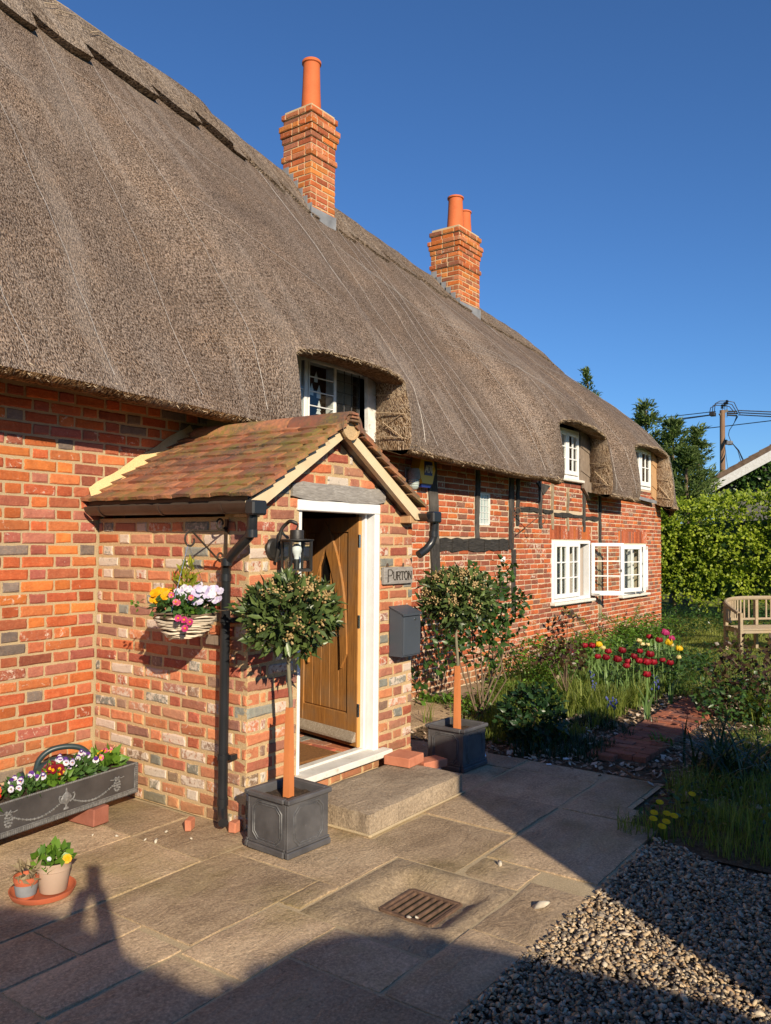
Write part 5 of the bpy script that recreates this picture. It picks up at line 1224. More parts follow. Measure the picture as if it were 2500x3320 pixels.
# ------------------------------------------------------------------ iron bracket + second bracket
def scroll(cx, cz, r0, r1, a0, a1, n=14): return [(cx+(r0+(r1-r0)*k/n)*math.cos(a0+(a1-a0)*k/n), cz+(r0+(r1-r0)*k/n)*math.sin(a0+(a1-a0)*k/n)) for k in range(n+1)]
def bracket(name, base, ax_, mirror, s, mat, label):
    root = emp(name, base, label, 'bracket'); bx, by, bz = base
    def W(u, z): return (bx+ax_[0]*u*s, by+ax_[1]*u*s, bz+z*s)
    MB().beam(W(-.0, -.16), W(-.0, .17), .022*s, .006, up=(ax_[0], ax_[1], 0)).ob('back_bar', MT[mat], root)
    r = .0062
    sc = scroll(.262, .048, .05, .022, R(95), R(-200)); MB().tube([W(0, .11), W(.10, .10), W(.255, .098)]+[W(u, z) for u, z in sc][1:], r, 6).ob('top_bar', MT[mat], root, True)
    MB().tube([W(.255, .098), W(.05, -.07)]+[W(u, z) for u, z in scroll(.04, -.045, .03, .012, R(-90), R(200), 12)], r, 6).ob('brace', MT[mat], root, True)
    MB().tube([W(.0, .09)]+[W(u, z) for u, z in scroll(.045, .145, .04, .016, R(-150), R(210), 16)], r, 6).ob('scroll', MT[mat], root, True)
    return root
bracket('hanging_bracket', (3.292, 3.52, 1.575), (-1, 0), 1, 1.0, 'bronze', 'brown scrolled iron bracket holding the hanging basket')
b2 = P(1660, 1705, 1, WY); bracket('hanging_bracket', (b2[0], WY-.01, b2[2]), (.55, -.83), 1, 1.35, 'rust', 'empty rusty scrolled iron bracket on the far brick wall')
# ------------------------------------------------------------------ leaves
LT = np.array([(0, 0, 0), (.42, .5, .10), (.42, -.5, .10), (1, 0, -.06), (.45, 0, 0)]); LF = np.array([(0, 4, 1), (1, 4, 3), (0, 2, 4), (2, 3, 4)])
def leaves(pos, d, up, L, W, rnd=None):
    pos, d, up = (np.asarray(a, float) for a in (pos, d, up)); n = len(pos); L = np.broadcast_to(L, n); W = np.broadcast_to(W, n)
    d = d/np.linalg.norm(d, axis=1, keepdims=True); s = np.cross(up, d); s /= np.linalg.norm(s, axis=1, keepdims=True)+1e-9; u = np.cross(d, s)
    V = pos[:, None]+LT[None, :, 0, None]*(L[:, None, None]*d[:, None])+LT[None, :, 1, None]*(W[:, None, None]*s[:, None])+LT[None, :, 2, None]*(L[:, None, None]*u[:, None])
    F = LF[None]+(np.arange(n)*5)[:, None, None]
    r = nr.rand(n) if rnd is None else rnd
    return V.reshape(-1, 3), F.reshape(-1, 3), np.repeat(r, 5)
def join(parts):
    V, F, Rr, o = [], [], [], 0
    for v, f, r in parts: V.append(v); F.append(f+o); Rr.append(r); o += len(v)
    return np.concatenate(V), np.concatenate(F), np.concatenate(Rr)
def sph(n): v = nr.normal(size=(n, 3)); return v/np.linalg.norm(v, axis=1, keepdims=True)
def crown(n, c, rad, L, W, lo=.55, out=1.0, up=.35, jit=.6, clump=0, gap=None):
    v = sph(n); k = lo+(1-lo)*nr.rand(n)**.6; c = np.asarray(c)
    lump = np.array([mnoise.noise(Vector(q*2.6)+Vector(c)) for q in v]); k = k*(1+.36*lump)
    if gap is not None:
        m_ = np.array([mnoise.noise(Vector(q*gap[0])*1.0+Vector((3, 1, 7))) for q in v*k[:, None]]) > gap[1]; v, k = v[m_], k[m_]; n = len(v)
    p = c+v*k[:, None]*np.asarray(rad); d = v*out+nr.normal(size=(n, 3))*jit+np.array([0, 0, up]); nn = v+nr.normal(size=(n, 3))*.5+np.array([0, 0, .4])
    return leaves(p, d, nn, nr.uniform(L*.7, L*1.25, n), nr.uniform(W*.75, W*1.2, n))
def strap(pos, ang, L, W, lean, rnd, seg=5):
    "arching blades: arrays"
    n = len(pos); V = np.zeros((n, seg+1, 2, 3)); t = np.linspace(0, 1, seg+1); dx, dy = np.cos(ang), np.sin(ang)
    for i, tt in enumerate(t):
        out = lean*L*tt**1.8; z = L*(tt-.45*lean*tt**2.4); w = W*(1-tt**2.2)*.5+W*.02
        for q, sg_ in enumerate((-1, 1)):
            V[:, i, q, 0] = pos[:, 0]+dx*out-dy*w*sg_; V[:, i, q, 1] = pos[:, 1]+dy*out+dx*w*sg_; V[:, i, q, 2] = pos[:, 2]+z
    F = []
    for i in range(seg): F.append([i*2, i*2+1, i*2+3, i*2+2])
    F = np.array(F)[None]+(np.arange(n)*(seg+1)*2)[:, None, None]
    return V.reshape(-1, 3), F.reshape(-1, 4), np.repeat(rnd, (seg+1)*2)
def straps(n, c, spread, L, W, lean, seed=0):
    r = np.random.RandomState(seed+100); pos = np.stack([c[0]+r.normal(0, spread, n), c[1]+r.normal(0, spread, n), np.full(n, c[2])], 1)
    return strap(pos, r.uniform(0, 6.28, n), r.uniform(L*.6, L*1.15, n), r.uniform(W*.7, W*1.2, n), r.uniform(lean*.3, lean*1.4, n), r.rand(n))
LM = dict(bay=leafmat('bay_leaf', (.034, .058, .018), (.125, .175, .048), .36, .15), rose=leafmat('rose_leaf', (.018, .045, .012), (.075, .15, .03), .33, .3), hedge=leafmat('beech_hedge_leaf', (.11, .18, .012), (.46, .53, .05), .45, .45),
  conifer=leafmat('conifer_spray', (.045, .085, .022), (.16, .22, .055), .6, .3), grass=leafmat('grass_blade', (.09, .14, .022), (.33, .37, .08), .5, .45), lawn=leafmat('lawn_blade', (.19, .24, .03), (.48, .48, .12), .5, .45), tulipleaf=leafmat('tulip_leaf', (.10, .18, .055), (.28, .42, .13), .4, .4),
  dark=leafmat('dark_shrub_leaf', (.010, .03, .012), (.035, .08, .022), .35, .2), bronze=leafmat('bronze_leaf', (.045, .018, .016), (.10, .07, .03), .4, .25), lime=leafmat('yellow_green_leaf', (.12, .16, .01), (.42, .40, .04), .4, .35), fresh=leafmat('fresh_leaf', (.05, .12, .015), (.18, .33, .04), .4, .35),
  pans=leafmat('pansy_leaf', (.03, .075, .02), (.09, .18, .04), .45, .3), dry=leafmat('dry_leaf', (.16, .11, .06), (.34, .27, .16), .8, .2))
def petal(name, c0, c1): return leafmat(name, c0, c1, .5, .3, .25)
FM = dict(red=petal('crimson_petal', (.20, .008, .018), (.50, .015, .03)), yellow=petal('yellow_petal', (.70, .42, .01), (.85, .60, .03)), cream=petal('cream_petal', (.75, .58, .20), (.85, .75, .45)), pink=petal('magenta_petal', (.40, .02, .12), (.62, .06, .22)), white=petal('white_violet_petal', (.62, .58, .74), (.85, .83, .88)),
  lilac=petal('lilac_petal', (.52, .44, .70), (.84, .80, .88)), violet=petal('violet_petal', (.06, .012, .16), (.14, .03, .30)), gold=petal('gold_petal', (.80, .34, .005), (.88, .48, .01)), scarlet=petal('scarlet_petal', (.60, .03, .015), (.75, .12, .02)), maroon=petal('maroon_petal', (.14, .005, .012), (.26, .01, .025)), blush=petal('rose_pink_petal', (.55, .05, .16), (.80, .30, .34)),
  blue=petal('bluebell_petal', (.08, .10, .35), (.16, .18, .5)), blossom=petal('bay_blossom', (.40, .26, .10), (.66, .48, .24)), dand=petal('dandelion_petal', (.80, .50, .0), (.9, .62, .01)))
def disc_flower(mb, c, nrm, r, n=5, cup=.25, seed=0, wf=1.05):
    "n broad petals around c"
    c = Vector(c); nrm = Vector(nrm).normalized(); a = nrm.orthogonal().normalized(); b = nrm.cross(a); off = rng.uniform(0, 6)
    for k in range(n):
        t = off+2*math.pi*k/n; d = a*math.cos(t)+b*math.sin(t); s = nrm.cross(d); w = r*wf*math.pi/n
        mb.add([c, c+d*r*.55+s*w+nrm*r*cup, c+d*r*1.0+s*w*.55+nrm*r*cup*1.2, c+d*r*1.0-s*w*.55+nrm*r*cup*1.2, c+d*r*.55-s*w+nrm*r*cup], [(0, 1, 2, 3, 4)])
# ------------------------------------------------------------------ planters and bay trees
def planter(loc, rz, label):
    root = emp('planter', loc, label, 'planter', 'square lead-look planters'); root.rotation_euler = (0, 0, rz); WL[root.name] = Vector((0, 0, 0))
    a, h, t = .152, .30, .016
    mb = MB()
    for k in range(4):
        M = Matrix.Rotation(R(90)*k, 3, 'Z'); mb.cbox(M @ Vector((0, -a+t/2, h/2)), (2*a-(2*t if k % 2 else 0), t, h-.02), .003, M=M)
    mb.box((0, 0, .02), (2*a-2*t, 2*a-2*t, .02)); mb.ob('body', MT['leadbox'], root)
    mb = MB()
    for k in range(4):
        M = Matrix.Rotation(R(90)*k, 3, 'Z'); w = 2*a+.024
        mb.cbox(M @ Vector((0, -a-.002, h-.012)), (w if k % 2 == 0 else w-.06, .034, .026), .006, M=M); 
    mb.ob('rim', MT['leadbox'], root)
    mb = MB()
    for k in range(4):
        M = Matrix.Rotation(R(90)*k, 3, 'Z'); w = 2*a+.024; mb.cbox(M @ Vector((0, -a-.001, .018)), (w-.004 if k % 2 == 0 else w-.06, .028, .034), .006, M=M); mb.cbox(M @ Vector((0, -a+.001, .042)), (w-.012 if k % 2 == 0 else w-.06, .016, .012), .003, M=M)
    mb.ob('plinth', MT['leadbox'], root)
    for k in range(4):
        M = Matrix.Rotation(R(90)*k, 3, 'Z'); mb = MB()
        for s, rr in ((1.0, .0052), (.88, .0036)):
            x, z0, z1, c = .108*s, h*.5-.098*s, h*.5+.105*s, .036*s
            pl_ = [(-x+c, z0), (x-c, z0), (x, z0+c), (x, z1-c), (x-c, z1), (-x+c, z1), (-x, z1-c), (-x, z0+c), (-x+c, z0)]
            mb.tube([M @ Vector((q[0], -a-.001, q[1])) for q in pl_], rr, 6)
        mb.ob('panel_moulding', MT['leadmould'], root, True)
    mb = MB(); n = 8
    for i in range(n):
        for j in range(n):
            f = lambda i, j: ((i/n-.5)*2*(a-t), (j/n-.5)*2*(a-t), h-.045+.012*mnoise.noise(Vector((i*.9, j*.9, 2))))
            mb.add([f(i, j), f(i+1, j), f(i+1, j+1), f(i, j+1)], [(0, 1, 2, 3)])
    mb.ob('compost', MT['soil'], root); return root
B1 = (3.29, 3.01, 0.0); B2 = (5.19, 3.10, 0.0)
planter(B1, R(-3), 'square lead-grey planter with octagonal panels on the sunlit paving'); planter(B2, R(-2), 'square lead-grey planter half in shade right of the doorstep')
bay = emp('bay_tree', (0, 0, 0), 'clipped bay tree in the sunlit planter left of the door', 'bay tree', 'standard bay trees')
parts = [crown(1000, (0, 0, 1.225), (.225, .225, .175), .07, .030, .45, 1.0, .25, .55), crown(520, (0, 0, 1.225), (.24, .24, .19), .075, .032, .85, .9, .3, .75)]
V_, F_, R_ = join(parts); crown_o = link('crown', np_mesh('crown', V_, F_, False, R_), LM['bay'], bay)
mb = MB()
for k in range(72):
    v = Vector(sph(1)[0]);
    if v.z < -.55: v.z *= -1
    c = Vector((v.x*.245, v.y*.245, 1.23+v.z*.195))
    for q in range(rng.randint(12, 24)): mb.ball(c+Vector((rng.gauss(0, .015), rng.gauss(0, .015), rng.gauss(0, .015))), rng.uniform(.0045, .0075), 5)
tag(mb.ob('blossom', FM['blossom'], bay), kind='stuff')
mb = MB(); mb.tube([(.0, 0, .24), (.004, .004, .5), (.012, .0, .75), (.0, .01, .95), (.0, .0, 1.10)], [.013, .012, .011, .0105, .01], 10); 
for k in range(9):
    a = k*.7; mb.tube([(0, 0, 1.03+.01*k), (.06*math.cos(a), .06*math.sin(a), 1.12+.01*k), (.15*math.cos(a), .15*math.sin(a), 1.2+.02*k)], [.006, .005, .003], 5)
mb.ob('stem', MT['bark'], bay, True)
mb = MB(); sgm = [(.0, .25, .030), (0, .55, .026), (0, .73, .021)]
vs_ = []
for (x, z, w) in sgm: vs_ += [(-w, -.012, z), (0, -.028, z), (w, -.012, z), (w, -.008, z), (0, -.023, z), (-w, -.008, z)]
fs_ = [(i*6+k, i*6+(k+1) % 6, (i+1)*6+(k+1) % 6, (i+1)*6+k) for i in range(2) for k in range(6)]+[(12, 13, 14, 15, 16, 17)]
mb.add([Matrix.Rotation(R(-42), 3, 'Z') @ Vector(p) for p in vs_], fs_); mb.ob('trunk_guard', MT['stake'], bay)
copy_tree(bay, (B2[0], B2[1], -.01), label='clipped bay tree in the half-shaded planter right of the porch', group='standard bay trees', rz=0)
for o_ in bpy.data.objects:
    if o_.name in ('crown.001', 'blossom.001'): o_.rotation_euler = (0, 0, R(115))
bay.location = B1
# tree-2 guard faces the camera again
# ------------------------------------------------------------------ trough on bricks
TA, TB = Vector((1.72, 3.955, 0)), Vector((3.165, 4.115, 0)); td = (TB-TA).normalized(); tn = Vector((-td.y, td.x, 0)); TLn = (TB-TA).length
tr = emp('trough', (2.6, 4.15, 0), 'long dark lead-look trough with swags and urn in relief', 'trough'); z0, z1, tw = .105, .282, .27
TM = Matrix((td, tn, Vector((0, 0, 1)))).transposed()
def TP(u, v, z): return TA+td*u+tn*v+Vector((0, 0, z))
mb = MB()
mb.box(TP(TLn/2, .009, (z0+z1)/2), (TLn, .018, z1-z0), M=TM); mb.box(TP(TLn/2, tw-.009, (z0+z1)/2), (TLn, .018, z1-z0), M=TM); mb.box(TP(.009, tw/2, (z0+z1)/2), (.018, tw-.037, z1-z0), M=TM); mb.box(TP(TLn-.009, tw/2, (z0+z1)/2), (.018, tw-.037, z1-z0), M=TM); mb.box(TP(TLn/2, tw/2, z0+.01), (TLn-.03, tw-.03, .018), M=TM)
mb.ob('body', MT['trough'], tr)
mb = MB(); mb.box(TP(TLn/2, tw/2, z1-.02), (TLn-.04, tw-.04, .01), M=TM); mb.ob('compost', MT['soil'], tr)
mb = MB(); k = 0
while k*.0115 < TLn-.02:
    u = .012+k*.0115; mb.ball(TP(u, -.001, z1+.001), .0058, 6); mb.box(TP(u, -.003, z0+.016), (.0058, .006, .02), M=TM); k += 1
for q in range(13): mb.box(TP(TLn-.016, -.003, z0+.03+q*.0115), (.02, .006, .0062), M=TM)
mb.box(TP(TLn/2, -.002, z0+.030), (TLn-.02, .005, .004), M=TM); mb.box(TP(TLn-.03, -.002, (z0+z1)/2), (.004, .005, z1-z0-.05), M=TM)
tag(mb.ob('beaded_border', MT['leadorn'], tr, True), kind='stuff')
zc = (z0+z1)/2+.01; urn_u = TLn-.52
def relief(prof, u, z, s=.5):
    mb = MB(); mb.lathe(prof, 16, (0, 0, 0)); mb.v = [tuple(TP(u+p[0], -.002+p[1]*s*.5, z+p[2])) for p in mb.v]; return mb
mb = relief([(.0, -.055), (.018, -.055), (.016, -.047), (.006, -.042), (.006, -.03), (.02, -.02), (.036, -.005), (.038, .008), (.03, .014), (.03, .018), (.02, .028), (.008, .036), (.005, .045), (.006, .052), (.0, .062)], urn_u, zc)
for sgn in (-1, 1): mb.tube([TP(urn_u+sgn*a, -.006, zc+b) for a, b in ((.02, -.018), (.045, -.006), (.052, .012), (.046, .026), (.038, .022))], .004, 5)
mb.ob('urn_relief', MT['leadorn'], tr, True)
for mu in (TLn-.165, TLn-.875):
    mb = MB()
    for ring, nn, rr in ((.028, 12, .007), (.012, 6, .006)):
        for k in range(nn): a = 2*math.pi*k/nn; mb.ball(TP(mu+ring*.72*math.cos(a), -.003, zc-.015+ring*1.15*math.sin(a)), rr, 6)
    mb.ball(TP(mu, -.003, zc-.015), .007, 6)
    for sgn in (-1, 1):
        mb.tube([TP(mu+sgn*a, -.005, zc+b) for a, b in ((0, .022), (.012, .032), (.022, .026), (.01, .02))], .004, 5); mb.tube([TP(mu+sgn*a, -.004, zc+b) for a, b in ((.01, .024), (.03, .02), (.05, .024))], .003, 5)
    mb.ob('rosette_relief', MT['leadorn'], tr, True)
for (ua, ub) in ((TLn-.875, urn_u), (urn_u, TLn-.165)):
    mb = MB(); nn = 30
    for k in range(nn+1):
        t = k/nn; u = ua+(ub-ua)*t; s_ = (0.0 if ua < urn_u-.1 else 1.0); zz = zc+.01-.058*math.sin(math.pi*t)-.004
        if .04 < t < .96: mb.ball(TP(u, -.003, zz), .0068 if k % 2 else .0048, 6)
    mb.ob('swag_relief', MT['leadorn'], tr, True)
for k, u in enumerate((TLn-.30, TLn-1.02)):
    mb = MB(); mb.cbox((0, 0, 0), (.11, .22, .10), .006, M=TM, jit=.002); o = mb.ob('brick', MT['paverred'], None, False, TP(u, .10-.02, .052)); tag(o, ['red brick standing under the right end of the trough', 'red brick standing under the left end of the trough'][k], 'brick', 'bricks under the trough')
# flowers in the trough
def bedding(name, u, v, label, nl, rad, h, flowers, leafm='pans', L=.045, W=.028):
    b = TP(u, v, z1-.02); root = emp(name, b, label, 'flowers', 'flowers planted in the trough'); n = nl
    V_, F_, R_ = crown(n, (b.x, b.y, b.z+h*.35), (rad, rad*.8, h*.55), L, W, .3, 1, .3, .6); link('foliage', np_mesh('foliage', V_, F_, False, R_), LM[leafm], root)
    for (du, dv, dz, r, kind) in flowers:
        c = TP(u+du, v+dv, z1-.02+dz); nrm = Vector((-.75, -.65, .35))+Vector((rng.gauss(0, .2), rng.gauss(0, .2), rng.gauss(0, .2)))
        nrm.normalize()
        if kind == 'viola':
            mb = MB(); disc_flower(mb, c, nrm, r, 5, .15); o = mb.ob('flower', FM['white'], root); mb = MB(); disc_flower(mb, c+Vector((0, 0, r*.7))-nrm*.003, nrm, r*.72, 4, .15); mb.ob('flower_top', FM['violet'], o); mb = MB(); mb.ball(c+nrm*r*.12, r*.2, 6); mb.ob('flower_eye', FM['gold'], o)
        else:
            mb = MB(); disc_flower(mb, c, nrm, r, 6, .12); o = mb.ob('flower', FM[kind], root); mb = MB(); disc_flower(mb, c+nrm*r*.2, nrm, r*.42, 5, .1); mb.ob('flower_eye', FM['gold'], o)
def spread(n, ru, rv, z0_, z1_, r, kind, seed):
    q = random.Random(seed); return [(q.uniform(-ru, ru), q.uniform(-rv, rv), q.uniform(z0_, z1_), r*q.uniform(.85, 1.15), kind) for _ in range(n)]
bedding('viola', TLn-.34, .13, 'white and violet violas in the right half of the trough', 300, .13, .10, spread(16, .12, .08, .06, .12, .017, 'viola', 1))
bedding('viola', TLn-.72, .11, 'white and violet violas in front of the watering can', 220, .12, .07, spread(12, .11, .06, .04, .085, .017, 'viola', 2))
bedding('primula', TLn-.54, .10, 'dark red primula with yellow eyes in the trough middle', 120, .08, .07, spread(16, .06, .05, .065, .105, .021, 'maroon', 3), 'fresh', .07, .04)
bedding('primula', TLn-.985, .09, 'bright scarlet and yellow primula at the left of the trough', 120, .09, .07, spread(20, .09, .06, .05, .10, .023, 'scarlet', 4), 'fresh', .07, .04)
bedding('primula', TLn-.13, .14, 'pink and orange primula at the right end of the trough', 70, .06, .07, spread(6, .05, .03, .06, .10, .017, 'blush', 5)+spread(5, .04, .03, .06, .10, .016, 'gold', 6), 'fresh', .09, .06)
# watering can
wc = emp('watering_can', (2.75, 4.5, 0), 'dark green plastic watering can standing behind the trough', 'watering can')
c = P(190, 2510, 1, 4.50); cx_, cy_ = c[0], c[1]; zc = c[2]
zc *= 1.22
ax_ = Vector((.9, -.43, 0)).normalized(); ay_ = Vector((.43, .9, 0))
def CP(u, v, z): return Vector((cx_, cy_, 0))+ax_*u+ay_*v+Vector((0, 0, z))
mb = MB(); prof = [(0, .0), (.13, .0), (.15, .03), (.16, .16), (.155, .24), (.13, .30), (.10, .335), (.062, .352), (.058, .362), (.05, .362), (.048, .34), (.0, .33)]
mb.lathe(prof, 28); mb.v = [tuple(CP(p[0]*1.05, p[1]*.62, p[2]*zc/.30)) for p in mb.v]; mb.ob('body', MT['can'], wc, True)
zz = zc/.30
MB().tube(cr([CP(-.13, 0, .27*zz), CP(-.11, 0, .36*zz), CP(-.05, 0, .42*zz), (CP(.04, 0, .435*zz)), CP(.12, 0, .415*zz), CP(.17, 0, .36*zz), CP(.19, 0, .29*zz)]), .017, 12).ob('handle', MT['can'], wc, True)
MB().tube([CP(-.13, 0, .12*zz), CP(-.19, -.01, .20*zz), CP(-.215, -.01, .29*zz)], [.035, .024, .02], 12).ob('spout', MT['can'], wc, True)
w2 = emp('watering_can', (2.3, 4.42, 0), 'second dark green watering can at the left frame edge, only its handle showing', 'watering can')
c = P(5, 2585, 1, 4.40); MB().tube([(c[0]-.10, c[1], c[2]+.10), (c[0]-.02, c[1], c[2]+.06), (c[0]+.03, c[1], c[2]-.02), (c[0]+.06, c[1], c[2]-.10)], .018, 10).ob('handle', MT['can'], w2, True)
mb = MB(); mb.lathe([(0, 0), (.11, 0), (.12, .05), (.12, .18), (.07, .24), (0, .25)], 20, (c[0]-.08, c[1]+.0, 0)); mb.ob('body', MT['can'], w2, True)
# pots on the saucer
s0 = P(138, 2892, 2, 0.012); sc_ = emp('plant_saucer', (s0[0], s0[1], 0), 'wide terracotta plastic saucer on the paving holding two pots', 'saucer')
MB().lathe([(r_*.84, z_*.8) for r_, z_ in [(0, .006), (.135, .006), (.15, .012), (.165, .038), (.172, .040), (.172, .036), (.158, .006), (.14, .0), (0, .0)]], 36, (s0[0], s0[1], .004)).ob('dish', MT['saucer'], sc_, True)
p1 = (s0[0]+.04, s0[1]-.02); pt = emp('plant_pot', (*p1, .01), 'taupe plastic pot with a strawberry plant on the saucer', 'pot')
MB().lathe([(r_*.8, z_*.85) for r_, z_ in [(0, 0), (.072, 0), (.076, .004), (.092, .115), (.096, .118), (.096, .150), (.098, .153), (.098, .16), (.090, .16), (.086, .13), (0, .13)]], 32, (*p1, .014)).ob('pot', MT['beigepot'], pt, True)
mb = MB(); mb.lathe([(0, .002), (.067, 0)], 16, (*p1, .128)); mb.ob('compost', MT['soil'], pt)
V_, F_, R_ = join([crown(75, (p1[0]-.015, p1[1], .16), (.072, .072, .045), .05, .042, .3, 1, .2, .6), crown(10, (p1[0]-.02, p1[1], .14), (.07, .07, .02), .045, .035, .5)]); link('strawberry_leaves', np_mesh('strawberry_leaves', V_, F_, False, R_), LM['fresh'], pt)
mb = MB(); disc_flower(mb, (p1[0]-.06, p1[1]-.06, .185), (-.8, -.6, .2), .010, 5); mb.ob('flower', FM['white'], pt); mb = MB(); disc_flower(mb, (p1[0]+.01, p1[1]-.09, .172), (-.6, -.8, .3), .02, 5); mb.ob('yellowed_leaf', FM['gold'], pt)
p2 = (s0[0]-.075, s0[1]+.01); pt2 = emp('plant_pot', (*p2, .01), 'small terracotta pot with a withered plant on the saucer', 'pot')
MB().lathe([(0, 0), (.038, 0), (.052, .075), (.055, .076), (.055, .095), (.05, .095), (.048, .07), (0, .07)], 24, (*p2, .014)).ob('pot', MT['saucer'], pt2, True)
mb = MB(); mb.lathe([(.0435, .012), (.0525, .062)], 24, (*p2, .015)); mb.ob('grey_label', MT['lead'], pt2, True)
V_, F_, R_ = crown(60, (p2[0], p2[1], .12), (.05, .05, .035), .05, .016, .2, 1, -.2, .8); link('withered_leaves', np_mesh('withered_leaves', V_, F_, False, R_), LM['dry'], pt2)
# ------------------------------------------------------------------ hanging basket
hb = Vector((3.0, 3.52, 1.225)); bk = emp('hanging_basket', hb, 'pale wicker hanging basket full of flowers on the porch side', 'basket')
for k in range(15):
    t = k/14; z = -.005-.128*t; r = .158*math.cos(t*1.18)**.75+.004; mb = MB()
    tilt = rng.uniform(-.012, .012); pts = [(hb.x+(r+.004*math.sin(q*1.7+k*2))*math.cos(2*math.pi*q/28), hb.y+(r+.004*math.sin(q*1.7+k*2))*math.sin(2*math.pi*q/28), hb.z+z+tilt*math.cos(2*math.pi*q/28+k)+.004*math.sin(q*.9+k)) for q in range(29)]
    mb.tube(pts, .0062, 6, False); mb.ob('wicker_strand', MT['wicker'] if k > 1 else MT['twig'], bk, True)
MB().lathe([(.148, -.004), (.14, -.05), (.10, -.105), (.03, -.132), (0, -.133)], 24, hb).ob('liner', MT['twig'], bk, True)
tip = Vector((3.012, 3.52, 1.60))
for a in (R(80), R(200), R(320)):
    e = hb+Vector((.155*math.cos(a), .155*math.sin(a), -.005)); mb = MB(); n = 22
    for k in range(n):
        p0, p1_ = tip.lerp(e, k/n), tip.lerp(e, (k+.9)/n); mb.tube([p0, p1_], .0026 if k % 2 else .0018, 4)
    mb.ob('chain', MT['chrome'], bk)
V_, F_, R_ = join([crown(520, (hb.x, hb.y, hb.z+.035), (.165, .165, .075), .042, .03, .3, 1, .2, .6)]); link('foliage', np_mesh('foliage', V_, F_, False, R_), LM['pans'], bk)
V_, F_, R_ = crown(150, (hb.x-.0, hb.y+.0, hb.z+.15), (.055, .055, .12), .05, .017, .2, .7, .9, .4); link('variegated_shrub', np_mesh('variegated_shrub', V_, F_, False, R_), LM['lime'], bk)
V_, F_, R_ = crown(70, (hb.x-.07, hb.y-.07, hb.z-.0), (.07, .07, .03), .04, .03, .3, 1, -.2, .5); link('front_leaves', np_mesh('front_leaves', V_, F_, False, R_), LM['fresh'], bk)
view = Vector((-.8, -.58, .35))
for k in range(16):
    c = hb+Vector((rng.uniform(-.17, -.05)+.03, rng.uniform(.06, .15)-.0, rng.uniform(.055, .12))); mb = MB(); disc_flower(mb, c, view+Vector((rng.gauss(0, .25), rng.gauss(0, .25), .1)), .024, 5, .12); mb.ob('flower', FM['gold'], bk)
for k in range(46):
    c = hb+Vector((rng.uniform(-.07, .13), rng.uniform(-.17, .0), rng.uniform(.06, .15))); mb = MB(); disc_flower(mb, c, view+Vector((rng.gauss(0, .3), rng.gauss(0, .3), .15)), .021, 5, .1); mb.ob('flower', FM['lilac'], bk)
for (px, py) in ((570, 1952), (577, 1955), (620, 1938), (556, 1930), (578, 2005), (597, 2010), (616, 2017), (600, 2038)):
    c = P(px, py, 1, hb.y-.15); mb = MB(); disc_flower(mb, Vector(c), view, .016 if py < 1990 else .019, 8, .22); o = mb.ob('flower', FM['blush' if py < 1990 else 'pink'], bk); mb = MB(); mb.ball(Vector(c)+view.normalized()*.005, .006, 6); mb.ob('flower_eye', FM['gold'], o)
for sgn in (-1, 1):
    pts = [hb+Vector((.12*-sgn*.55, .12*sgn, .02)), hb+Vector((-.2*sgn*.5, .2*sgn, .015)), hb+Vector((-.28*sgn*.4, .28*sgn, .03))]
    MB().tube(pts, .002, 4).ob('ivy_stem', MT['twig'], bk); V_, F_, R_ = crown(10, pts[2], (.035, .06, .025), .03, .022, .1); link('ivy_leaves', np_mesh('ivy_leaves', V_, F_, False, R_), LM['fresh'], bk)
# ------------------------------------------------------------------ garden plants
def plant(name, loc, label, cat, group=None): return emp(name, (loc[0], loc[1], 0), label, cat, group)
def lobj(name, data, mat, root, kind=None):
    V, F, Rr = data; o = link(name, np_mesh(name, V, F, False, Rr), LM.get(mat) or FM.get(mat), root)
    if kind: o['kind'] = kind
    return o
def stems(mb, base, tips, r0=.008, r1=.003, bow=.08):
    for t in tips:
        b = Vector(base)+Vector((rng.gauss(0, .03), rng.gauss(0, .03), 0)); t = Vector(t); m_ = (b+t)/2+Vector((rng.gauss(0, bow), rng.gauss(0, bow), 0)); mb.tube([b, (b+m_)/2, m_, (m_+t)/2, t], [r0, r0*.9, (r0+r1)/2, r1*1.2, r1], 6)
# climbing rose behind the second bay tree
c = P(1545, 2030, 1, 3.85); ro = plant('rose_bush', c, 'tall leafy rose bush against the wall behind the right bay tree', 'shrub')
cc = np.array([c[0], 3.85, .92])
tips = [(cc[0]+rng.uniform(-.45, .45), 3.85+rng.uniform(-.25, .25), rng.uniform(.7, 1.35)) for _ in range(9)]
mb = MB(); stems(mb, (cc[0]-.1, 3.75, -.02), tips, .009, .003, .10); mb.ob('stem', MT['twig'], ro, True)
lobj('foliage', join([crown(1000, cc, (.60, .36, .46), .075, .05, .35, .6, .0, .9, gap=(2.6, -.12))]+[crown(46, t, (.13, .13, .15), .07, .048, .2, .6, .1, .9) for t in tips]+[crown(26, P(1395+rng.uniform(-30, 40), y, 1, 3.9), (.12, .12, .12), .08, .055, .2) for y in (1880, 1980, 2080, 2150, 2200)]+[crown(24, P(1690, 1945, 1, 3.8), (.12, .12, .08), .08, .055, .2)]), 'rose', ro)
# dark round bush in the shade
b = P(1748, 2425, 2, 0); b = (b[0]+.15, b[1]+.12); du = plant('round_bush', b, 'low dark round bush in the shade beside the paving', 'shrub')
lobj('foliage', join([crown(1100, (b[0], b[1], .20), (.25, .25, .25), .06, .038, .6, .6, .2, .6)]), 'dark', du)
mb = MB(); stems(mb, (*b, -.02), [(b[0]+rng.uniform(-.1, .1), b[1]+rng.uniform(-.1, .1), .3) for _ in range(5)]); mb.ob('stem', MT['twig'], du)
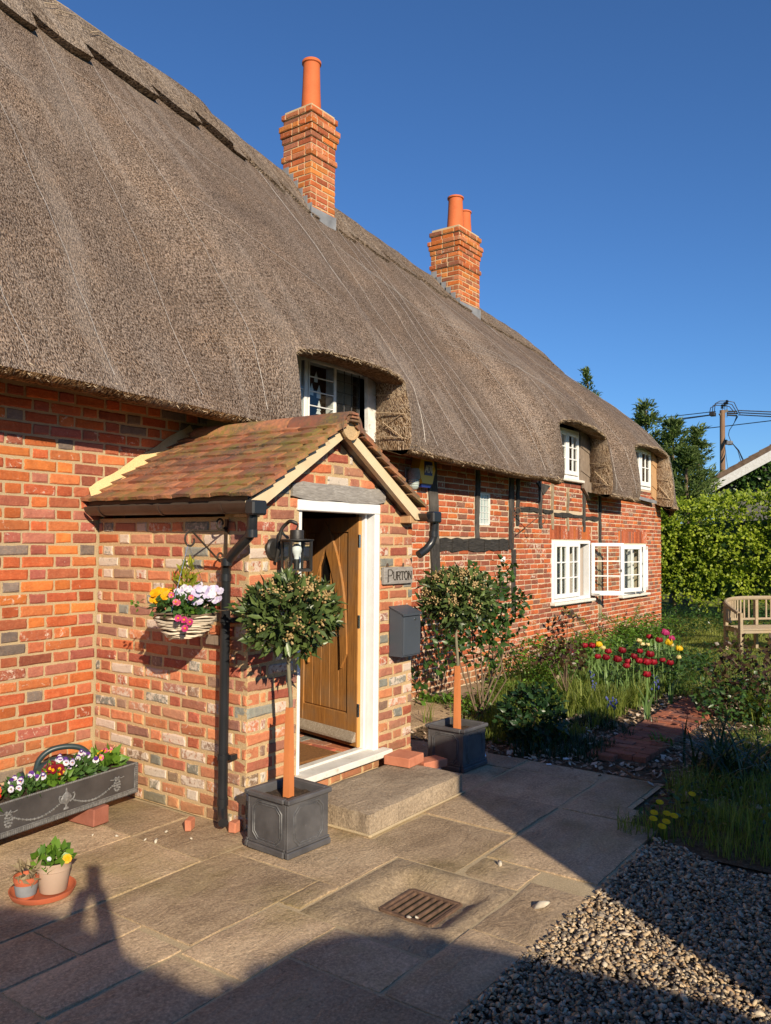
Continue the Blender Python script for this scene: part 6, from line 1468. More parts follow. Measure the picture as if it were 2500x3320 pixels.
# bronze-leaved rose in the bed
b = P(1832, 2265, 2, 0); rb = plant('young_rose', b, 'bronze-leaved young rose standing in front of the tulips', 'shrub')
tips = [P(x, y, 1, b[1]+rng.uniform(-.15, .15)) for x, y in ((1840, 2010), (1800, 2040), (1790, 2090), (1860, 2100), (1830, 2120), (1760, 2120), (1870, 2150))]
mb = MB(); stems(mb, (b[0], b[1], -.02), tips, .009, .003, .03); mb.ob('stem', MT['twig'], rb, True)
lobj('foliage', join([crown(30, t, (.13, .13, .11), .06, .042, .2, .6, 0, .8) for t in tips]+[crown(90, np.mean(tips, 0)+np.array([0, 0, -.1]), (.28, .25, .2), .055, .04, .2, .6, 0, .8)]), 'bronze', rb)
# shrub at the right frame edge
for (px, py, zz, rr, nn, mt_, lab) in ((2440, 2330, .42, (.50, .40, .36), 520, 'bronze', 'dark bronze-leaved rose bush at the right frame edge'), (2360, 2330, .20, (.40, .35, .22), 420, 'rose', 'low glossy green shrub beside the far end of the brick path')):
    b = P(px, py, 2, 0); s = plant('rose_bush', b, lab, 'shrub', 'shrubs right of the brick path')
    tips = [(b[0]+rng.uniform(-.3, .3), b[1]+rng.uniform(-.3, .3), zz+rng.uniform(-.1, .3)) for _ in range(7)]
    mb = MB(); stems(mb, (b[0], b[1], -.02), tips, .009, .003, .06); mb.ob('stem', MT['twig'], s, True)
    lobj('foliage', join([crown(nn, (b[0], b[1], zz), rr, .055, .04, .25, .6, .1, .9, gap=(3, -.2))]+[crown(16, t, (.08, .08, .08), .06, .04, .2) for t in tips]), mt_, s)
# strap-leaved clumps
CL = [(1850, 2120, .12, .46, .03, .9, 90, 'fresh', 'arching strap leaves at the wall nearest the bronze rose'), (1950, 2085, .12, .46, .03, .9, 90, 'fresh', 'arching strap leaves at the wall below the left window sill'), (2045, 2080, .12, .44, .03, .9, 90, 'fresh', 'arching strap leaves at the wall below the right window'), (1790, 2150, .14, .36, .02, .9, 110, 'grass', 'long grassy clump beside the wall left of the strap leaves'), (2130, 2080, .12, .34, .02, .9, 80, 'grass', 'low leaf clump at the foot of the cottage corner'), (1905, 2095, .10, .42, .034, .8, 70, 'fresh', 'arching strap leaves against the wall at the left of the tulips'), (2000, 2085, .12, .45, .034, .9, 80, 'fresh', 'arching strap leaves against the wall behind the red tulips'), (2085, 2090, .12, .40, .034, .9, 70, 'grass', 'arching strap leaves near the cottage corner'),
      (1900, 2310, .10, .38, .014, .9, 90, 'grass', 'loose tuft of thin bluebell leaves in the mulch'), (2040, 2290, .07, .22, .016, .8, 40, 'grass', 'small leaf tuft by the brick path'), (1650, 2280, .16, .34, .016, .9, 120, 'grass', 'wild grassy tuft under the rose bush'), (1740, 2210, .16, .34, .016, .8, 120, 'grass', 'wild grassy tuft left of the bronze rose'),
      (2470, 2340, .10, .55, .016, .8, 110, 'grass', 'tall grassy clump at the right frame edge'), (2380, 2520, .14, .5, .016, 1.0, 120, 'dark', 'arching grass clump in the shade right of the path'), (2150, 2410, .04, .16, .02, .9, 22, 'fresh', 'small bright leaf rosette beside the brick path'), (2310, 2280, .12, .4, .014, .9, 90, 'grass', 'thin grass clump beyond the brick path'), (1700, 2330, .10, .22, .03, 1.0, 50, 'fresh', 'low broad-leaved weeds in front of the wall path'), (1430, 2275, .14, .16, .045, 1.0, 60, 'fresh', 'low leafy weeds behind the shaded planter')]
for k, (px, py, sp, L, W, ln, n, mt_, lab) in enumerate(CL):
    b = P(px, py, 2, 0); r = plant('leaf_clump', b, lab, 'plant', 'leaf clumps in the beds'); lobj('leaves', straps(n, (b[0], b[1], -.02), sp, L, W, ln, k), mt_, r)
# tulips
def tulip_proto(kind, ragged, h, hr):
    r = emp('tulip', (0, 0, 0), 'tulip', 'tulip'); mb = MB(); mb.tube([(0, 0, -.02), (.008, .004, h*.5), (0, 0, h)], .0042, 6); mb.ob('stem', LM['tulipleaf'], r, True)
    mb = MB(); n = 6
    for lay_ in range(2):
        for k in range(3 if not ragged else 5):
            a = 2*math.pi*k/(3 if not ragged else 5)+lay_*.6; d = Vector((math.cos(a), math.sin(a), 0)); s = Vector((-d.y, d.x, 0)); op = 1.0 if not ragged else 1.12
            pr_ = [(0, 0, .25), (.75, .22, .75), (1.0*op, .6, .95), (.92*op**1.5, 1.0, .55), (.75*op**2, 1.3+rng.uniform(-.1, .15), .08)]
            ctr = [Vector((0, 0, h))+d*x*hr+Vector((0, 0, z*hr*1.55)) for x, z, w in pr_]
            vs_ = []; 
            for c_, (x, z, w) in zip(ctr, pr_): j = rng.uniform(.75, 1.25) if ragged else 1; vs_ += [c_-s*w*hr*j, c_+d*.12*hr, c_+s*w*hr*j]
            mb.add(vs_, [(i*3+q, i*3+q+1, i*3+q+4, i*3+q+3) for i in range(4) for q in range(2)])
    mb.ob('flower', FM[kind], r, True)
    for k in range(3):
        a = rng.uniform(0, 6.28); V, F, Rr = strap(np.array([(0, 0, -.02)]), np.array([a]), np.array([h*rng.uniform(.6, .85)]), np.array([.045]), np.array([rng.uniform(.4, .9)]), np.array([rng.random()])); link('leaf', np_mesh('leaf', V, F, True, Rr), LM['tulipleaf'], r)
    return r
def z8b(x, y): return (1600+x*.42, 1950+y*.42)
TUL = {'red': [(705, 345), (805, 410), (870, 445), (885, 385), (960, 460), (995, 415), (1040, 425), (1085, 420), (1125, 450), (1130, 370), (1025, 465), (1210, 455), (1235, 470), (1305, 410), (1365, 465), (1185, 515), (1205, 295), (1280, 330), (1185, 570), (760, 345), (600, 380)], 'yellow': [(815, 335), (1355, 345), (1435, 350)], 'cream': [(845, 362), (1150, 300), (1125, 315), (1430, 400), (1375, 305), (1190, 310)], 'pink': [(1330, 245), (1375, 240)]}
TLAB = {'red': 'crimson tulip among the green leaves of the sunlit bed', 'yellow': 'golden yellow cup-shaped tulip in the sunlit bed', 'cream': 'small cream and yellow ruffled tulip in the sunlit bed', 'pink': 'tall magenta tulip at the cottage corner'}
for kind, L_ in TUL.items():
    h = {'red': .40, 'yellow': .44, 'cream': .40, 'pink': .50}[kind]; hr = {'red': .029, 'yellow': .032, 'cream': .024, 'pink': .040}[kind]; pro = tulip_proto(kind, kind in ('red', 'cream'), h, hr); first = True
    for q in L_:
        px, py = z8b(*q); p = P(px, py, 2, h+hr*.8)
        if first: pro.location = (p[0], p[1], 0); pro.rotation_euler = (0, 0, rng.uniform(0, 6)); tag(pro, TLAB[kind], 'tulip', kind+' tulips in the bed'); first = False; pr0 = pro
        else: copy_tree(pr0, (p[0], p[1], rng.uniform(-.03, .02)), rz=rng.uniform(0, 6.28), label=TLAB[kind], cat='tulip', group=kind+' tulips in the bed').scale = [rng.uniform(.8, 1.12)]*3
# dense green tulip leaves between the flowers
pts = [P(rng.uniform(1850, 2200), rng.uniform(2120, 2250), 2, 0) for _ in range(900)]
pos = np.array([(p[0], p[1], -.02) for p in pts]); n = len(pos)
tag(lobj('tulip_foliage', strap(pos, nr.uniform(0, 6.28, n), nr.uniform(.24, .42, n), nr.uniform(.025, .055, n), nr.uniform(.2, .9, n), nr.rand(n)), 'tulipleaf', None), 'mass of upright grey-green tulip leaves filling the sunlit bed', 'foliage', kind='stuff')
# bluebells
for k, q in enumerate([(770, 640), (1255, 600), (1260, 640), (935, 780), (880, 770), (755, 565)]):
    px, py = z8b(*q); p = P(px, py, 2, .2); r = plant('bluebell', p, 'blue bluebell spike among the tulip leaves and mulch', 'bluebell', 'bluebells in the bed'); MB().tube([(p[0], p[1], -.02), (p[0], p[1], .24)], .003, 5).ob('stem', LM['tulipleaf'], r)
    mb = MB()
    for j in range(9): mb.ball((p[0]+rng.gauss(0, .014), p[1]+rng.gauss(0, .014), .14+j*.012), .009, 5, (1, 1, 1.4))
    mb.ob('flower', FM['blue'], r)
# arching ferny stems at the wall
for k, pl_ in enumerate([((1930, 2080), (1900, 2020), (1855, 1990), (1820, 1975)), ((2030, 2075), (2010, 2030), (1975, 2005), (1940, 1995)), ((2035, 2075), (2050, 2030), (2062, 1990), (2070, 1960))]):
    pts = [Vector(P(x, y, 1, WY-.25)) for x, y in pl_]; r = plant('arching_stem', pts[0], ['left arching ferny stem reaching up the far brick wall', 'middle arching ferny stem on the far brick wall', 'upright ferny stem under the right window of the far wall'][k], 'plant', 'ferny stems by the wall'); MB().tube([Vector((pts[0].x, pts[0].y, 0))]+pts, [.008, .006, .005, .004, .003], 5).ob('stem', MT['twig'], r)
    dp = []
    for a, b in zip(pts, pts[1:]): dp += [a.lerp(b, t/6) for t in range(6)]
    lobj('leaves', join([crown(9, p, (.035, .035, .035), .04, .014, .1) for p in dp]), 'fresh', r)
b = P(2060, 2040, 2, 0); 
# grass and ground plants
def blades(name, n, area, h0, h1, w, mat, label, seed, hf=None, lean=.7):
    r = np.random.RandomState(seed); pp = np.array([area(r) for _ in range(n)]); h = r.uniform(h0, h1, n)
    if hf is not None: h = h*np.array([hf(x, y) for x, y in pp])
    pos = np.column_stack([pp, np.full(n, -.02)])
    d = strap(pos, r.uniform(0, 6.28, n), h, np.full(n, w)*r.uniform(.7, 1.3, n), r.uniform(.1, lean, n), r.rand(n), 2)
    tag(lobj(name, d, mat, None), label, 'grass', kind='stuff')
def uni(x0, x1, y0, y1, ok=lambda x, y: True):
    def f(r):
        while True:
            x, y = r.uniform(x0, x1), r.uniform(y0, y1)
            if ok(x, y): return x, y
    return f
nz = lambda x, y, s=1.3: .55+1.1*max(0, .5+mnoise.noise(Vector((x*s, y*s, 0))))
blades('lawn_grass', 42000, uni(9.2, 18.4, -.5, 4.9, lambda x, y: not (x < 15.6 and y > 4.45) and y > (x-9.2)*.02+.1), .035, .075, .006, 'lawn', 'short sunlit lawn around the bench', 31, nz)
blades('lawn_grass', 7000, uni(9.0, 12.5, 1.2, 3.6), .08, .2, .006, 'grass', 'longer rough grass at the edge of the lawn', 32, lambda x, y: nz(x, y, 2))
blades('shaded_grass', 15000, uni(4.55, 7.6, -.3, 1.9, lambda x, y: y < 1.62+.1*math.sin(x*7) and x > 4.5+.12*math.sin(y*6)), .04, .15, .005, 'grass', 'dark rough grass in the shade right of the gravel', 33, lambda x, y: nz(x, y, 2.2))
blades('bed_weeds', 9000, uni(6.0, 9.0, 2.75, 4.05, lambda x, y: mnoise.noise(Vector((x*2.2, y*2.2, 5))) > -.12), .07, .24, .008, 'grass', 'patchy weeds and grass in the sunlit flower bed', 34, lambda x, y: nz(x, y, 2))
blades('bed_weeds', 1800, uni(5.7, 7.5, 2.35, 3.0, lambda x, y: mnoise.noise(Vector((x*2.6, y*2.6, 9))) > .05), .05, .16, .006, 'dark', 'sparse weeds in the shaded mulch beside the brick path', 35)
def gc(n, area, z, L, W, seed, mat, label):
    r = np.random.RandomState(seed); pp = np.array([area(r) for _ in range(n)]); zz = r.uniform(0, z, n)*np.array([nz(x, y) for x, y in pp]); d = np.column_stack([r.normal(size=(n, 2)), r.uniform(0, .8, n)]); u = np.column_stack([r.normal(size=(n, 2))*.6, np.ones(n)])
    tag(lobj('ground_cover', leaves(np.column_stack([pp, zz]), d, u, r.uniform(L*.6, L*1.3, n), r.uniform(W*.6, W*1.2, n), r.rand(n)), mat, None), label, 'ground cover', kind='stuff')
gc(2600, uni(15.4, 18.2, 3.0, 6.2), .32, .07, .04, 41, 'rose', 'leafy ground cover below the hedge beyond the cottage corner')
gc(2200, uni(12.5, 15.2, 3.9, 4.7), .22, .05, .02, 42, 'rose', 'silvery low plants along the cottage corner')
gc(1500, uni(9.0, 12.0, 2.3, 3.9), .16, .05, .03, 43, 'rose', 'mixed low leaves between tulips and lawn')
gc(2200, uni(6.6, 9.0, 3.3, 4.05), .14, .05, .03, 44, 'fresh', 'leafy weeds between the wall path and the tulips')
gc(4200, uni(8.2, 13.2, 3.75, 4.6), .34, .075, .032, 47, 'fresh', 'dense green leaves along the foot of the far brick wall')
gc(2600, uni(9.0, 10.6, 2.6, 3.7), .24, .07, .035, 48, 'rose', 'thick low foliage between the tulip stems')
gc(1500, uni(4.8, 7.8, -.2, 1.7), .07, .05, .03, 45, 'rose', 'low weeds in the shaded grass')
gc(1400, uni(7.2, 9.6, .8, 2.0), .30, .05, .035, 46, 'rose', 'tangled low shrubs right of the brick path')
def z2(x, y): return (2000+x*.525, 2150+y*.525)
for q in [(265, 860), (230, 925), (310, 930), (355, 945), (225, 962), (305, 980), (280, 1010), (465, 810)]:
    px, py = z2(*q); p = P(px, py, 2, .10); r = plant('dandelion', p, 'yellow dandelion in the shaded grass beside the gravel', 'dandelion', 'dandelions in the shaded grass'); MB().tube([(p[0], p[1], -.02), (p[0], p[1], .10)], .0025, 5).ob('stem', LM['fresh'], r); mb = MB(); disc_flower(mb, (p[0], p[1], .10), (-.3, -.2, .9), .022, 12, .12, 0, 1.6); disc_flower(mb, (p[0], p[1], .104), (-.3, -.2, .9), .013, 9, .3); mb.ob('flower', FM['dand'], r)
p = P(1812, 2230, 2, 0); mb = MB(); mb.ball((0, 0, .06), .10, 10, (1, .7, .9)); mb.v = [tuple(Vector(v)*(1+.22*mnoise.noise(Vector(v)*14))) for v in mb.v]; o = mb.ob('rock', MT['stepstone'], None, False, (p[0], p[1], 0)); tag(o, 'pale rock in the bed behind the bronze rose', 'rock')
MB().tube([P(2000, 2482, 2, .015), P(2060, 2520, 2, .012), P(2120, 2535, 2, .014), P(2180, 2535, 2, .014)], .009, 6).ob('fallen_stick', MT['twig']); tag(bpy.data.objects['fallen_stick'], 'thin fallen stick lying across the bed corner', 'stick')
for k, q in enumerate([(1415, 2492, .03), (1780, 2478, .018), (1835, 2460, .02)]):
    p = P(q[0], q[1], 2, .01); mb = MB(); mb.cbox((0, 0, 0), (q[2]*2, q[2], .008), .002, jit=.003); o = mb.ob('wood_scrap', MT['white'], None, False, (p[0], p[1], .01), (0, 0, rng.uniform(0, 3))); tag(o, ['white scrap lying left of the shaded planter', 'small white scrap on the mulch edge', 'small white scrap beside the dark bush'][k], 'scrap', 'white scraps on the ground')
p = P(1575, 2455, 2, .04); mb = MB(); mb.lathe([(.0, -.02), (.03, -.02), (.035, 0), (.03, .02), (0, .02)], 14); o = mb.ob('hose_fitting', MT['chrome'], None, True, (p[0], p[1]+.02, .04), (R(80), 0, .6)); tag(o, 'small metal fitting on the ground right of the shaded planter', 'fitting')
p = P(1408, 1905, 1, WY-.03); MB().tube([p, P(1425, 1915, 1, WY-.15), P(1440, 1930, 1, WY-.3)], .008, 5).ob('blue_twine', simple('blue_twine', [(0, (.08, .22, .55)), (1, (.2, .4, .7))], rough=.6, bump=0)); tag(bpy.data.objects['blue_twine'], 'blue twine tied to the foot of the black post', 'twine')
# ------------------------------------------------------------------ bench
bf = Vector(P(2402, 2122, 2, 0)); bX = Vector((.764, -.645, 0)); bY = Vector((.645, .764, 0)); bench = emp('garden_bench', bf, 'weathered teak garden bench with curved slatted back on the lawn', 'bench')
def BP(x, y, z): return bf+bX*x+bY*y+Vector((0, 0, z))
BL = 1.5
def backcurve(t):  # t 0..1 along the back rail from left arm end round to right arm end
    a = math.pi*(1-t); x = BL/2-(BL/2+.02)*math.copysign(abs(math.cos(a))**.62, math.cos(a))*-1*-1; y = .02+.56*abs(math.sin(a))**.55
    return x, y
def rail_z(t): return .60+.19*math.sin(math.pi*t)**.5
mb = MB(); pts = [BP(*backcurve(t), rail_z(t)) for t in np.linspace(0, 1, 31)]; mb.tube(pts, .032, 8, True, .8); mb.ob('back_rail', MT['teak'], bench, True)
mb = MB(); pts = [BP(*backcurve(t), .46) for t in np.linspace(.04, .96, 31)]; mb.tube(pts, .02, 6); mb.ob('lower_rail', MT['teak'], bench, True)
for t in np.linspace(.05, .95, 37):
    x, y = backcurve(t); MB().beam(BP(x, y, .46), BP(x, y, rail_z(t)-.02), .026, .013, up=(bY.x, bY.y, 0)).ob('back_slat', MT['teak'], bench)
for (x, y, h) in ((0, 0, .61), (BL, 0, .61), (.12, .50, .74), (BL-.12, .50, .74), (.72, .58, .76)): MB().beam(BP(x, y, 0), BP(x, y, h), .06, .05, up=(bX.x, bX.y, 0), ch=.004).ob('leg', MT['teak'], bench)
MB().beam(BP(.55, .02, 0), BP(.55, .02, .36), .055, .05, up=(bX.x, bX.y, 0), ch=.004).ob('leg', MT['teak'], bench)
for k in range(8):
    y = .0+.068*k; x0 = .02 if k < 6 else .08; MB().beam(BP(x0, y, .385-.006*abs(k-4)), BP(BL-x0, y, .385-.006*abs(k-4)), .058, .02, ch=.003).ob('seat_slat', MT['teak'], bench)
for (a, b) in (((0, .0), (BL, .0)), ((0, 0), (.12, .5)), ((BL, 0), (BL-.12, .5)), ((.12, .5), (BL-.12, .5))): MB().beam(BP(*a, .34), BP(*b, .34), .03, .07, ch=.003).ob('apron', MT['teak'], bench)
# ------------------------------------------------------------------ hedge
hd = emp('hedge', (18.8, 3, 0), 'clipped bright green beech hedge beyond the lawn', 'hedge')
def hedge_top(y): return 2.42+.22*max(0, (5.9-y))/2.3
r = np.random.RandomState(8); P_, D_, U_, C_ = [], [], [], []
for i in range(3000):
    y = r.uniform(.2, 8.3); tp = hedge_top(y)+.10*mnoise.noise(Vector((y*2.2, 0, 3))); t = r.rand(); onT = t < .2
    z = tp+r.uniform(-.08, .06) if onT else .35+(tp-.35)*r.rand()**.8
    if not onT and z < 1.0 and r.rand() < .55*(1-(z-.35)/.65): continue
    x = 18.6+r.uniform(0, 1.0) if onT else 18.55-.22*mnoise.noise(Vector((y*1.5, z*2.2, 1)))+r.uniform(-.10, .14)
    d0 = np.array([r.normal(-.75, .35), r.normal(-.15, .6), r.normal(-.15, .45)]) if not onT else np.array([r.normal(-.2, .5), r.normal(0, .6), r.uniform(.3, 1)])
    d0 /= np.linalg.norm(d0); L = r.uniform(.14, .34); cb = r.rand()
    for k in range(10):
        s_ = k/10; P_.append((x+d0[0]*L*s_+r.normal(0, .028), y+d0[1]*L*s_+r.normal(0, .028), z+d0[2]*L*s_-.06*s_*s_+r.normal(0, .028))); D_.append(d0+r.normal(0, .55, 3)); U_.append((r.normal(-.6, .45), r.normal(-.55, .45), r.normal(.45, .4))); C_.append(min(1, max(0, .65*cb+.35*r.rand()+.15*(s_-.5))))
n = len(P_); lobj('foliage', leaves(P_, D_, U_, r.uniform(.05, .10, n), r.uniform(.04, .07, n), np.array(C_)), 'hedge', hd)
mb = MB()
for k in range(16):
    y = .4+k*.52; mb.tube([(19.0, y, 0), (19.0+rng.uniform(-.1, .1), y+rng.uniform(-.1, .1), 1.0), (19.0, y+rng.uniform(-.2, .2), 2.0)], [.035, .03, .02], 6)
mb.ob('stem', MT['twig'], hd)
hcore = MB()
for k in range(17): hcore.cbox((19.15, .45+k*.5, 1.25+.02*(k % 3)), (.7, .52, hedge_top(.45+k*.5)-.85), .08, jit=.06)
hcore.ob('dark_core', LM['dark'], hd)  # dark solid boxes stand in for the hedge's shaded inside
# conifers behind the hedge
def conifer(base, H, rad, label, n=2600, lean=0):
    r = emp('conifer', base, label, 'conifer', 'conifers beyond the cottage'); b = Vector(base); MB().tube([b, b+Vector((0, 0, H*.5)), b+Vector((lean, 0, H*.97))], [.14, .09, .02], 8).ob('trunk', MT['twig'], r, True)
    q = np.random.RandomState(int(H*100)); P_, D_ = [], []
    nb = int(n/34)
    for i in range(nb):
        t = q.rand()**.8; z = .25+t*(H-.3); rr = rad*(1-t)**.8*q.uniform(.6, 1.15)+.10; a = q.uniform(0, 6.28); L = rr; up = .45+.5*t
        for k in range(34):
            s = q.rand()**.7; p = (b.x+math.cos(a)*L*s+q.normal(0, .05), b.y+math.sin(a)*L*s+q.normal(0, .05), b.z+z+up*L*s*.8+q.normal(0, .05)); P_.append(p); D_.append((math.cos(a)*.8+q.normal(0, .5), math.sin(a)*.8+q.normal(0, .5), .7+q.normal(0, .4)))
    n_ = len(P_); lobj('crown', leaves(P_, D_, np.column_stack([q.normal(size=(n_, 2)), np.ones(n_)]), q.uniform(.10, .24, n_), q.uniform(.025, .06, n_), q.rand(n_)), 'conifer', r)
for (px, py, xx_, rad, lab, nn) in ((2095, 1318, 24, 1.3, 'tallest pointed conifer rising behind the thatch end', 5200), (2182, 1380, 23, 1.2, 'broad conifer in the middle of the trees behind the thatch end', 5200), (2262, 1402, 24, .95, 'slim pointed conifer nearest the utility pole', 3600), (2225, 1470, 22.2, 1.2, 'low dark conifer in front of the other trees', 5200), (1905, 1208, 27, 1.4, 'conifer whose tip just shows over the thatch ridge', 2600)):
    p = P(px, py, 0, xx_); conifer((p[0], p[1], 0), p[2]+.05, rad*(1.2 if nn > 5000 else 1), lab, nn)
# ------------------------------------------------------------------ utility pole and wires
def PD(x, y, D):
    d = FW+RT*(x-1250)/FPX-UP*(y-1660)/FPX; return Vector(CAM+d*D)
D0 = 34; pb = PD(2343, 1560, D0); ptp = PD(2342, 1330, D0); pole = emp('utility_pole', (pb.x, pb.y, 0), 'brown wooden utility pole with insulators and looping cables', 'utility pole')
MB().tube([(pb.x, pb.y, -.1), (ptp.x, ptp.y, ptp.z)], [.125, .10], 14).ob('pole', simple('pole_wood', [(.3, (.16, .09, .05)), (.7, (.28, .17, .10))], 3, rough=.9, bump=.5, stretch=(8, 8, .6)), pole, True)
def cab(nm, pts, r=.018, sag=0): MB().tube([PD(x, y, D) for x, y, D in pts], r, 5, False).ob(nm, MT['iron'], pole)
for k, (x, y) in enumerate(((2342, 1318), (2350, 1311), (2357, 1304))):
    p = PD(x, y, D0); mb = MB()
    for j in range(4): mb.lathe([(.02, 0), (.075, .01), (.02, .05)], 10, (p.x, p.y, p.z-.09+j*.045))
    mb.ob('insulator', MT['plastic'], pole, True); MB().tube([(p.x, p.y, p.z-.08), (p.x, p.y, ptp.z-.3)], .012, 5).ob('insulator_pin', MT['iron'], pole)
for o_ in ((0, 0), (8, -7), (15, -14)):
    cab('jumper_cable', [(2300+o_[0], 1345-o_[1]*.3, D0), (2304+o_[0], 1322+o_[1], D0), (2320+o_[0], 1314+o_[1], D0), (2342+o_[0], 1314+o_[1], D0), (2365+o_[0], 1318+o_[1], D0), (2380+o_[0], 1335, D0), (2385+o_[0], 1342, D0)])
for o_ in (0, 8, 12): cab('drop_cable', [(2388+o_*.4, 1350, D0), (2380, 1372, D0), (2365, 1395, D0), (2362, 1410, D0), (2370, 1432, D0), (2392+o_*.3, 1460, D0-1), (2405+o_, 1505, D0-3)], .014)
cab('stay_wire', [(2349, 1435, D0), (2363, 1545, D0-1)], .01)
MB().beam(PD(2333, 1345, D0), PD(2359, 1330, D0), .1, .1).ob('crossarm', MT['iron'], pole); MB().cbox(PD(2351, 1434, D0), (.18, .18, .2), .01).ob('clamp', MT['iron'], pole); MB().cbox(PD(2366, 1436, D0), (.3, .2, .16), .01).ob('junction', MT['lead'], pole)
for k in range(3): cab('tension_insulator', [(2358, 1334+6*k, D0), (2390, 1334+7*k, D0)], .035)
MB().cbox(PD(2311, 1343, D0), (.3, .2, .16), .01).ob('switch', MT['iron'], pole)
for k, (pts, r, lab) in enumerate([([(2320, 1334, D0), (2110, 1358, 42), (1700, 1410, 60)], .02, 'thin overhead line, highest of the three left of the pole'), ([(2320, 1343, D0), (2110, 1369, 42), (1700, 1425, 60)], .02, 'thin overhead line, middle of the three left of the pole'), ([(2300, 1347, D0), (2110, 1374, 42), (1700, 1430, 60)], .02, 'thin overhead line, lowest of the three left of the pole'), ([(2395, 1331, D0), (2560, 1338, 30), (2800, 1345, 26)], .026, 'twisted overhead line, highest of the three right of the pole'), ([(2395, 1338, D0), (2560, 1346, 30), (2800, 1356, 26)], .026, 'twisted overhead line, middle of the three right of the pole'), ([(2395, 1345, D0), (2560, 1354, 30), (2800, 1366, 26)], .026, 'twisted overhead line, lowest of the three right of the pole'), ([(1900, 1440, 48), (2150, 1405, 44), (2350, 1382, 40), (2500, 1364, 37), (2800, 1330, 32)], .022, 'single overhead wire crossing low behind the pole')]):
    mb = MB(); mb.tube([PD(*q) for q in pts], r, 5, False); o = mb.ob('overhead_wire', MT['lead' if k in (3, 4, 5) else 'iron']); tag(o, lab, 'wire', 'overhead wires')
# ------------------------------------------------------------------ neighbouring house
nb_ = emp('neighbour_house', (27, 4, 0), 'neighbouring house gable with white bargeboard and ivy behind the hedge', 'house')
e0, e1 = Vector(P(2265, 1590, 0, 27)), Vector(P(2500, 1460, 0, 27)); sl_ = (e1-e0)/(e0.y-e1.y); ap = e0+sl_*4.2; wl2 = ap+(ap-e0); ee = Vector((27, 2*ap.y-e0.y, e0.z))
mb = MB(); mb.prism([(27.25, e0.y-.5, 0), (27.25, e0.y-.5, e0.z-.1), (27.25, ap.y, ap.z-.35), (27.25, ee.y+.5, ee.z-.1), (27.25, ee.y+.5, 0)], (8, 0, 0)); mb.ob('wall', simple('grey_wall', [(.3, (.12, .11, .105)), (.7, (.19, .18, .17))], 4, rough=.9), nb_)
up_ = Vector((0, 0, .14))
for (a, b) in ((e0, ap), (ap, ee)):
    mb = MB(); mb.prism([a, b, b+up_, a+up_], (9, 0, 0)); mb.ob('roof', MT['slate_roof'], nb_)
    mb = MB(); mb.prism([a-Vector((.03, 0, .02)), b-Vector((.03, 0, .02)), b-Vector((.03, 0, .36)), a-Vector((.03, 0, .30))], (-.05, 0, 0)); mb.ob('bargeboard', MT['whiteold'], nb_)
    n_ = 14
    for k in range(n_): mb = MB(); q0, q1 = a.lerp(b, k/n_), a.lerp(b, (k+.97)/n_); mb.prism([q0+up_*1.02, q1+up_*1.02, q1+up_*1.25, q0+up_*1.4], (.35, 0, 0)); mb.ob('roof_tile', MT['slate_roof'], nb_)
cps = [P(2430, 1560, 0, 27.1), P(2480, 1530, 0, 27.1), P(2495, 1560, 0, 27.1), P(2400, 1575, 0, 27.1)]
lobj('ivy', join([crown(160, cq, (.12, .35, .35), .12, .10, .2, .8, 0, .6) for cq in cps]), 'rose', nb_)
# ------------------------------------------------------------------ unseen shadow casters behind the camera: inferred building and photographer, added hedge
sh = emp('garden_shed', (3, -3, 0), 'dark boarded flat-roofed shed behind the camera, shading the garden', 'shed')
A_, B_ = Vector((1.80, -1.43, 0)), Vector((4.15, -1.95, 0)); sdv = (B_-A_).normalized(); bkv = Vector((sdv.y, -sdv.x, 0)); SH = 2.57
mb = MB(); mb.prism([A_, B_, B_+bkv*2.6, A_+bkv*2.6], (0, 0, SH-.06)); mb.ob('wall', MT['board'], sh)
for k in range(17):
    mb = MB(); q = A_+sdv*(.07+k*.14)-bkv*.012; mb.beam(q+Vector((0, 0, .05)), q+Vector((0, 0, SH-.08)), .13, .02, up=(bkv.x, bkv.y, 0)); mb.ob('cladding_board', MT['board'], sh)
mb = MB(); mb.prism([A_-sdv*.02-bkv*.03, B_+sdv*.02-bkv*.03, B_+sdv*.02+bkv*2.65, A_-sdv*.02+bkv*2.65], (0, 0, .06)); mb.v = [(x, y, z_+SH-.06) for x, y, z_ in mb.v]; mb.ob('roof', MT['lead'], sh)
# added stand-in hedge, its top outline shaped to shade the lower left
SDX, SDY, ST = .558, .830, math.tan(SUN_EL)
hb2 = emp('shade_hedge', (-2, -2.2, 0), 'unseen mounded hedge added behind the camera to shade the near paving', 'hedge')
edge = [P(-700, 2960, 2, 0), P(-300, 2930, 2, 0), P(0, 2915, 2, 0), P(200, 2945, 2, 0), P(330, 3010, 2, 0), P(420, 3085, 2, 0), P(560, 3150, 2, 0), P(672, 3198, 2, 0), P(760, 3160, 2, 0), P(850, 3100, 2, 0), P(960, 3040, 2, 0), P(1100, 3003, 2, 0), P(1250, 3005, 2, 0), P(1420, 3025, 2, 0), P(1600, 3060, 2, 0), P(1800, 3110, 2, 0), P(2050, 3165, 2, 0), P(2300, 3225, 2, 0)]
top = []
for e in edge:
    s = (e[1]+2.2)/SDY; top.append((e[0]-SDX*s, s*ST))
top = sorted(top); top = [(top[0][0]-2, top[0][1])]+top+[(top[-1][0]+.12, .3)]
mb = MB(); nT = len(top); xs2 = np.linspace(top[0][0], top[-1][0], 90)
zs2 = [float(np.interp(x, [t[0] for t in top], [t[1] for t in top])) for x in xs2]
rows = []
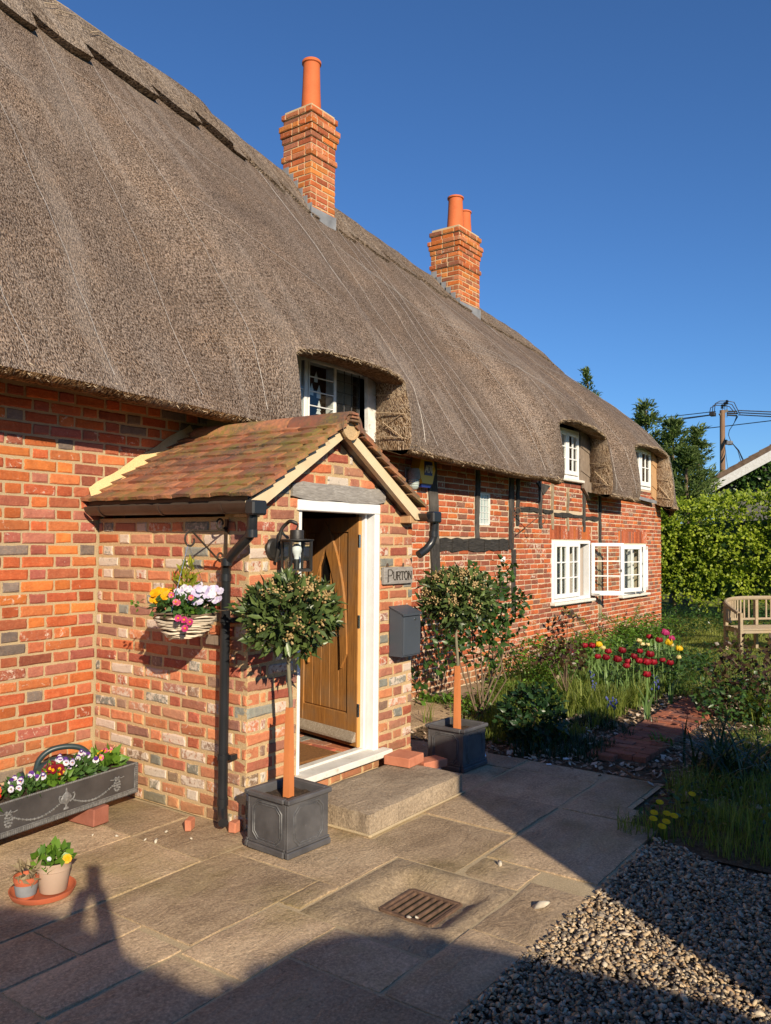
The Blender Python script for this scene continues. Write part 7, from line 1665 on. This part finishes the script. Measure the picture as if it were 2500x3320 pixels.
for x, z in zip(xs2, zs2):
    rows.append([Vector((x, -2.05, -.05)), Vector((x, -2.05, z*.6)), Vector((x, -2.12, z*.92)), Vector((x, -2.2, z-.02)), Vector((x, -2.4, z-.06)), Vector((x, -2.7, z*.75)), Vector((x, -2.75, -.05))])
o = rows_to_mesh(rows, 'shade_mass', 'mail', hb2); o.data.materials.clear(); o.data.materials.append(LM['dark'])
q = np.random.RandomState(4); n_ = 5000; ix = q.randint(0, 90, n_); px_ = xs2[ix]+q.normal(0, .03, n_); hz = np.array(zs2)[ix]*np.minimum(1, q.rand(n_)**.5); yy_ = -2.05-.15*(hz/np.array(zs2)[ix])**3+q.normal(0, .02, n_)
lobj('foliage', leaves(np.column_stack([px_, yy_, hz-.02]), np.column_stack([q.normal(0, .7, n_), q.normal(.5, .5, n_), q.normal(0, .3, n_)]), np.column_stack([q.normal(0, .4, n_), np.full(n_, .8), np.full(n_, .6)]), .06, .035), 'dark', hb2)
# the photographer, standing just behind the lens
fwd = Vector((FW[0], FW[1], 0)).normalized(); rt = Vector((fwd.y, -fwd.x, 0))
def HP(f_, r_, z_): return Vector((0, 0, 0))+fwd*f_+rt*r_+Vector((0, 0, z_))
pe = emp('person', HP(-.42, 0, 0), 'person in dark jacket standing behind the camera holding a phone up', 'person')
HP0 = HP
def HP(f_, r_, z_): return HP0(f_, r_+.09, z_)
J = dict(pel=HP(-.44, 0, .95), sp=HP(-.45, 0, 1.15), ch=HP(-.45, 0, 1.36), nk=HP(-.44, 0, 1.50), hd=HP(-.42, 0, 1.58), ht=HP(-.42, 0, 1.69), ls=HP(-.45, -.17, 1.42), rs=HP(-.45, .17, 1.42), le=HP(-.24, -.19, 1.34), re=HP(-.24, .19, 1.34), lw=HP(-.10, -.075, 1.63), rw=HP(-.10, .075, 1.63), lh=HP(-.055, -.03, 1.80), rh=HP(-.055, .03, 1.80), lhp=HP(-.44, -.10, .90), rhp=HP(-.44, .10, .90), lk=HP(-.42, -.12, .5), rk=HP(-.42, .12, .5), la=HP(-.46, -.13, .09), ra=HP(-.46, .13, .09), lt=HP(-.32, -.15, .03), rt_=HP(-.32, .15, .03))
RD = dict(pel=.15, sp=.13, ch=.15, nk=.06, hd=.085, ht=.08, ls=.07, rs=.07, le=.045, re=.045, lw=.042, rw=.042, lh=.036, rh=.036, lhp=.10, rhp=.10, lk=.06, rk=.06, la=.045, ra=.045, lt=.04, rt_=.04)
ks = list(J); ed = [('pel', 'sp'), ('sp', 'ch'), ('ch', 'nk'), ('nk', 'hd'), ('hd', 'ht'), ('ch', 'ls'), ('ch', 'rs'), ('ls', 'le'), ('rs', 're'), ('le', 'lw'), ('re', 'rw'), ('lw', 'lh'), ('rw', 'rh'), ('pel', 'lhp'), ('pel', 'rhp'), ('lhp', 'lk'), ('rhp', 'rk'), ('lk', 'la'), ('rk', 'ra'), ('la', 'lt'), ('ra', 'rt_')]
me = bpy.data.meshes.new('body'); me.from_pydata([J[k] for k in ks], [(ks.index(a), ks.index(b)) for a, b in ed], [])
bo = link('body', me, MT['mail'], pe); bo.modifiers.new('skin', 'SKIN'); sv = me.skin_vertices[0].data if me.skin_vertices else None
if sv is None:
    import bmesh
    bm = bmesh.new(); bm.from_mesh(me); bm.verts.layers.skin.verify(); bm.to_mesh(me); bm.free(); sv = me.skin_vertices[0].data
for k, v in zip(ks, sv): v.radius = (RD[k], RD[k])
sv[ks.index('pel')].use_root = True
bo.modifiers.new('sub', 'SUBSURF').levels = 1; bo.modifiers['sub'].render_levels = 2
ph = MB(); pm = Matrix((rt, fwd, Vector((0, 0, 1)))).transposed(); ph.cbox(HP(-.030, 0, 1.83), (.075, .009, .165), .003, M=pm); o = ph.ob('phone', MT['plastic']); tag(o, 'black phone held upright by the person behind the camera', 'phone')
